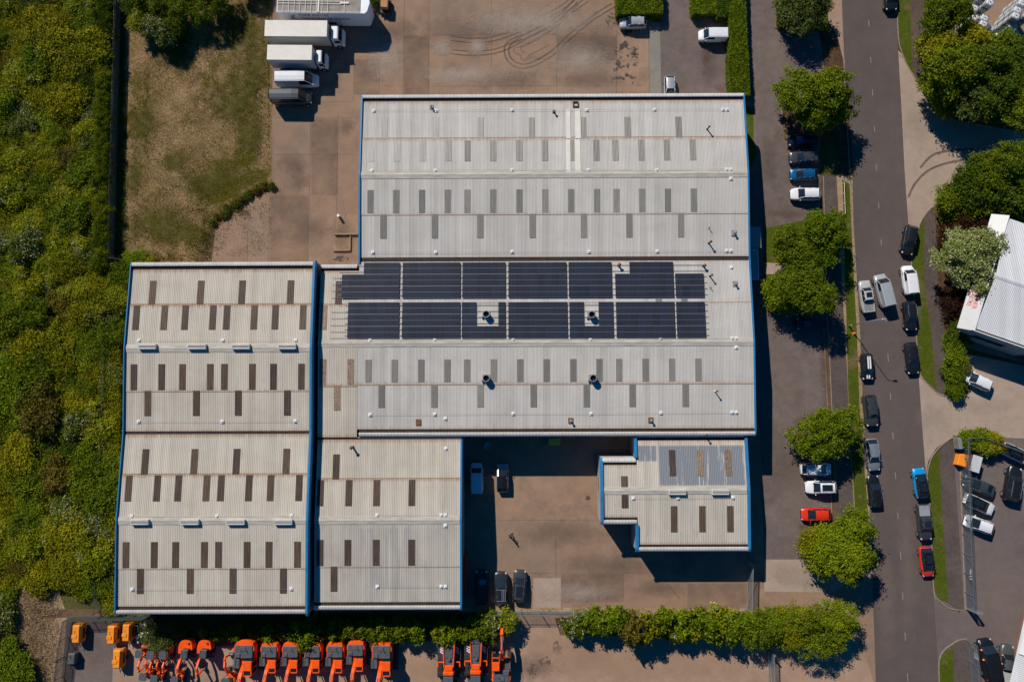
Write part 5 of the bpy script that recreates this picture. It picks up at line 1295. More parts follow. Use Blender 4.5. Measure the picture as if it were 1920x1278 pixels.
def excavator(px, py, ang, label, s=1.0, big=False, group='orange excavators lined up in the plant yard', reach=1.0, flip=1):
    x, y = G(px, py, 1.8)
    t = thing('excavator', label, 'excavator', (x, y, 0.01), radians(ang), group); t.scale = (s,) * 3
    tw = 1.35 if big else 1.12
    for s_ in (-1, 1): track(t, 3.9 if big else 3.3, .55, s_ * tw * (.95 if not big else 1.1))
    mb = MB(); mb.bbox((0, 0, .75), (1.8, 1.6, .5), .1); mb.tube((0, 0, .9), (0, 0, 1.1), .6, .6, 16); mb.build('undercarriage', M['machine_dark'], t)
    # upper structure: orange rim all round, rounded at the rear
    W = 2.55
    rim = [(1.15, -W / 2), (1.15, -.35), (1.15, .25), (1.15, W / 2 - .1), (-1.5, W / 2), (-1.95, W / 2 - .22), (-2.12, .6), (-2.18, 0), (-2.12, -.6), (-1.95, -W / 2 + .22), (-1.5, -W / 2)]
    mb = MB(); mb.loft([[(a, b_, 1.12) for a, b_ in rim], [(a, b_, 1.75) for a, b_ in rim], [(a * .985, b_ * .97, 1.9) for a, b_ in rim]])
    mb.build('upper_structure', M['orange'], t)
    mb = MB(); mb.loft([[(a, b_, 1.9) for a, b_ in rim[4:]] + [(-.9, -W / 2, 1.9), (-.9, W / 2, 1.9)], [(a * .97, b_ * .97, 2.2) for a, b_ in rim[4:]] + [(-1.0, -W / 2 + .05, 2.2), (-1.0, W / 2 - .05, 2.2)]])
    mb.build('counterweight', M['orange'], t)
    mb = MB(); mb.bbox((-.95, 0, 2.12), (1.55, W - .38, .42), .06)
    mb.bbox((-.55, -.7, 2.38), (.5, .6, .12), .03); mb.tube((-1.1, .35, 2.2), (-1.1, .35, 2.62), .06, .06, 8); mb.bbox((-1.3, -.1, 2.37), (.5, .7, .08), .02)
    mb.bbox((.45, -.85, 1.95), (1.2, .7, .5), .05)
    mb.build('engine_cover', M['machine_grey'] if not big else M['machine_grey'], t)
    mb = MB()
    for y_ in (-W / 2 + .08,): mb.path([(.9, y_, 1.9), (.9, y_, 2.5), (-.2, y_, 2.5), (-.2, y_, 2.0)], .025, 5)
    mb.build('handrail', M['steel'], t)
    # cab with orange roof and dark roof hatch
    cy = .72
    mb = MB(); mb.bbox((.78, cy, 2.05), (1.75, 1.0, 1.6), .06); cabo = mb.build('cab', M['carglass'], t)
    mb = MB(); mb.bbox((.52, cy, 2.90), (1.15, 1.04, .14), .05)
    for a, b_ in ((.08, -.5), (.08, .5), (1.62, -.5), (1.62, .5), (.9, .5)): mb.box((a if a < 1 else 1.6, cy + b_, 2.1), (.09, .07, 1.55))
    for b_ in (-.47, .47): mb.box((1.35, cy + b_, 2.88), (.6, .1, .12))
    mb.box((1.64, cy, 2.88), (.1, 1.04, .12)); mb.build('cab_roof', M['orange'], cabo)
    # boom, stick, bucket (boom runs just right of the cab)
    mb = MB(); yb_ = -.12
    beam(mb, [(.75, 1.5), (1.5, 2.6), (2.6, 3.35), (3.9, 3.25), (5.3 * reach, 2.5)], .42, [.45, .6, .72, .55, .4], yb_)
    mb.build('boom', M['orange'], t)
    for s_ in (-1, 1):
        q = MB(); q.tube((1.2, yb_ + s_ * .32, 1.4), (2.4, yb_ + s_ * .32, 3.0), .08, .08, 8); q.build('boom_ram', M['steel'], t)
    for s_ in (-.1, .1):
        q = MB(); q.path([(1.0, yb_ + s_, 2.25), (1.9, yb_ + s_, 3.32), (2.6, yb_ + s_, 3.76), (3.9, yb_ + s_ * 1.5, 3.6), (4.9 * reach, yb_ + s_, 3.0)], .03, 5); q.build('hydraulic_hose', M['dark'], t)
    mb = MB(); mb.tube((3.0, yb_, 3.75), (4.6, yb_, 3.4), .08, .08, 8); mb.build('stick_ram', M['steel'], t)
    mb = MB(); beam(mb, [(4.7 * reach, 3.35), (5.3 * reach, 2.6), (5.2 * reach, .95)], .32, [.3, .45, .25], yb_); mb.build('stick', M['orange'], t)
    bucket(t, (5.15 * reach, yb_, .95), .95, .9, -.9)
    return t
yE = 1229
excavator(461, 1232, -90, 'largest orange excavator with a plain charcoal deck, first of the row of big machines', 1.16, True)
for px, lb in ((506, 'orange excavator second in the row, right beside the largest machine'), (546, 'orange excavator third in the row, its counterweight under a leafy shrub'), (587, 'orange excavator fourth in the row, deck shaded by the bushes'), (629, 'orange excavator fifth in the row, below the blossoming shrubs'), (667.5, 'orange excavator sixth in the row with its whole counterweight rim in the sun')):
    excavator(px, 1232 if px < 650 else 1229, -90, lb, 1.0)
excavator(717, 1233, -90, 'wide orange excavator at the right end of the row, showing its left track', 1.14, True)
excavator(940, 1250, 90, 'orange excavator turned round with its boom raised over the hedge', 1.05, reach=1.0)

def mini_excavator(px, py, ang, label, s=1.0):
    x, y = G(px, py, 1.2)
    t = thing('mini_excavator', label, 'mini excavator', (x, y, 0.01), radians(ang), group='mini excavators in the plant yard'); t.scale = (s,) * 3
    for s_ in (-1, 1): track(t, 1.7, .25, s_ * .48, .22)
    mb = MB(); mb.tube((0, 0, .45), (0, 0, .8), .52, .5, 18); mb.bbox((-.25, 0, .85), (.7, .95, .35), .1); mb.build('upper_structure', M['orange'], t)
    mb = MB(); mb.box((1.0, 0, .22), (.06, 1.1, .28)); mb.box((.7, .3, .25), (.6, .08, .08)); mb.box((.7, -.3, .25), (.6, .08, .08)); mb.build('dozer_blade', M['machine_grey'], t)
    mb = MB(); pts = [(.52, -.42), (.52, .42), (.35, .5), (-.35, .5), (-.5, .38), (-.5, -.38), (-.35, -.5), (.35, -.5)]
    mb.loft([[(a, b_, 2.28) for a, b_ in pts], [(a * .94, b_ * .94, 2.36) for a, b_ in pts]]); cn = mb.build('canopy', M['machine_grey'], t)
    for a, b_ in ((-.42, .38), (-.42, -.38), (.42, .36), (.42, -.36)):
        mb = MB(); mb.tube((a, b_, .9), (a, b_, 2.3), .03, .03, 6); mb.build('canopy_post', M['dark'], cn)
    mb = MB(); mb.bbox((-.1, 0, 1.1), (.45, .5, .12), .04); mb.bbox((-.32, 0, 1.35), (.12, .5, .45), .04); mb.build('seat', M['dark'], t)
    mb = MB(); beam(mb, [(.55, .75), (1.0, 1.7), (1.6, 2.05), (2.4, 1.7)], .18, [.22, .26, .26, .2], .0); mb.build('boom', M['orange'], t)
    mb = MB(); beam(mb, [(2.2, 1.95), (2.45, 1.6), (2.35, .55)], .15, [.15, .2, .14], .0); mb.build('stick', M['orange'], t)
    mb = MB(); mb.tube((.9, .0, 1.0), (1.5, .0, 1.8), .04, .04, 6); mb.build('boom_ram', M['steel'], t)
    bucket(t, (2.3, 0, .6), .45, .45, -.9)
mini_excavator(269.5, 1219, -95, 'small excavator with charcoal canopy at the far left of the minis', 1.1)
mini_excavator(291, 1221, -95, 'small excavator with charcoal canopy, middle of the three minis', 1.1)
mini_excavator(314, 1221, -93, 'small excavator with charcoal canopy, right of the three minis beside the round orange one', 1.1)
mini_excavator(276, 1262, 84, 'small excavator facing the three minis from the bottom edge, left one', 1.05)
mini_excavator(297, 1266, 84, 'small excavator facing the three minis from the bottom edge, second from left', 1.05)
mini_excavator(335, 1268, 84, 'small excavator at the bottom edge below the round orange machines', 1.05)
mini_excavator(433, 1270, 100, 'dark canopied mini excavator at the bottom edge left of the largest excavator', 1.3)

def midi_excavator(px, py, ang, label, s=1.0):
    x, y = G(px, py, 1.5)
    t = thing('midi_excavator', label, 'excavator', (x, y, 0.01), radians(ang), group='round tailed orange excavators'); t.scale = (s,) * 3
    for s_ in (-1, 1): track(t, 2.4, .38, s_ * .8, .3)
    P = [(1.05 * cos(a), 1.05 * sin(a)) for a in [pi / 2 + pi * i / 12 for i in range(13)]]
    P = [(a * 1.05, b_) for a, b_ in P] + [(.9, -1.0), (.9, -.1), (.35, -.1), (.35, .95), (.2, 1.05)]
    mb = MB(); mb.loft([[(a, b_, .65) for a, b_ in P], [(a, b_, 1.55) for a, b_ in P], [(a * .94, b_ * .94, 1.75) for a, b_ in P]])
    mb.build('upper_structure', M['orange'], t)
    mb = MB(); mb.tube((-.6, .45, 1.75), (-.6, .45, 1.9), .12, .12, 10); mb.build('filler_cap', M['dark'], t)
    mb = MB(); mb.bbox((.62, .28, 1.7), (1.1, .95, 1.7), .06); cb = mb.build('cab', M['carglass'], t)
    mb = MB(); mb.bbox((.58, .28, 2.58), (1.2, 1.02, .12), .05)
    for k in range(5): mb.box((.58, .28 - .4 + .2 * k, 2.655), (1.0, .05, .03))
    mb.build('cab_roof', M['machine_grey'], cb)
    mb = MB(); mb.box((1.7, 0, .3), (.08, 1.9, .4)); mb.box((1.2, .5, .3), (1.0, .1, .1)); mb.box((1.2, -.5, .3), (1.0, .1, .1)); mb.build('dozer_blade', M['machine_grey'], t)
    mb = MB(); beam(mb, [(1.1, 1.0), (1.7, 2.2), (2.5, 2.7), (3.6, 2.2)], .24, [.3, .34, .34, .26], -.35); mb.build('boom', M['orange'], t)
    mb = MB(); beam(mb, [(3.3, 2.55), (3.7, 2.1), (3.5, .7)], .2, [.2, .28, .18], -.35); mb.build('stick', M['orange'], t)
    mb = MB(); mb.tube((1.4, -.35, 1.2), (2.2, -.35, 2.4), .05, .05, 6); mb.build('boom_ram', M['steel'], t)
    bucket(t, (3.45, -.35, .75), .6, .6, -.9)
midi_excavator(349, 1212, -94, 'round tailed orange excavator next to the minis, left of two')
midi_excavator(384, 1212, -94, 'round tailed orange excavator, right of two, beside the empty sandy gap')

def dumper(px, py, label):
    x, y = G(px, py, 1.5)
    t = thing('tracked_dumper', label, 'tracked machine', (x, y, 0.01), radians(-90), group='orange machines with long grey hoppers')
    for s_ in (-1, 1): track(t, 5.2, .75, s_ * 1.35, .42)
    mb = MB(); mb.bbox((0, 0, .8), (4.6, 1.9, .6), .1)
    for s_ in (-1, 1): mb.bbox((-1.2, s_ * 1.25, 1.1), (2.6, .85, .12), .03)
    mb.build('chassis', M['machine_dark'], t)
    mb = MB(); prof = [(-.72, 2.1), (-.55, 1.2), (.55, 1.2), (.72, 2.1)]
    mb.loft([[(-2.9, a, b_) for a, b_ in prof], [(-2.2, a, b_ - .1) for a, b_ in prof], [(.5, a * .85, b_) for a, b_ in prof]])
    mb.bbox((-1.4, 0, 2.12), (1.6, 1.1, .1), .03); mb.bbox((-.4, .1, 2.25), (.4, .4, .25), .05); mb.bbox((-2.5, 0, 2.1), (.12, 1.3, .14), .03)
    mb.build('hopper', M['machine_grey'], t)
    for s_ in (-1, 1):
        mb = MB(); mb.loft([[(-2.95, s_ * .82 - .08, 1.6), (-2.95, s_ * .82 + .08, 1.6), (-2.95, s_ * .82 + .08, 2.15), (-2.95, s_ * .82 - .08, 2.15)], [(.6, s_ * .64 - .07, 1.6), (.6, s_ * .64 + .07, 1.6), (.6, s_ * .64 + .07, 2.3), (.6, s_ * .64 - .07, 2.3)]])
        mb.build('side_rail', M['orange'], t)
        mb = MB(); mb.path([(.1, s_ * .6, 1.7), (.1, s_ * 1.55, 1.7), (.75, s_ * 1.55, 1.7)], .1, 6); mb.build('guard_rail', M['orange'], t)
    mb = MB(); mb.bbox((.75, 0, 1.9), (.75, 1.2, .7), .08); mb.bbox((1.45, 0, 2.0), (.55, 1.5, .9), .1); mb.build('bonnet', M['orange'], t)
    mb = MB(); mb.bbox((2.3, 0, 1.9), (1.2, 1.35, 1.7), .1); cb = mb.build('cab', M['carglass'], t)
    mb = MB(); mb.bbox((2.3, 0, 2.8), (1.25, 1.4, .1), .04); mb.build('cab_roof', M['machine_grey'], cb)
    mb = MB(); mb.bbox((3.4, 0, 1.0), (1.0, 2.4, .9), .12); mb.bbox((3.4, -.7, 1.6), (.8, .7, .4), .08); mb.bbox((3.3, .6, 1.5), (.7, .6, .3), .08); mb.build('front_unit', M['machine_dark'], t)
    for s_, yy in ((1, 1.1), (-1, -1.1)):
        mb = MB()
        for k in range(3): mb.add([(-1.9 + k * .32, yy - .25, 1.175), (-1.72 + k * .32, yy - .25, 1.175), (-1.42 + k * .32, yy + .25, 1.175), (-1.6 + k * .32, yy + .25, 1.175)], [(0, 1, 2, 3)])
        mb.build('warning_stripes', M['white'], t)
dumper(842, 1238, 'orange and grey tracked machine with striped marker boards, left of two')
dumper(892.5, 1236, 'orange and grey tracked machine with striped marker boards, right of two')

def compressor(px, py, label, ang=90, s=1.0):
    x, y = G(px, py, .9)
    t = thing('trailer_compressor', label, 'compressor', (x, y, 0.01), radians(ang), group='amber trailer compressors'); t.scale = (s,) * 3
    P = [(-.72, .45), (-.72, 1.25), (-.45, 1.72), (.45, 1.72), (.72, 1.25), (.72, .45)]
    mb = MB(); mb.loft([[(xx, a * k, .45 + (b_ - .45) * k) for a, b_ in P] for xx, k in ((-1.25, .86), (-1.1, 1), (1.1, 1), (1.28, .82))])
    mb.bbox((-.3, .2, 1.74), (.5, .7, .12), .03); mb.build('canopy', M['amber'], t)
    mb = MB(); mb.box((0, -.735, 1.0), (1.4, .03, .5)); mb.box((0, .735, 1.0), (1.4, .03, .5)); mb.box((.2, .1, 1.735), (.7, .04, .04)); mb.build('side_grille', M['dark'], t)
    for s_ in (-1, 1):
        q = MB(); q.tube((-.1, s_ * .62, .3), (-.1, s_ * .82, .3), .3, .3, 14); q.build('wheel', M['rubber'], t)
    mb = MB(); mb.path([(-1.2, .35, .45), (-2.1, 0, .45)], .05, 6); mb.path([(-1.2, -.35, .45), (-2.1, 0, .45), (-2.45, 0, .45)], .05, 6); mb.tube((-2.0, .1, .05), (-2.0, .1, .7), .04, .04, 6); mb.build('drawbar', M['steel'], t)
compressor(148.5, 1185, 'amber trailer compressor in the top left corner of the fenced tarmac', s=1.0)
compressor(213.5, 1187, 'amber trailer compressor, left one of the close pair', s=1.0)
compressor(241, 1183, 'amber trailer compressor, right one of the close pair beside the rubble', s=.95)
compressor(224, 1232, 'amber trailer compressor standing alone below the close pair', s=1.0)
# dark generator by the fence
x, y = G(138, 1232, .6); t = thing('generator', 'dark grey generator set by the left fence', 'generator', (x, y, .01), radians(88))
mb = MB(); mb.bbox((0, 0, .65), (1.5, 1.0, 1.1), .08); mb.build('housing', M['machine_grey'], t)
mb = MB(); mb.bbox((-.95, 0, .45), (.5, .8, .7), .08); mb.build('fuel_tank', M['machine_dark'], t)
mb = MB(); mb.tube((.4, .2, 1.2), (.4, .2, 1.5), .05, .05); mb.build('exhaust', M['rust'], t)
# rubble and fittings beside the compressors
t = thing('scrap_heap', 'small heap of timber and metal scrap right of the compressors', 'scrap heap', (*G(266, 1184), 0))
rr = random.Random(3); mb = MB(); mb2 = MB()
for k in range(26):
    q = mb if k % 2 else mb2
    q.box((rr.uniform(-.9, .9), rr.uniform(-1.2, 1.2), rr.uniform(.06, .5)), (rr.uniform(.2, 1.0), rr.uniform(.06, .3), rr.uniform(.05, .2)), rz=rr.uniform(0, 3), ry=rr.uniform(-.3, .3))
mb.build('timber', M['cream'], t); mb2.build('metal_scrap', M['dullsteel'], t)
# ================================================================ PLANTS
RNG = np.random.default_rng(11)
def leaf_mesh(name, lobes, n, size, mats, seed, clump=0.32, clumps=26, flat=0.5, inner=0.12, stems=None, zmin=0.05, elong=1.5):
    """leaves in sprays scattered over lobes (cx, cy, cz, rx, ry, rz)"""
    r = np.random.default_rng(seed)
    A = np.array([l[3] * l[4] + l[3] * l[5] for l in lobes]); A = A / A.sum()
    C = []; Nn = []
    for l, a in zip(lobes, A):
        k = max(4, int(clumps * len(lobes) * a))
        u = r.normal(size=(k, 3)); u[:, 2] = np.where(u[:, 2] < -0.25 * np.abs(u[:, 2]).mean(), -u[:, 2] * .8, u[:, 2]); u /= np.linalg.norm(u, axis=1)[:, None]
        rad = 1 - np.abs(r.normal(0, inner, k)); rad = rad * (1 + r.normal(0, .07, k))
        c = np.array(l[:3]) + u * np.array(l[3:6]) * rad[:, None]
        C.append(c); Nn.append(u)
    C = np.vstack(C); Nn = np.vstack(Nn)
    idx = r.integers(0, len(C), n)
    cs = clump * r.uniform(.6, 1.3, len(C))
    off = r.normal(size=(n, 3)) * cs[idx][:, None]; off[:, 2] *= flat
    p = C[idx] + off
    p[:, 2] = np.maximum(p[:, 2], zmin)
    nr = Nn[idx] * .5 + r.normal(size=(n, 3)) * .55; nr[:, 2] = np.abs(nr[:, 2]) + .25
    nr /= np.linalg.norm(nr, axis=1)[:, None]
    t1 = np.cross(nr, r.normal(size=(n, 3))); t1 /= np.linalg.norm(t1, axis=1)[:, None] + 1e-9
    t2 = np.cross(nr, t1)
    s = size * r.uniform(.6, 1.35, n)[:, None]
    V = np.empty((n, 4, 3))
    V[:, 0] = p - t1 * s * elong / 2; V[:, 1] = p + t2 * s * .42 + nr * s * .08; V[:, 2] = p + t1 * s * elong / 2; V[:, 3] = p - t2 * s * .42 + nr * s * .08
    me = bpy.data.meshes.new(name)
    nv = n * 4
    me.vertices.add(nv); me.vertices.foreach_set('co', V.astype(np.float32).ravel())
    me.loops.add(nv); me.loops.foreach_set('vertex_index', np.arange(nv, dtype=np.int32))
    me.polygons.add(n); me.polygons.foreach_set('loop_start', np.arange(0, nv, 4, dtype=np.int32)); me.polygons.foreach_set('loop_total', np.full(n, 4, dtype=np.int32))
    for m in mats: me.materials.append(m)
    me.update(calc_edges=True)
    return me

def stem_mesh(name, lobes, h0, r0, m, seed):
    r = random.Random(seed); mb = MB()
    cx = sum(l[0] for l in lobes) / len(lobes); cy = sum(l[1] for l in lobes) / len(lobes); cz = min(l[2] for l in lobes)
    top = Vector((cx * .3, cy * .3, h0)); mb.tube((0, 0, -.05), top * .5 + Vector((r.uniform(-.1, .1), 0, 0)), r0 * 1.25, r0, 9); mb.tube(top * .5, top, r0, r0 * .8, 9)
    for l in lobes:
        c = Vector(l[:3]); mid = top.lerp(c, .5) + Vector((r.uniform(-.3, .3), r.uniform(-.3, .3), .2))
        mb.tube(top, mid, r0 * .55, r0 * .38, 7); mb.tube(mid, c, r0 * .38, r0 * .2, 6)
        for k in range(5):
            a = r.uniform(0, 2 * pi); e = r.uniform(-.1, .9)
            tip = c + Vector((cos(a) * l[3] * .85 * cos(e), sin(a) * l[4] * .85 * cos(e), sin(e) * l[5] * .85)); mb.tube(mid.lerp(c, .6), tip, r0 * .16, r0 * .05, 5)
    o = mb.build(name, m); me = o.data; bpy.data.objects.remove(o); return me

LF = {}
LF['bright'] = leafmat('leaf_bright', (0.11, 0.165, 0.006), (0.20, 0.25, 0.010))
LF['mid'] = leafmat('leaf_mid', (0.085, 0.135, 0.006), (0.18, 0.215, 0.010))
LF['deep'] = leafmat('leaf_deep', (0.048, 0.088, 0.006), (0.10, 0.145, 0.010))
LF['olive'] = leafmat('leaf_olive', (0.16, 0.17, 0.006), (0.29, 0.275, 0.010))
LF['sage'] = leafmat('leaf_sage', (0.085, 0.12, 0.022), (0.16, 0.19, 0.045))
LF['haw'] = leafmat('leaf_hawthorn', (0.165, 0.20, 0.007), (0.30, 0.31, 0.012), (0.42, 0.43, 0.22), 0.06)
LF['haw2'] = leafmat('leaf_hawthorn_full', (0.09, 0.13, 0.010), (0.17, 0.20, 0.02), (0.46, 0.45, 0.28), 0.24)
LF['blossom'] = leafmat('leaf_whitebeam', (0.20, 0.25, 0.05), (0.34, 0.38, 0.11), (0.56, 0.55, 0.32), 0.22)
LF['bronze'] = leafmat('leaf_bronze', (0.045, 0.018, 0.012), (0.085, 0.035, 0.022))
LF['brown'] = leafmat('leaf_brown', (0.11, 0.092, 0.012), (0.18, 0.145, 0.026))
LF['dry'] = leafmat('grass_dry', (0.24, 0.165, 0.085), (0.38, 0.27, 0.16))
LF['turf'] = leafmat('grass_green', (0.075, 0.088, 0.006), (0.13, 0.13, 0.012))
LF['gold'] = leafmat('leaf_gold', (0.13, 0.14, 0.025), (0.2, 0.2, 0.05))

def rlobes(R, H, n, seed, base=0.35, spread=.6, rr=.5):
    r = random.Random(seed); out = [(0, 0, H * .62, R * .62, R * .62, H * .36)]
    for i in range(n):
        a = 2 * pi * (i + r.uniform(-.3, .3)) / n; d = R * spread * r.uniform(.55, 1.3)
        q = R * rr * r.uniform(.55, 1.25)
        out.append((d * cos(a), d * sin(a), H * r.uniform(base, .78), q, q, q * .85))
    return out

def tree(px, py, R, H, mtl, label, seed, n=9000, size=.30, group=None, sx=1.0, name='tree', lob=8, cat='tree', clump=.36, clumps=26):
    """px, py = crown centre in the photograph"""
    x, y = G(px, py, H * .6)
    t = thing(name, label, cat, (x, y, 0), 0.0, group)
    lobes = rlobes(R, H, lob, seed)
    lobes = [(l[0] * sx, l[1], l[2], l[3] * sx, l[4], l[5]) for l in lobes]
    me = leaf_mesh('crown', lobes, int(n * 1.55), size * .76, [LF[mtl]], seed, clump=clump, clumps=clumps)
    o = bpy.data.objects.new('crown', me); COL.objects.link(o); o.parent = t
    tm = stem_mesh('trunk', lobes, H * .28, .16 + R * .02, M['bark'], seed)
    o = bpy.data.objects.new('trunk', tm); COL.objects.link(o); o.parent = t
    return t

# ---- street trees west of the road
gt = 'leafy trees of the west car park'
tree(1536, 186, 4.75, 8.6, 'mid', 'tallest car park tree, its round crown reaching over the kerb of the road', 1, 21000, .27, gt, 1.0, lob=10)
tree(1545, 444, 3.7, 6.6, 'bright', 'broad tree right of the upper lawn island beside the road', 2, 13000, .26, gt)
tree(1490, 468, 3.1, 5.2, 'mid', 'lower tree filling the upper lawn island next to the central block', 22, 10000, .25, gt)
tree(1508, 542, 3.8, 6.4, 'mid', 'tree on the lower lawn island above the shaded dark car', 3, 15000, .26, gt)
tree(1464, 552, 2.4, 4.0, 'bright', 'small bright green tree at the left end of the lower lawn island', 33, 6000, .24, gt)
tree(1552, 811, 3.8, 5.2, 'bright', 'fresh green tree above the pale silver people carrier', 4, 14000, .26, gt, 1.18)
tree(1564, 1040, 3.55, 6.2, 'bright', 'tree at the drive mouth, just below the red hatchback', 5, 18000, .27, gt, 1.1)
tree(1604, 990, 2.3, 6.0, 'bright', 'narrow fresh tree between the road kerb and the drive mouth tree', 55, 6500, .25, gt)
tree(1522, 1020, 2.1, 4.0, 'olive', 'olive tinted smaller tree at the left side of the drive mouth tree', 56, 6000, .24, gt)
tree(1510, 12, 3.6, 5.6, 'sage', 'greyish tree on the clipped grass island at the top edge', 6, 10000, .25, gt)
# ---- trees and shrubs east of the road
g2 = 'dense trees of the north east corner'
for i, (px, py, R, H, mt, lb) in enumerate((
    (1768, 30, 3.6, 8, 'mid', 'grey green tree at the top edge beside the stacked tanks'), (1762, 92, 2.9, 7, 'olive', 'olive tree on the footpath side below the top grey green tree'),
    (1822, 86, 2.8, 7, 'olive', 'olive topped tree just below the white tanks'), (1795, 140, 3.9, 9, 'mid', 'round tree in the middle of the north east thicket'),
    (1760, 150, 2.6, 6.5, 'mid', 'leaning tree on the thicket edge above the signboard'), (1845, 128, 4.0, 9.5, 'deep', 'large dark tree in the centre of the north east thicket'),
    (1868, 92, 2.6, 7, 'mid', 'tree between the two rows of white tanks'), (1905, 112, 3.4, 8, 'deep', 'dark tree at the right edge below the second tank row'),
    (1812, 190, 3.2, 7.0, 'sage', 'pale yellowish tree behind the signboard'), (1865, 178, 3.6, 8.5, 'deep', 'dark tree on the shaded south side of the thicket'),
    (1915, 190, 4.0, 8.5, 'mid', 'tree at the right edge at the thicket foot'), (1772, 190, 1.9, 4.5, 'mid', 'low tree right above the signboard'))):
    tree(px, py, R, H, mt, lb, 60 + i, int(1100 * R * R / 2.0) + 3000, .27, g2)
tree(1739, 84, 1.1, 3.0, 'haw2', 'small white blossomed shrub on the footpath edge of the thicket', 79, 1500, .2, name='shrub', cat='shrub')
g3 = 'shrubs and trees around the white roofed unit'
for i, (px, py, R, H, mt, lb) in enumerate((
    (1905, 315, 4.6, 7.5, 'mid', 'big rounded tree at the right edge above the bronze shrubs'), (1850, 330, 3.4, 6, 'mid', 'tree beside the curve of the north junction'),
    (1812, 350, 2.9, 5, 'deep', 'dark green shrub behind the leaning white board'), (1785, 378, 2.5, 4, 'mid', 'low green shrub at the corner of the north junction'),
    (1900, 375, 3.2, 6, 'deep', 'dark tree above the corner of the white roof'), (1845, 378, 2.6, 4.6, 'mid', 'green shrub between the junction and the bronze shrubs'))):
    tree(px, py, R, H, mt, lb, 90 + i, int(1300 * R * R / 2.2) + 2500, .25, g3)
for i, (px, py, R, H, lb) in enumerate(((1843, 412, 2.6, 3.2, 'dark bronze shrub above the blossoming tree'), (1805, 432, 2.4, 2.8, 'dark bronze shrub left of the white roof corner'), (1780, 446, 1.6, 2.2, 'small bronze shrub beside the footpath above the blossoming tree'),
    (1790, 563, 2.5, 3.0, 'bronze shrub just below the blossoming tree at the footpath'), (1815, 572, 1.9, 2.8, 'bronze shrub at the white fascia with red letters'))):
    tree(px, py, R, H, 'bronze', lb, 120 + i, 4200, .22, 'bronze leaved shrubs', name='shrub', cat='shrub')
tree(1822, 486, 4.9, 6.6, 'blossom', 'large creamy white blossoming tree overhanging the white roof', 131, 21000, .25, None, 1.08, name='blossom_tree', lob=10)
for i, (px, py, R, H, mt, lb) in enumerate(((1793, 628, 1.6, 2.4, 'deep', 'dark shrub below the bronze ones beside the footpath'), (1790, 648, 1.5, 2.2, 'bright', 'green bush at the top of the short hedge by the unit'), (1792, 672, 1.6, 2.3, 'bright', 'green bush in the middle of the short hedge by the unit'),
    (1787, 697, 1.4, 2.0, 'bright', 'green bush at the foot of the short hedge, left of the white hatchback'), (1804, 690, .9, 1.8, 'gold', 'small yellow green bush touching the white hatchback'), (1791, 727, 1.25, 1.7, 'bright', 'single round bush below the white hatchback'))):
    tree(px, py, R, H, mt, lb, 140 + i, 3600, .2, 'bushes by the footpath bend', name='bush', cat='bush', clump=.22)
for i, (px, py, R, mt, lb) in enumerate(((1812, 826, 1.2, 'bright', 'left bush of the low hedge at the south junction'), (1832, 825, 1.6, 'bright', 'middle bush of the low hedge at the south junction'), (1848, 832, 1.4, 'haw', 'flecked bush of the low hedge at the south junction'), (1864, 833, 1.4, 'olive', 'right bush of the low hedge at the south junction'))):
    tree(px, py, R, 1.9, mt, lb, 150 + i, 3600, .2, 'low hedge bushes at the south junction', name='bush', cat='bush', clump=.22)
tree(1880, 1010 - 40 + 0 * i, .5, .8, 'deep', 'tiny weed tuft in the east car park', 159, 150, .15, name='weed', cat='weed') if False else None

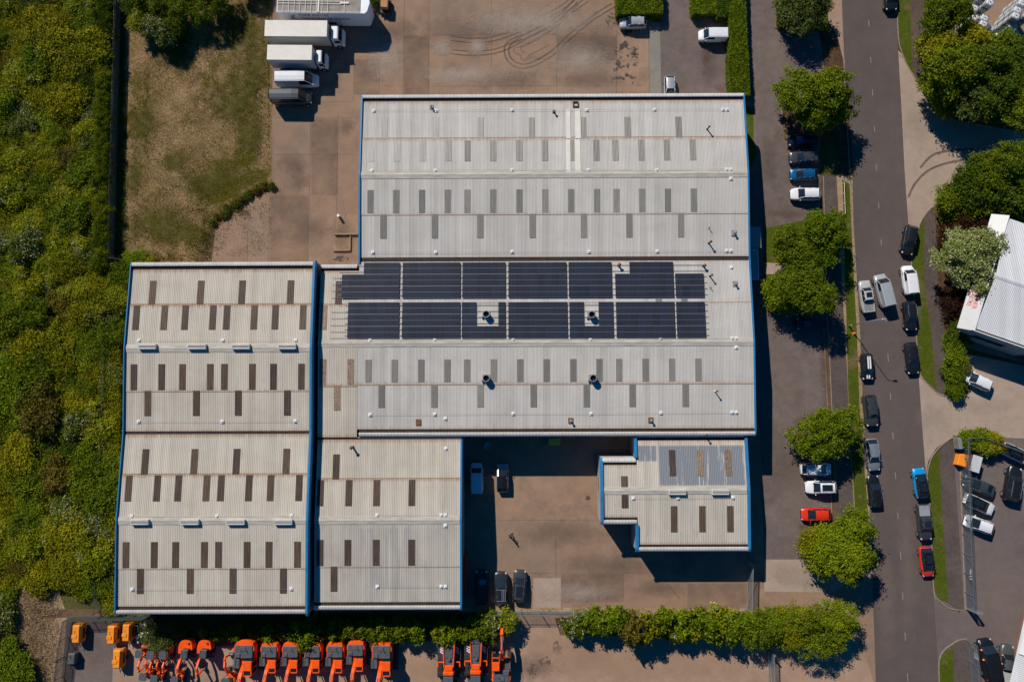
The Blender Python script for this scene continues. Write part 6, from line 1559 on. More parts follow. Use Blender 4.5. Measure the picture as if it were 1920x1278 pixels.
# ---- clipped hedges
def hedge(px0, py0, px1, py1, H, mt, label, seed, n, size=.17, group='clipped hedges', back=None):
    xa, ya = G(px0, py0, H); xb, yb = G(px1, py1, H)
    cx, cy = (xa + xb) / 2, (ya + yb) / 2; hx, hy = abs(xb - xa) / 2, abs(ya - yb) / 2
    r = np.random.default_rng(seed)
    V = []; n_top = int(n * .6)
    lob = []
    me = None
    P = np.empty((n, 3)); Nn = np.empty((n, 3))
    k = r.uniform(size=n) < .6
    P[:, 0] = r.uniform(-hx, hx, n); P[:, 1] = r.uniform(-hy, hy, n)
    bump = .10 * np.sin(P[:, 0] * 2.1 + seed) * np.cos(P[:, 1] * 1.7) + .06 * np.sin(P[:, 0] * 5.3) * np.sin(P[:, 1] * 4.1)
    P[:, 2] = H - .12 + bump + r.normal(0, .05, n); Nn[:] = (0, 0, 1)
    side = ~k; ns = side.sum(); w_ = r.integers(0, 4, ns)
    sx = np.where(w_ == 0, -hx, np.where(w_ == 1, hx, r.uniform(-hx, hx, ns))); sy = np.where(w_ == 2, -hy, np.where(w_ == 3, hy, r.uniform(-hy, hy, ns)))
    P[side, 0] = sx + r.normal(0, .06, ns); P[side, 1] = sy + r.normal(0, .06, ns); P[side, 2] = r.uniform(.1, H, ns)
    nr = Nn + r.normal(size=(n, 3)) * .7; nr[:, 2] = np.abs(nr[:, 2]); nr /= np.linalg.norm(nr, axis=1)[:, None]
    t1 = np.cross(nr, r.normal(size=(n, 3))); t1 /= np.linalg.norm(t1, axis=1)[:, None]; t2 = np.cross(nr, t1); s = size * r.uniform(.7, 1.4, n)[:, None]
    V = np.stack([P - t1 * s * .7, P + t2 * s * .4, P + t1 * s * .7, P - t2 * s * .4], 1)
    me = bpy.data.meshes.new('foliage'); nv = n * 4
    me.vertices.add(nv); me.vertices.foreach_set('co', V.astype(np.float32).ravel()); me.loops.add(nv); me.loops.foreach_set('vertex_index', np.arange(nv, dtype=np.int32))
    me.polygons.add(n); me.polygons.foreach_set('loop_start', np.arange(0, nv, 4, dtype=np.int32)); me.polygons.foreach_set('loop_total', np.full(n, 4, dtype=np.int32)); me.materials.append(LF[mt]); me.update(calc_edges=True)
    t = thing('hedge', label, 'hedge', (cx, cy, 0), 0, group)
    o = bpy.data.objects.new('foliage', me); COL.objects.link(o); o.parent = t
    mb = MB(); mb.bbox((0, 0, (H - .25) / 2), (2 * hx - .25, 2 * hy - .25, H - .25), .2); mb.build('twiggy_core', M['hedge_core'], t)
M['hedge_core'] = mat('hedge_interior', (0.03, 0.04, 0.012), .95, var=.5, scale=5)
hedge(1156, -30, 1243, 24, 1.9, 'bright', 'clipped hedge block above the silver hatchback at the top edge', 1, 9000)
hedge(1297, -30, 1344, 24, 1.6, 'bright', 'clipped hedge stub at the top edge above the small white van', 2, 5000)
hedge(1344, -30, 1366, 30, 2.0, 'deep', 'darker hedge piece joining the stub to the long hedge', 3, 3500)
hedge(1366, -40, 1402, 100, 2.1, 'bright', 'long hedge, sunlit northern length beside the small white van', 4, 16000)
hedge(1368, 100, 1406, 178, 2.1, 'mid', 'long hedge, darker southern length ending at the central block', 5, 10000)
hedge(1460, -40, 1505, 45, 1.5, 'mid', 'broad clipped hedge on the grass island left of the greyish tree', 6, 8000)

# ---- shrubs along the south boundary
gs = 'shrubs along the south boundary'
row = [(343, 1186, 7, 'gold', 1.7), (381, 1187, 8, 'haw', 1.8), (412, 1189, 12, 'bright', 2.0), (442, 1186, 14, 'bright', 2.2), (474, 1188, 10, 'mid', 2.2), (500, 1186, 15, 'bright', 2.4), (528, 1184, 13, 'haw2', 2.2), (552, 1185, 16, 'mid', 2.6), (575, 1184, 24, 'bright', 3.0), (604, 1185, 15, 'haw2', 2.4), (628, 1177, 17, 'bright', 2.6), (650, 1177, 18, 'bright', 2.6), (668, 1182, 13, 'haw', 2.4), (693, 1178, 18, 'bright', 2.8), (718, 1182, 20, 'bright', 2.8), (745, 1178, 22, 'mid', 3.0), (772, 1180, 22, 'bright', 3.0),
       (822, 1184, 15, 'haw', 2.4), (842, 1183, 20, 'bright', 2.8), (866, 1182, 18, 'bright', 2.6), (884, 1180, 14, 'haw', 2.4), (905, 1173, 22, 'bright', 3.0), (927, 1176, 20, 'haw2', 3.0), (950, 1168, 20, 'haw', 2.8), (915, 1192, 15, 'bright', 2.2)]
south = ['first', 'second']
desc = {'gold': 'yellow green', 'haw': 'lightly blossomed', 'haw2': 'white blossomed', 'bright': 'fresh green', 'mid': 'mid green', 'olive': 'olive brown', 'sage': 'grey green'}
protos = {}
def shrub(px, py, rpx, mt, H, label, group, seed, name='shrub'):
    R = rpx / 12.6
    key = (mt, seed % 2)
    if key not in protos:
        lb = rlobes(1.0, 1.0, 6, 200 + len(protos), rr=.52)
        protos[key] = (leaf_mesh('crown', lb, 3600, .13, [LF[mt]], 300 + len(protos), clump=.13, clumps=16), stem_mesh('stem', lb, .25, .05, M['bark'], 5 + len(protos)))
    x, y = G(px, py, H * .6); t = thing(name, label, 'shrub', (x, y, 0), random.Random(seed).uniform(0, 6.28), group)
    for nm, me in zip(('crown', 'stem'), protos[key]):
        o = bpy.data.objects.new(nm, me); COL.objects.link(o); o.parent = t
        o.scale = (R, R, H * .9)
    return t
for i, (px, py, rp, mt, H) in enumerate(row):
    where = 'behind the mini machines' if px < 400 else 'behind the row of big excavators' if px < 800 else 'behind the tracked machines'
    shrub(px, py, rp, mt, H, f'{desc[mt]} shrub of the uneven hedge {where}', gs + ' ' + where, i)
tree(278 + 22, 1195, 2.0, 2.2, 'sage', 'thin greyish shrub on the sand heap beside the round tailed excavators', 171, 3000, .16, name='shrub', cat='shrub')
row2 = [(1080, 1170, 22, 'haw2', 2.8), (1112, 1166, 20, 'bright', 3.2), (1140, 1168, 24, 'bright', 3.4), (1165, 1166, 20, 'mid', 3.4), (1193, 1176, 28, 'brown', 4.4), (1215, 1168, 22, 'olive', 4.0), (1240, 1168, 24, 'bright', 3.6), (1256, 1184, 20, 'haw2', 3.0), (1278, 1166, 24, 'bright', 3.6), (1300, 1180, 22, 'haw', 3.2), (1322, 1168, 24, 'bright', 3.8), (1345, 1186, 18, 'bright', 3.0), (1352, 1164, 22, 'haw', 3.6), (1378, 1172, 28, 'bright', 4.0), (1405, 1164, 20, 'bright', 3.8)]
for i, (px, py, rp, mt, H) in enumerate(row2):
    shrub(px, py, rp, mt, H, f'{desc[mt] if mt != "brown" else "brown tinged"} shrub in the hedge below the courtyard', 'hedge shrubs below the courtyard', i + 50)
for i, (px, py, R, H, mt, lb) in enumerate(((1432, 1176, 2.9, 4.4, 'mid', 'leafy tree starting the taller hedge right of the sliding gate'), (1458, 1172, 2.8, 4.4, 'bright', 'leafy tree above the lower gate posts'), (1490, 1175, 3.2, 4.8, 'olive', 'yellowish green tree in the taller hedge'), (1528, 1180, 3.5, 5.0, 'mid', 'round green tree near the right end of the taller hedge'), (1562, 1172, 2.9, 4.6, 'bright', 'bright round tree ending the taller hedge at the drive'))):
    tree(px, py, R, H, mt, lb, 180 + i, 8500, .2, 'taller hedge trees by the drive', clump=.26)

# ---- the overgrown scrub on the west side
gsb = 'bushes of the overgrown scrub'
kinds = ['mid', 'olive', 'haw', 'bright', 'olive', 'haw', 'olive', 'haw', 'brown', 'haw2', 'olive', 'mid', 'deep']
words = {'mid': 'mid green', 'olive': 'olive green', 'haw': 'blossom flecked', 'bright': 'bright green', 'deep': 'dark green', 'brown': 'brownish half bare', 'haw2': 'white blossoming'}
scp = {}
for i, k in enumerate(dict.fromkeys(kinds)):
    for v in (0, 1):
        lb = rlobes(1.0, 1.0, 10, 400 + i * 2 + v, rr=.36, spread=.72)
        scp[(k, v)] = leaf_mesh('bush', lb, 9000, .075, [LF[k]], 500 + i * 2 + v, clump=.15, clumps=20, inner=.3)
placed = []
def scrub(px, py, R, k, v, H=None):
    x, y = G(px, py, 1.0); o = bpy.data.objects.new('bush', scp[(k, v)]); COL.objects.link(o)
    o.location = (x, y, 0); o.rotation_euler.z = rs_.uniform(0, 6.28); o.scale = (R * rs_.uniform(.9, 1.3), R, H or R * rs_.uniform(.65, 1.1))
    where = 'in the upper scrub by the paddock' if py < 430 else 'in the scrub beside the west block' if py < 860 else 'in the lower scrub above the bare bank'
    tag(o, f'{words[k]} bush {where}', 'bush', f'{words[k]} bushes {where}')
    placed.append((px, py, R * 12.5))
rs_ = random.Random(5)
# bushes that stand out in the photograph
for px, py, R, k in ((85, 770, 3.0, 'brown'), (45, 735, 3.6, 'bright'), (20, 700, 2.6, 'bright'), (95, 640, 3.0, 'olive'), (60, 655, 2.6, 'olive'), (110, 660, 2.4, 'olive'), (18, 600, 2.6, 'mid'), (26, 1262, 2.9, 'bright'), (0, 1150, 2.1, 'haw2'), (6, 1205, 1.6, 'brown'), (180, 800, 2.6, 'haw'), (150, 790, 2.2, 'haw2'), (195, 915, 3.0, 'mid'), (215, 880, 2.4, 'mid'), (165, 50, 2.4, 'mid'), (110, 80, 3.0, 'olive'),
                     (210, 700, 1.8, 'haw2'), (215, 620, 1.8, 'mid'), (218, 560, 1.8, 'haw'), (170, 200, 2.0, 'haw2'), (180, 265, 1.7, 'haw2'), (85, 545, 1.8, 'haw2'), (150, 550, 2.2, 'haw'), (130, 440, 2.4, 'haw'), (70, 125, 2.4, 'mid'), (150, 1100, 1.6, 'haw'), (182, 1096, 1.8, 'mid'), (175, 985, 2.4, 'haw2'), (120, 1000, 2.8, 'olive'),
                     (245, 495, 1.7, 'bright'), (272, 490, 1.0, 'haw'), (232, 515, 1.6, 'mid'), (236, 540, 1.3, 'haw')):
    scrub(px, py, R, k, rs_.randint(0, 1))
for i in range(34):
    py = -50 + i * 16.5; scrub(213 - 0.016 * py - rs_.uniform(8, 14) , py, rs_.uniform(1.0, 1.3), rs_.choice(('mid', 'haw', 'deep', 'haw', 'mid')), i % 2, 2.3)
for (xmin, xmax, ymin, ymax, tries) in ((-60, 205, -50, 1150, 3000), (200, 232, 520, 1150, 400), (-60, 25, 1150, 1330, 100)):
    for _ in range(tries):
        px, py = rs_.uniform(xmin, xmax), rs_.uniform(ymin, ymax); R = rs_.choice((1.2, 1.5, 1.8, 2.1, 2.5))
        lim = 212 - 0.012 * py if py < 500 else (238 - (py - 500) * 0.02) - 4
        if px + R * 9.5 > lim: R = min(R, (lim - px) / 9.5)
        if R < .8: continue
        if px > 20 and py > 1095 and px < 130: continue
        if px > 110 and py + R * 12.5 > 1150: continue
        if all((px - a) ** 2 + (py - b_) ** 2 > ((R * 12.5 + c) * .50) ** 2 for a, b_, c in placed): scrub(px, py, R, rs_.choice(kinds), rs_.randint(0, 1))
        if len(placed) > 285: break
# thicket at the head of the paddock
for i, (px, py, R, H, mt, lb) in enumerate(((395, 0, 3.2, 4.6, 'mid', 'large dark leaved tree at the top of the paddock'), (345, 10, 2.4, 3.8, 'mid', 'tree between the paddock tree and the blossoming bush'), (300, 55, 2.4, 3.6, 'haw2', 'white blossoming hawthorn at the head of the paddock'), (265, 40, 1.9, 3.4, 'haw', 'hawthorn beside the boundary fence at the top'), (325, 50, 1.8, 3.2, 'mid', 'green bush right of the white hawthorn'), (255, 5, 2.2, 4.0, 'deep', 'dark bush at the top edge right of the fence'), (300, 10, 2.2, 4.0, 'mid', 'green bush at the top edge above the white hawthorn'), (455, -40, 2.4, 4.0, 'mid', 'tree cut by the top edge left of the exhibition trailer'))):
    tree(px, py, R, H, mt, lb, 220 + i, 6500, .21, 'trees at the head of the paddock', clump=.25)
# loose undergrowth between bushes, and grasses
def scatter(name, label, cat, regions, n, size, mt, hmax, seed, elong=2.2, dens=None):
    r = np.random.default_rng(seed); pts = []
    for (x0, y0, x1, y1), f in regions:
        k = int(n * f); a = r.uniform(x0, x1, k); b_ = r.uniform(y0, y1, k)
        pts.append(np.array([G(p, q) for p, q in zip(a, b_)]))
    P2 = np.vstack(pts); n = len(P2)
    P = np.column_stack([P2, r.uniform(.02, hmax, n)])
    if dens:
        d = np.sin(P[:, 0] * .9 + 1.3 * np.sin(P[:, 1] * .7)) * np.cos(P[:, 1] * .8 + np.sin(P[:, 0] * .5)); keep = d + r.normal(0, .5, n) > dens; P = P[keep]; n = len(P)
    nr = r.normal(size=(n, 3)) * .6; nr[:, 2] = np.abs(nr[:, 2]) + .4; nr /= np.linalg.norm(nr, axis=1)[:, None]
    t1 = np.cross(nr, r.normal(size=(n, 3))); t1 /= np.linalg.norm(t1, axis=1)[:, None]; t2 = np.cross(nr, t1); s = size * r.uniform(.6, 1.5, n)[:, None]
    V = np.stack([P - t1 * s * elong / 2, P + t2 * s * .3, P + t1 * s * elong / 2, P - t2 * s * .3], 1)
    me = bpy.data.meshes.new(name); nv = n * 4
    me.vertices.add(nv); me.vertices.foreach_set('co', V.astype(np.float32).ravel()); me.loops.add(nv); me.loops.foreach_set('vertex_index', np.arange(nv, dtype=np.int32))
    me.polygons.add(n); me.polygons.foreach_set('loop_start', np.arange(0, nv, 4, dtype=np.int32)); me.polygons.foreach_set('loop_total', np.full(n, 4, dtype=np.int32)); me.materials.append(LF[mt]); me.update(calc_edges=True)
    o = bpy.data.objects.new(name, me); COL.objects.link(o); o['kind'] = 'stuff'
    return tag(o, label, cat)
scatter('undergrowth', 'low olive green undergrowth between the scrub bushes', 'undergrowth', [((-70, -60, 205, 1100), .9), ((200, 520, 232, 1150), .1)], 190000, .13, 'olive', 1.4, 1, 2.2)
scatter('undergrowth', 'mid green undergrowth and brambles between the scrub bushes', 'undergrowth', [((-70, -60, 205, 1100), .9), ((200, 520, 232, 1150), .1)], 90000, .12, 'mid', 1.3, 21, 2.0, dens=0.0)
scatter('dry_grass', 'straw coloured dry grass over the paddock and the bare bank', 'grass', [((236, 95, 508, 480), .85), ((30, 1110, 115, 1290), .15)], 26000, .055, 'dry', .08, 2, 5, dens=-.1)
scatter('green_grass', 'tufts of green grass over the paddock', 'grass', [((236, -10, 508, 480), .8), ((236, 330, 400, 460), .2)], 26000, .06, 'turf', .10, 3, 3.5, dens=.1)
scatter('ivy_ground', 'dark ground cover under the hedge behind the excavators', 'ground cover', [((222, 1150, 900, 1200), 1.0)], 14000, .17, 'deep', .6, 4, 1.6)
scatter('fence_shade_growth', 'dark growth added to deepen the shade at the foot of the boundary fence', 'ground cover', [((212, -50, 236, 480), 1.0)], 7000, .13, 'deep', .3, 14, 1.8)  # dark leaves added to stand in for shade along the fence
scatter('kerb_weeds', 'weeds growing along the courtyard fence', 'weeds', [((900, 1138, 1400, 1150), 1.0)], 2200, .11, 'olive', .25, 6, 2.0, dens=.3)

for i in range(16):  # dark bushes added in place of the bank slope and its shade
    f = i / 15; px, py = 512 - 106 * f, 352 + 66 * f ** 1.3
    tree(px - 4 + rs_.uniform(-6, 3), py - 4 + rs_.uniform(-5, 3), rs_.uniform(.3, .6), rs_.uniform(.35, .7), 'brown' if i % 3 else 'deep', 'added low dark bush standing in for the shaded bank at the yard corner', 600 + i, 700, .16, 'added bushes standing in for the shaded paddock bank', name='bush', cat='bush', clump=.15)
scatter('verge_grass', 'short grass on the roadside verges', 'grass', [((1582, 345, 1598, 600), .25), ((1592, 620, 1620, 900), .3), ((1712, 440, 1745, 690), .25), ((1684, -20, 1706, 110), .1), ((1745, 880, 1765, 1100), .15)], 9000, .06, 'turf', .12, 8, 3.0, dens=-.2)

# lusher tufts in the damp parts of the paddock
def clumps(name, label, cat, spots, n, size, mt, hmax, seed, elong):
    r = np.random.default_rng(seed); pts = []
    wts = np.array([s[2] * s[3] for s in spots], float); wts /= wts.sum()
    for s, f in zip(spots, wts):
        k = int(n * f); a = r.normal(s[0], s[2] * .5, k); b_ = r.normal(s[1], s[3] * .5, k)
        a = np.clip(a, 238, 504); pts.append(np.array([G(p, q) for p, q in zip(a, b_)]))
    P2 = np.vstack(pts); n = len(P2); P = np.column_stack([P2, r.uniform(.02, hmax, n)])
    ok = np.sin(P[:, 0] * 2.3 + 1.7 * np.sin(P[:, 1] * 1.9)) * np.cos(P[:, 1] * 2.1 + np.sin(P[:, 0] * 1.3)) + r.normal(0, .6, n) > -.2; P = P[ok]; n = len(P)
    nr = r.normal(size=(n, 3)) * .6; nr[:, 2] = np.abs(nr[:, 2]) + .4; nr /= np.linalg.norm(nr, axis=1)[:, None]
    t1 = np.cross(nr, r.normal(size=(n, 3))); t1 /= np.linalg.norm(t1, axis=1)[:, None]; t2 = np.cross(nr, t1); s = size * r.uniform(.6, 1.5, n)[:, None]
    V = np.stack([P - t1 * s * elong / 2, P + t2 * s * .3, P + t1 * s * elong / 2, P - t2 * s * .3], 1)
    me = bpy.data.meshes.new(name); nv = n * 4
    me.vertices.add(nv); me.vertices.foreach_set('co', V.astype(np.float32).ravel()); me.loops.add(nv); me.loops.foreach_set('vertex_index', np.arange(nv, dtype=np.int32))
    me.polygons.add(n); me.polygons.foreach_set('loop_start', np.arange(0, nv, 4, dtype=np.int32)); me.polygons.foreach_set('loop_total', np.full(n, 4, dtype=np.int32)); me.materials.append(LF[mt]); me.update(calc_edges=True)
    o = bpy.data.objects.new(name, me); COL.objects.link(o); o['kind'] = 'stuff'; return tag(o, label, cat)
SP = [(450, 50, 70, 70), (330, 108, 50, 36), (440, 190, 60, 60), (470, 250, 36, 60), (300, 420, 70, 44), (355, 440, 60, 30), (480, 130, 30, 70), (270, 240, 24, 60), (390, 340, 60, 30), (250, 330, 20, 50), (330, 300, 40, 24)]
clumps('bank_weeds', 'rough weeds on the bank at the paddock corner', 'weeds', [(385, 430, 16, 40), (300, 482, 60, 12), (375, 470, 20, 26), (440, 395, 36, 14)], 4200, .11, 'brown', .4, 5, 2.4)
clumps('lush_grass', 'deeper green grass in the damp parts of the paddock', 'grass', SP, 50000, .08, 'turf', .2, 31, 2.6)

def bank(n, seed):
    r = np.random.default_rng(seed); a = r.normal(68, 20, n); b_ = r.uniform(1108, 1300, n)
    P2 = np.array([G(p, q) for p, q in zip(a, b_)]); P = np.column_stack([P2, r.uniform(.02, .35, n)])
    nr = r.normal(size=(n, 3)) * .6; nr[:, 2] = np.abs(nr[:, 2]) + .4; nr /= np.linalg.norm(nr, axis=1)[:, None]
    t1 = np.cross(nr, r.normal(size=(n, 3))); t1 /= np.linalg.norm(t1, axis=1)[:, None]; t2 = np.cross(nr, t1); s = .09 * r.uniform(.6, 1.5, n)[:, None]
    V = np.stack([P - t1 * s * 1.6, P + t2 * s * .3, P + t1 * s * 1.6, P - t2 * s * .3], 1)
    mb = MB(); mb.v = [tuple(p) for p in V.reshape(-1, 3)]; mb.f = [(4 * i, 4 * i + 1, 4 * i + 2, 4 * i + 3) for i in range(n)]; mb.m = [0] * n
    o = mb.build('dead_grass', LF['dry']); o['kind'] = 'stuff'; tag(o, 'pale dead grass and twigs on the bare bank at bottom left', 'grass')
bank(9000, 41)
# ================================================================ FENCES, SIGNS, SMALL THINGS
def palisade(pts, label, H=2.35, m='fence', gap=.155, group='palisade fences', rot_label=None):
    """palisade along ground points (photo pixels)"""
    P = [Vector((*G(a, b_), 0)) for a, b_ in pts]
    t = thing('palisade_fence', label, 'fence', P[0], 0, group); o = P[0]
    mb = MB(); rl = MB(); ps = MB()
    for a, c in zip(P[:-1], P[1:]):
        d = (c - a); L_ = d.length; d.normalize(); n_ = Vector((-d.y, d.x, 0)); an = atan2(d.y, d.x)
        k = int(L_ / gap)
        for i in range(k):
            q = a + d * (i + .5) * gap - o + n_ * .04
            mb.box((q.x, q.y, H / 2 + .03), (.052 if m == 'fence' else .075, .02, H), rz=an)
        for z in (.35, H - .4): q = (a + c) / 2 - o; rl.box((q.x, q.y, z), (L_, .045, .045), rz=an)
        for i in range(int(L_ / 2.75) + 1): q = a + d * min(L_, i * 2.75) - o - n_ * .06; ps.box((q.x, q.y, H / 2 - .05), (.1, .06, H - .05), rz=an)
    mb.build('pale', M[m], t); rl.build('rail', M[m], t); ps.build('post', M[m], t)
    return t
palisade([(228, -60), (227, 40), (223, 180), (219, 330), (215, 486)], 'dark palisade fence between the scrub and the rough paddock', m='fence_green', H=2.0, gap=.12)
palisade([(221, 488), (244, 492)], 'short dark fence return at the corner of the west block', m='fence_green')
palisade([(207, 560), (203, 720), (197, 860), (192, 1000), (186, 1150)], 'overgrown dark fence in the scrub alongside the west block', m='fence_green', H=1.8, gap=.3)
palisade([(136, 1156), (300, 1153)], 'dark palisade fence across the top of the compressor corner', m='fence_green', H=2.2)
palisade([(134, 1157), (122, 1230), (114, 1320)], 'dark palisade fence down the left side of the plant yard', m='fence_green', H=2.2)
palisade([(905, 1146), (1100, 1146)], 'grey palisade fence at the south edge of the courtyard', H=2.2)
palisade([(1100, 1147), (1400, 1145)], 'grey palisade fence hidden behind the courtyard hedge', H=1.6)
palisade([(1799, 822), (1801, 900), (1804, 1000), (1810, 1140)], 'long pale palisade fence on the left side of the east car park')
palisade([(1800, 820), (1830, 820), (1870, 835), (1990, 880)], 'diagonal pale palisade fence behind the orange shed')
palisade([(1813, 1200), (1820, 1280), (1826, 1340)], 'short pale palisade fence at the bottom right corner')
palisade([(1367, 30), (1370, 180)], 'low green mesh fence along the car park side of the long hedge', m='fence_green', H=1.8, gap=.3)

def gate(a, c, H, label, m='steel'):
    A = Vector((*G(*a), 0)); C = Vector((*G(*c), 0)); d = C - A; L_ = d.length; an = atan2(d.y, d.x)
    t = thing('gate', label, 'gate', A, an)
    mb = MB()
    for z in (.15, H): mb.box((L_ / 2, 0, z), (L_, .09, .09))
    for x_ in (0, L_): mb.box((x_, 0, H / 2 + .05), (.1, .1, H))
    mb.tube((.1, 0, .2), (L_ - .1, 0, H - .1), .03, .03, 6); mb.build('gate_frame', M[m], t)
    mb = MB()
    for i in range(int(L_ / .13)): mb.box((.1 + i * .13, 0, H / 2 + .05), (.03, .03, H - .15))
    mb.build('gate_bars', M[m], t)
    mb = MB(); mb.box((0, .18, H / 2), (.16, .16, H + .1)); mb.box((L_, .18, H / 2), (.16, .16, H + .1)); mb.build('gate_post', M[m], t)
gate((1400, 1140), (1402, 1052), 2.3, 'grey sliding gate closing the courtyard beside the small east block')
gate((1440, 1218), (1443, 1320), 2.3, 'tall grey gate under the taller hedge at the bottom edge')
gate((1811, 1140), (1822, 1142), 2.3, 'end gate panel at the foot of the long pale palisade fence')

# street lamp
x, y = G(1591, 611); t = thing('street_lamp', 'tall street lamp leaning its head over the road beside the silver vehicles', 'street lamp', (x, y, 0))
mb = MB(); mb.tube((0, 0, 0), (0, 0, 1.2), .1, .1, 10); mb.tube((0, 0, 1.2), (0, 0, 8.0), .07, .05, 10); mb.build('column', M['steel'], t, smooth=True)
mb = MB(); mb.tube((0, 0, 7.95), (.75, .03, 8.1), .04, .035, 8); mb.build('bracket', M['steel'], t)
mb = MB(); mb.bbox((.98, .03, 8.12), (.6, .28, .14), .05); lh = mb.build('lantern', M['steel'], t)
mb = MB(); mb.box((1.0, .03, 8.04), (.4, .2, .03)); mb.build('diffuser', M['lamp_clear'], lh)
# traffic cones
for px, py, lb in ((1590, 456, 'orange and white cone on the verge by the upper trees'), (1600, 625, 'orange and white cone just below the street lamp')):
    x, y = G(px, py); t = thing('traffic_cone', lb, 'traffic cone', (x, y, .09), 0, 'traffic cones on the verge')
    mb = MB(); mb.box((0, 0, .02), (.42, .42, .04)); mb.tube((0, 0, .04), (0, 0, .3), .16, .1, 14); mb.tube((0, 0, .5), (0, 0, .72), .07, .025, 14); mb.build('cone_body', M['lamp_amber'], t)
    mb = MB(); mb.tube((0, 0, .3), (0, 0, .5), .101, .07, 14); mb.build('reflective_band', M['white'], t)
# low timber rail on the verge
t = thing('knee_rail', 'low timber rail along the verge beside the white estate style car', 'rail', (*G(1579, 345), .07))
mb = MB(); A = Vector(G(1579, 345)); C = Vector(G(1581, 402)); d = C - A
mb.path([(0, 0, .6), (d.x, d.y, .6)], .04, 6); mb.build('rail', M['cream'], t)
for f in (0, .33, .66, 1): mb = MB(); mb.tube((d.x * f, d.y * f, 0), (d.x * f, d.y * f, .65), .05, .05, 6); mb.build('post', M['cream'], t)

# signboards
def signboard(px, py, H, L_, ang, label, m='steel', hh=.9, thick=.08, tilt=0.0):
    x, y = G(px, py, H); t = thing('signboard', label, 'sign', (x, y, 0), radians(ang))
    mb = MB(); mb.bbox((0, 0, H - hh / 2 + .0), (L_, thick, hh), .02); mb.build('board', M[m], t)
    mb = MB()
    for s_ in (-.4, .4): mb.tube((L_ * s_, thick, 0), (L_ * s_, thick, H), .05, .05, 8)
    mb.build('post', M['steel'], t)
    return t
signboard(1765, 181, 2.6, 1.9, -28, 'grey backed signboard on posts at the edge of the north east thicket', 'dullsteel', 1.1, .35)
signboard(1778, 364, 1.9, 1.7, 40, 'long white signboard at the corner of the north junction', 'white', .8, .14)
signboard(1801, 831, 1.8, 1.6, -86, 'grey signboard at the end of the low hedge by the south junction', 'dullsteel', 1.2, .5)
# small notice "No 11" on the pale palisade fence
A = Vector((*G(1808.5, 1078), 0)); 
t = thing('number_sign', 'white house number on the long pale palisade fence', 'sign', (A.x - .1, A.y, 1.15), 0)
text('No', .55, (0, 1.25, .25), (pi / 2, 0, -pi / 2), M['white'], t, name='digits')
text('11', .85, (0, .45, .1), (pi / 2, 0, -pi / 2), M['white'], t, name='digits', space=.9)
x, y = G(1819, 1222); t = thing('notice_board', 'small white notice on the short corner fence', 'sign', (x - .12, y, 1.45), radians(-84))
mb = MB(); mb.box((0, 0, 0), (.95, .04, .8)); mb.build('board', M['white'], t)
mb = MB()
for k in range(3): mb.box((0, -.03, .2 - k * .2), (.6, .01, .06))
mb.build('printed_lines', M['dullsteel'], t)

# stacked tanks (caged liquid containers)
def tank_proto(x, y, z, label, group):
    t = thing('caged_tank', label, 'liquid tank', (x, y, z), 0, group)
    mb = MB(); mb.bbox((0, 0, .64), (1.12, .94, .94), .12); mb.tube((0, 0, 1.09), (0, 0, 1.13), .22, .22, 14); mb.build('tank', M['ibc'], t)
    mb = MB(); mb.tube((0, 0, 1.13), (0, 0, 1.17), .1, .1, 12); mb.build('cap', M['dark'], t)
    mb = MB()
    for a in (-.58, -.29, 0, .29, .58):
        for b_ in (-.49, .49): mb.box((a, b_, .64), (.02, .02, 1.0))
    for b_ in (-.3, 0, .3):
        for a in (-.58, .58): mb.box((a, b_, .64), (.02, .02, 1.0))
    for z_ in (.35, .65, .95, 1.13):
        for b_ in (-.49, .49): mb.box((0, b_, z_), (1.18, .02, .02))
        for a in (-.58, .58): mb.box((a, 0, z_), (.02, 1.0, .02))
    for a in (-.25, .25): mb.box((a, 0, 1.15), (.04, 1.0, .02))
    mb.build('cage', M['steel'], t)
    mb = MB(); mb.box((0, 0, .12), (1.2, 1.0, .05))
    for a in (-.5, 0, .5): mb.box((a, 0, .05), (.12, 1.0, .1))
    mb.build('pallet', M['dullsteel'], t); return t
M['ibc'] = mat('white_polythene', (0.66, 0.68, 0.70), .45, var=.06, scale=2.0)
tk = None; tgt = [(1857, 4, 4, 'beside the dark gap'), (1828, 14, 3, 'left row'), (1829, 32, 3, 'left row'), (1847, 33, 3, 'left row'), (1845, 44, 3, 'left row'), (1831, -6, 3, 'left row'), (1850, -14, 4, 'left row'), (1827, 48, 2, 'left row foot'), (1840, 56, 2, 'left row foot'),
     (1906, 29, 4, 'right row'), (1909, 18, 4, 'right row'), (1918, 5, 4, 'right row'), (1900, 48, 3, 'right row foot'), (1928, 28, 4, 'right row'), (1925, -8, 4, 'right row'), (1903, 60, 2, 'right row foot'), (1893, 57, 2, 'right row foot'), (1848, 70, 1, 'left row foot'), (1858, 52, 1, 'left row foot'), (1872, 68, 1, 'between the rows')]
for px, py, n_, wh in tgt:
    x, y = G(px, py, n_ * 1.17)
    for k in range(n_):
        lb = f'white caged tank in the {wh}' if 'row' in wh and 'between' not in wh else f'white caged tank {wh}'
        lb += ', ' + ('top of its stack' if k == n_ - 1 else 'lower in its stack')
        gp = f'{wh} {"top" if k == n_ - 1 else "lower"} tanks'
        if tk is None: tk = tank_proto(x, y, k * 1.18, lb, gp); tk.rotation_euler.z = radians(-28)
        else: clone(tk, (x, y, k * 1.18 + .01), radians(-28), label=lb, group=gp)

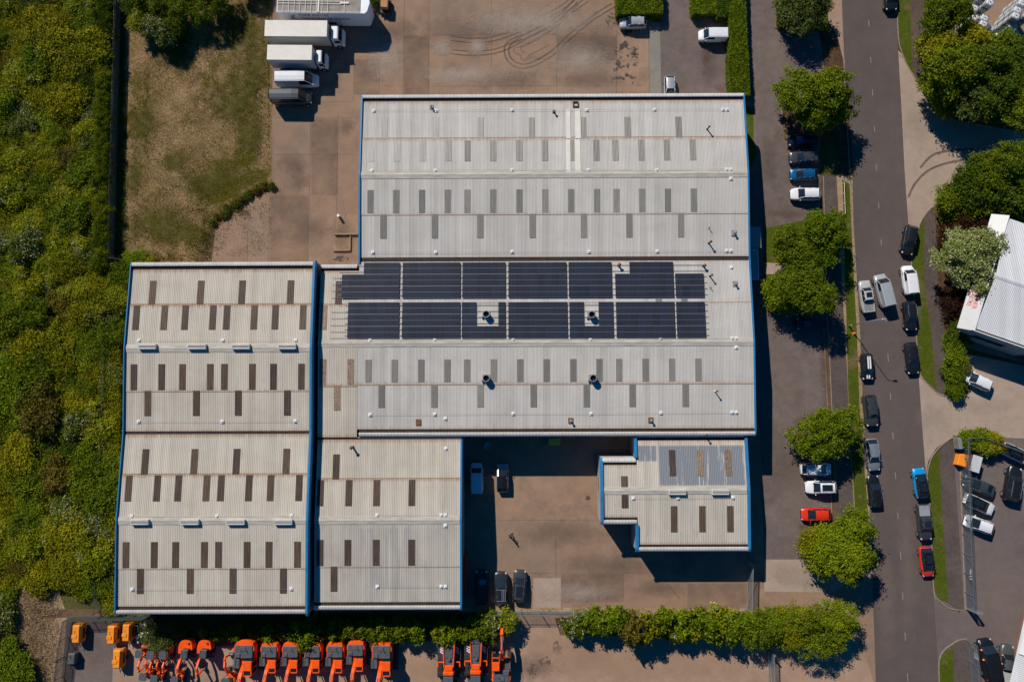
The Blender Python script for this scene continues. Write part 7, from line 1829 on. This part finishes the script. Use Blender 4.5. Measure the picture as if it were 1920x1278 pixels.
# white roofed unit on the east side
UZ = 5.2
A = Vector(G(1888, 402, UZ)); B_ = Vector(G(1823, 617, UZ)); d = (B_ - A).normalized(); n_ = Vector((-d.y, d.x))   # n_ points east-ish
if n_.x < 0: n_ = -n_
Ld = (B_ - A).length; Wd = 26.0
t = thing('trade_unit', 'white roofed trade unit at the right edge with red letters on its slanting fascia', 'building', (B_.x, B_.y, 0), atan2(n_.y, n_.x))
# local: +X into the building (east), +Y up the facade
M['white_roof'] = roofmat('white_sheet_roof', (0.60, 0.61, 0.62), (0.66, 0.67, 0.68), (0.55, 0.56, 0.57), rust=(0.45, 0.42, 0.38), grime=.2)
YR = Ld * .47
for a, c, za, zc in ((0.35, YR, UZ - .3, UZ + .7), (Ld - .3, YR, UZ - .3, UZ + .7)):
    mb = MB(); P = [(a + (c - a) * k / 6, za + (zc - za) * k / 6, 0, 1) for k in range(7)]
    corr(mb, 0.5, Wd, P, lambda s_, p, q: (s_, p, q), .25, .018); mb.build('roof_slope', M['white_roof'], t, smooth=True)
mb = MB(); mb.loft([[(.3, YR - .35, UZ + .70), (.3, YR, UZ + .79), (.3, YR + .35, UZ + .70)], [(Wd, YR - .35, UZ + .70), (Wd, YR, UZ + .79), (Wd, YR + .35, UZ + .70)]], False, False); mb.build('ridge_cap', M['white_roof'], t)
for x0, y0 in ((7.3, 6.2), (6.0, YR + 4.5), (14, 6.2)):
    z0 = UZ - .3 + (y0 if y0 < YR else Ld - y0) / YR * 1.0; mb = MB(); s_ = 1.0 / YR * (1 if y0 < YR else -1)
    corr(mb, x0, x0 + .95, [(y0 - 1.3, z0 - 1.3 * s_ + .05, 0, 1), (y0 + 1.3, z0 + 1.3 * s_ + .05, 0, 1)], lambda a, p, q: (a, p, q), .25, .018); mb.build('rooflight', M['glass_pale'] if x0 > 10 else M['glass_brown'], t)
mb = MB(); mb.box((Wd / 2, .18, UZ - .42), (Wd, .3, .05)); mb.build('gutter', M['gutter'], t)
mb = MB(); mb.box((Wd / 2, -.04, UZ - .2), (Wd, .12, .42)); mb.build('parapet', M['white'], t)
mb = MB(); mb.box((Wd / 2, -.02, UZ / 2 - .3), (Wd, .1, UZ - .6)); mb.build('front_wall', M['clad_dark'], t)
M['fascia_white'] = mat('fascia_panel', (0.33, 0.35, 0.37), .4, var=.05, scale=1.0)
mb = MB(); mb.loft([[(.42, -.1, UZ), (-1.35, -.1, UZ - 1.35), (-1.2, -.1, UZ - 1.5), (.42, -.1, UZ - 1.5)], [(.42, Ld, UZ), (-1.35, Ld, UZ - 1.35), (-1.2, Ld, UZ - 1.5), (.42, Ld, UZ - 1.5)]]); fa = mb.build('slanting_fascia', M['fascia_white'], t)
up = Vector((1.77, 0, 1.35)).normalized(); ry_ = Vector((0, -1, 0)); nn_ = ry_.cross(up)
rotm = Matrix((ry_, up, nn_)).transposed().to_euler()
for s_, txt, off in ((1.05, 'BRENNER', 0), (.35, 'CENTRE', .2)):
    p = Vector((-1.35, 0, UZ - 1.35)) + up * s_ + nn_ * .03
    text(txt, .80, (p.x, Ld * .36 - off + .0, p.z), rotm, M['red_paint'], fa, ext=.02, sx=.95)
mb = MB(); mb.box((.2, Ld / 2, 1.8), (.2, Ld - .2, 3.6)); mb.build('brick_wall', M['brick'], t)
opening(t, 'roller_door', (12, -.1, 2.0), (4, 4), 'x', 'dark'); opening(t, 'window', (4, -.1, 2.8), (4.5, 1.2), 'x', 'carglass')

# corner building at the bottom right
A = Vector(G(1920, 1161, 4.2)); B_ = Vector(G(1893, 1278, 4.2)); A = B_ + (A - B_).normalized() * 11; dd = (B_ - A).normalized(); nn = Vector((-dd.y, dd.x)); nn = nn if nn.x > 0 else -nn
t = thing('corner_building', 'corner building at the bottom right with a white rooftop sign band', 'building', (A.x, A.y, 0), atan2(nn.y, nn.x))
Lc = 22
mb = MB(); mb.box((10.5, -Lc / 2, 1.95), (15, Lc - .4, 3.9)); mb.build('walls', M['brick'], t)
mb = MB(); corr(mb, -Lc, 0.0, [(0.0, 4.2, 0, 1), (1.9, 4.45, 0, 1)], lambda s_, a, b_: (a, s_, b_), .25, .02); mb.build('canopy_roof', M['white_roof'], t, smooth=True)
mb = MB(); corr(mb, -Lc, 0.0, [(1.9, 4.1, 0, 1), (18, 5.2, 0, 1)], lambda s_, a, b_: (a, s_, b_), .25, .02); mb.build('main_roof', M['clad_dark'], t, smooth=True)
mb = MB(); mb.box((1.0, -4.2, 4.5), (1.6, 5.5, .08), ry=-.13); sb = mb.build('sign_band', M['white'], t)
dg = mat('sign_grey_letters', (0.10, 0.11, 0.13), .6)
text('PITSTOP CENTRE', .42, (1.1, -1.8, 4.72), (0, -.13, -pi / 2), dg, sb, sx=.8)
text('TYRES AND BRAKES', .3, (.5, -2.0, 4.66), (0, -.13, -pi / 2), dg, sb, sx=.8)

# orange open skip and white roofed shed in the east car park
x, y = G(1818, 866, 1.2); t = thing('storage_shed', 'small timber shed with white corrugated roof and orange store beside the fence', 'shed', (x, y, 0.03), radians(-18)); t.scale = (.82, .82, .85)
mb = MB(); mb.bbox((-1.0, 0, .6), (1.7, 2.2, 1.2), .05); mb.box((-1.0, 0, 1.22), (1.5, 2.0, .06)); mb.build('orange_store', M['amber'], t)
mb = MB(); mb.bbox((.75, 0, .95), (1.6, 2.7, 1.9), .04); mb.build('shed_body', M['rust'], t)
mb = MB(); corr(mb, -1.45, 1.45, [(-.15, 2.05, 0, 1), (1.65, 1.95, 0, 1)], lambda s_, a, b_: (a, s_, b_), .2, .03); mb.build('shed_roof', M['white_roof'], t, smooth=True)

# things in the courtyard and yard
x, y = G(1039, 821, .6); t = thing('yellow_skip', 'small yellow bin at the foot of the courtyard wall', 'bin', (x, y - .5, 0))
mb = MB(); mb.bbox((0, 0, .6), (1.6, .9, 1.1), .05); mb.box((0, 0, 1.18), (1.7, 1.0, .06)); mb.build('bin_body', mat('faded_yellow', (0.55, 0.48, 0.06), .6, var=.15), t)
mb = MB(); mb.box((0, -.5, 1.0), (.5, .06, .3)); mb.build('lid_handle', M['dark'], t)
x, y = G(916, 830, 2); t = thing('satellite_dish', 'dim round dish in the darkest corner of the courtyard', 'dish', (x, y - .5, 0))
mb = MB(); mb.tube((0, 0, 0), (0, 0, 1.6), .05, .05, 8); mb.build('mast', M['steel'], t)
mb = MB(); mb.tube((0, 0, 1.6), (0, 0, 1.8), .2, .62, 20, caps=False); mb.tube((0, 0, 1.59), (0, 0, 1.6), .2, .2, 20); mb.build('dish_bowl', M['dullsteel'], t)
x, y = G(637, 407); t = thing('concrete_bollard', 'white topped round post on the loading slab', 'bollard', (x, y, 0))
mb = MB(); mb.tube((0, 0, 0), (0, 0, .9), .2, .2, 14); mb.build('post', M['dullsteel'], t); mb = MB(); mb.tube((0, 0, .9), (0, 0, .96), .23, .2, 14); mb.build('cap', M['white'], t)
t = thing('loading_ramp', 'low concrete loading steps against the west wall of the central block', 'ramp', (*G(650, 440), 0))
xa_, ya_ = G(628, 438); xb_, yb__ = G(672, 441); x0_, y0_ = t.location.x, t.location.y
mb = MB(); mb.box(((xa_ + xb_) / 2 - x0_, (ya_ + yb__) / 2 - y0_, .2), (xb_ - xa_, .2, .4))
xa_, ya_ = G(625, 470); xb_, _ = G(657, 470); mb.box(((xa_ + xb_) / 2 - x0_, ya_ - y0_, .15), (xb_ - xa_, .15, .3)); mb.box((xb_ - x0_, ya_ + 1.1 - y0_, .15), (.12, 2.3, .3)); mb.build('steps', M['dock'], t)
# flatbed with rusty crate at the top
x, y = G(721, 8, 1.2); t = thing('plant_trailer', 'small trailer carrying a rusty tan crate at the top edge', 'trailer', (x, y, 0), radians(88))
mb = MB(); mb.bbox((0, 0, .7), (2.4, 1.4, .16), .03); mb.box((0, 0, .5), (2.2, .3, .2)); mb.build('deck', M['dark'], t)
mb = MB(); mb.bbox((.1, 0, 1.15), (1.6, 1.1, .75), .04); mb.build('crate', mat('rusty_tan', (0.40, 0.20, 0.09), .8, var=.25, scale=3), t)
for a in (-.7, .7):
    for s_ in (-1, 1): q = MB(); q.tube((a, s_ * .75 - .1, .35), (a, s_ * .75 + .1, .35), .35, .35, 14); q.build('wheel', M['rubber'], t)
t = tree(702, 0, .9, 1.2, 'deep', 'small dark bush beside the exhibition trailer at the top edge', 260, 1500, .15, name='bush', cat='bush')

# ================================================================ PERSON
def person(px, py, facing, label):
    x, y = G(px, py)
    t = thing('person', label, 'person', (x, y, 0.0), facing)
    V = []; E = []; Rr = []
    def nd(p, r, par=None):
        V.append(p); Rr.append(r)
        if par is not None: E.append((par, len(V) - 1))
        return len(V) - 1
    pel = nd((0, 0, .95), (.16, .12)); wst = nd((0, 0, 1.1), (.15, .11), pel); chs = nd((.01, 0, 1.32), (.18, .125), wst); nk = nd((.0, 0, 1.48), (.06, .06), chs); hd0 = nd((.015, 0, 1.58), (.075, .085), nk); hd = nd((.02, 0, 1.68), (.08, .095), hd0); nd((.015, 0, 1.75), (.05, .06), hd)
    nose = nd((.115, 0, 1.65), (.014, .014), hd)
    for s_, lf, af in ((1, .28, -.22), (-1, -.24, .26)):
        hp = nd((0, s_ * .1, .9), (.095, .1), pel); kn = nd((lf * .55, s_ * .1, .5), (.065, .065), hp); an = nd((lf * (.9 if lf > 0 else 1.3), s_ * .1, .1 if lf > 0 else .14), (.045, .045), kn); nd((lf * (.9 if lf > 0 else 1.3) + .17, s_ * .11, .045), (.04, .035), an)
        sh = nd((0, s_ * .19, 1.42), (.065, .065), chs); el = nd((af * .4, s_ * .25, 1.15), (.045, .045), sh); wr = nd((af * 1.1 + .04, s_ * .25, .93), (.03, .03), el); pm_ = nd((af * 1.2 + .06, s_ * .25, .86), (.035, .022), wr)
        for k in range(4):
            b0 = nd((af * 1.2 + .06 + (-.03 + .02 * k), s_ * .25, .82), (.010, .010), pm_); nd((af * 1.2 + .085 + (-.03 + .02 * k), s_ * .242, .775 + .006 * abs(k - 1)), (.008, .008), b0)
        nd((af * 1.2 + .115, s_ * .24, .85), (.010, .010), pm_)
    me = bpy.data.meshes.new('body'); me.from_pydata(V, E, []); o = bpy.data.objects.new('body', me); COL.objects.link(o); o.parent = t
    sk = o.modifiers.new('skin', 'SKIN'); sk.use_smooth_shade = True
    for i, sv in enumerate(me.skin_vertices[0].data): sv.radius = Rr[i]; sv.use_root = (i == 0)
    sub = o.modifiers.new('sub', 'SUBSURF'); sub.levels = 1; sub.render_levels = 2
    # clothing by height: dark jacket and trousers, skin on head and hands
    m = bpy.data.materials.new('person_skin_and_clothes'); m.use_nodes = True; tn = m.node_tree
    m.node_tree.nodes['Principled BSDF'].inputs['Base Color'].default_value = (.35, .2, .14, 1); me.materials.append(m)
    def shell(nm, col, rings):
        mb = MB(); mb.loft(rings); mb.build(nm, mat(nm + '_cloth', col, .9, var=.2, scale=8), t, smooth=True)
    def el(cx, cy, z, rx, ry_): return [(cx + rx * cos(2 * pi * i / 14), cy + ry_ * sin(2 * pi * i / 14), z) for i in range(14)]
    shell('jacket', (.02, .02, .024), [el(0, 0, .86, .15, .2), el(0, 0, .98, .15, .195), el(0, 0, 1.12, .135, .18), el(.01, 0, 1.32, .15, .225), el(0, 0, 1.44, .1, .2), el(0, 0, 1.5, .07, .08)])
    for s_, lf, af in ((1, .28, -.22), (-1, -.24, .26)):
        ax = lf * (.9 if lf > 0 else 1.3)
        mb = MB(); mb.tube((0, s_ * .09, .92), (lf * .55, s_ * .1, .5), .115, .085, 10); mb.tube((lf * .55, s_ * .1, .52), (ax, s_ * .1, .09), .085, .065, 10); mb.build('trouser_leg', mat('trouser_cloth', (.018, .02, .028), .9), t, smooth=True)
        mb = MB(); mb.tube((0, s_ * .19, 1.44), (af * .4, s_ * .25, 1.15), .08, .062, 10); mb.tube((af * .4, s_ * .25, 1.17), (af * 1.1 + .03, s_ * .25, .95), .06, .045, 10); mb.build('sleeve', mat('sleeve_cloth', (.02, .02, .024), .9), t, smooth=True)
        mb = MB(); mb.bbox((ax + .07, s_ * .105, .045), (.29, .105, .09), .03); mb.build('shoe', M['dark'], t)
    mb = MB(); mb.loft([el(0, 0, 1.64, .088, .088), el(-.005, 0, 1.70, .098, .093), el(-.005, 0, 1.76, .08, .075), el(0, 0, 1.79, .03, .03)]); mb.build('hair', mat('dark_hair', (.015, .01, .008), .8), t, smooth=True)
person(957.5, 1002, radians(25), 'person in dark jacket and trousers walking alone across the sunny courtyard')
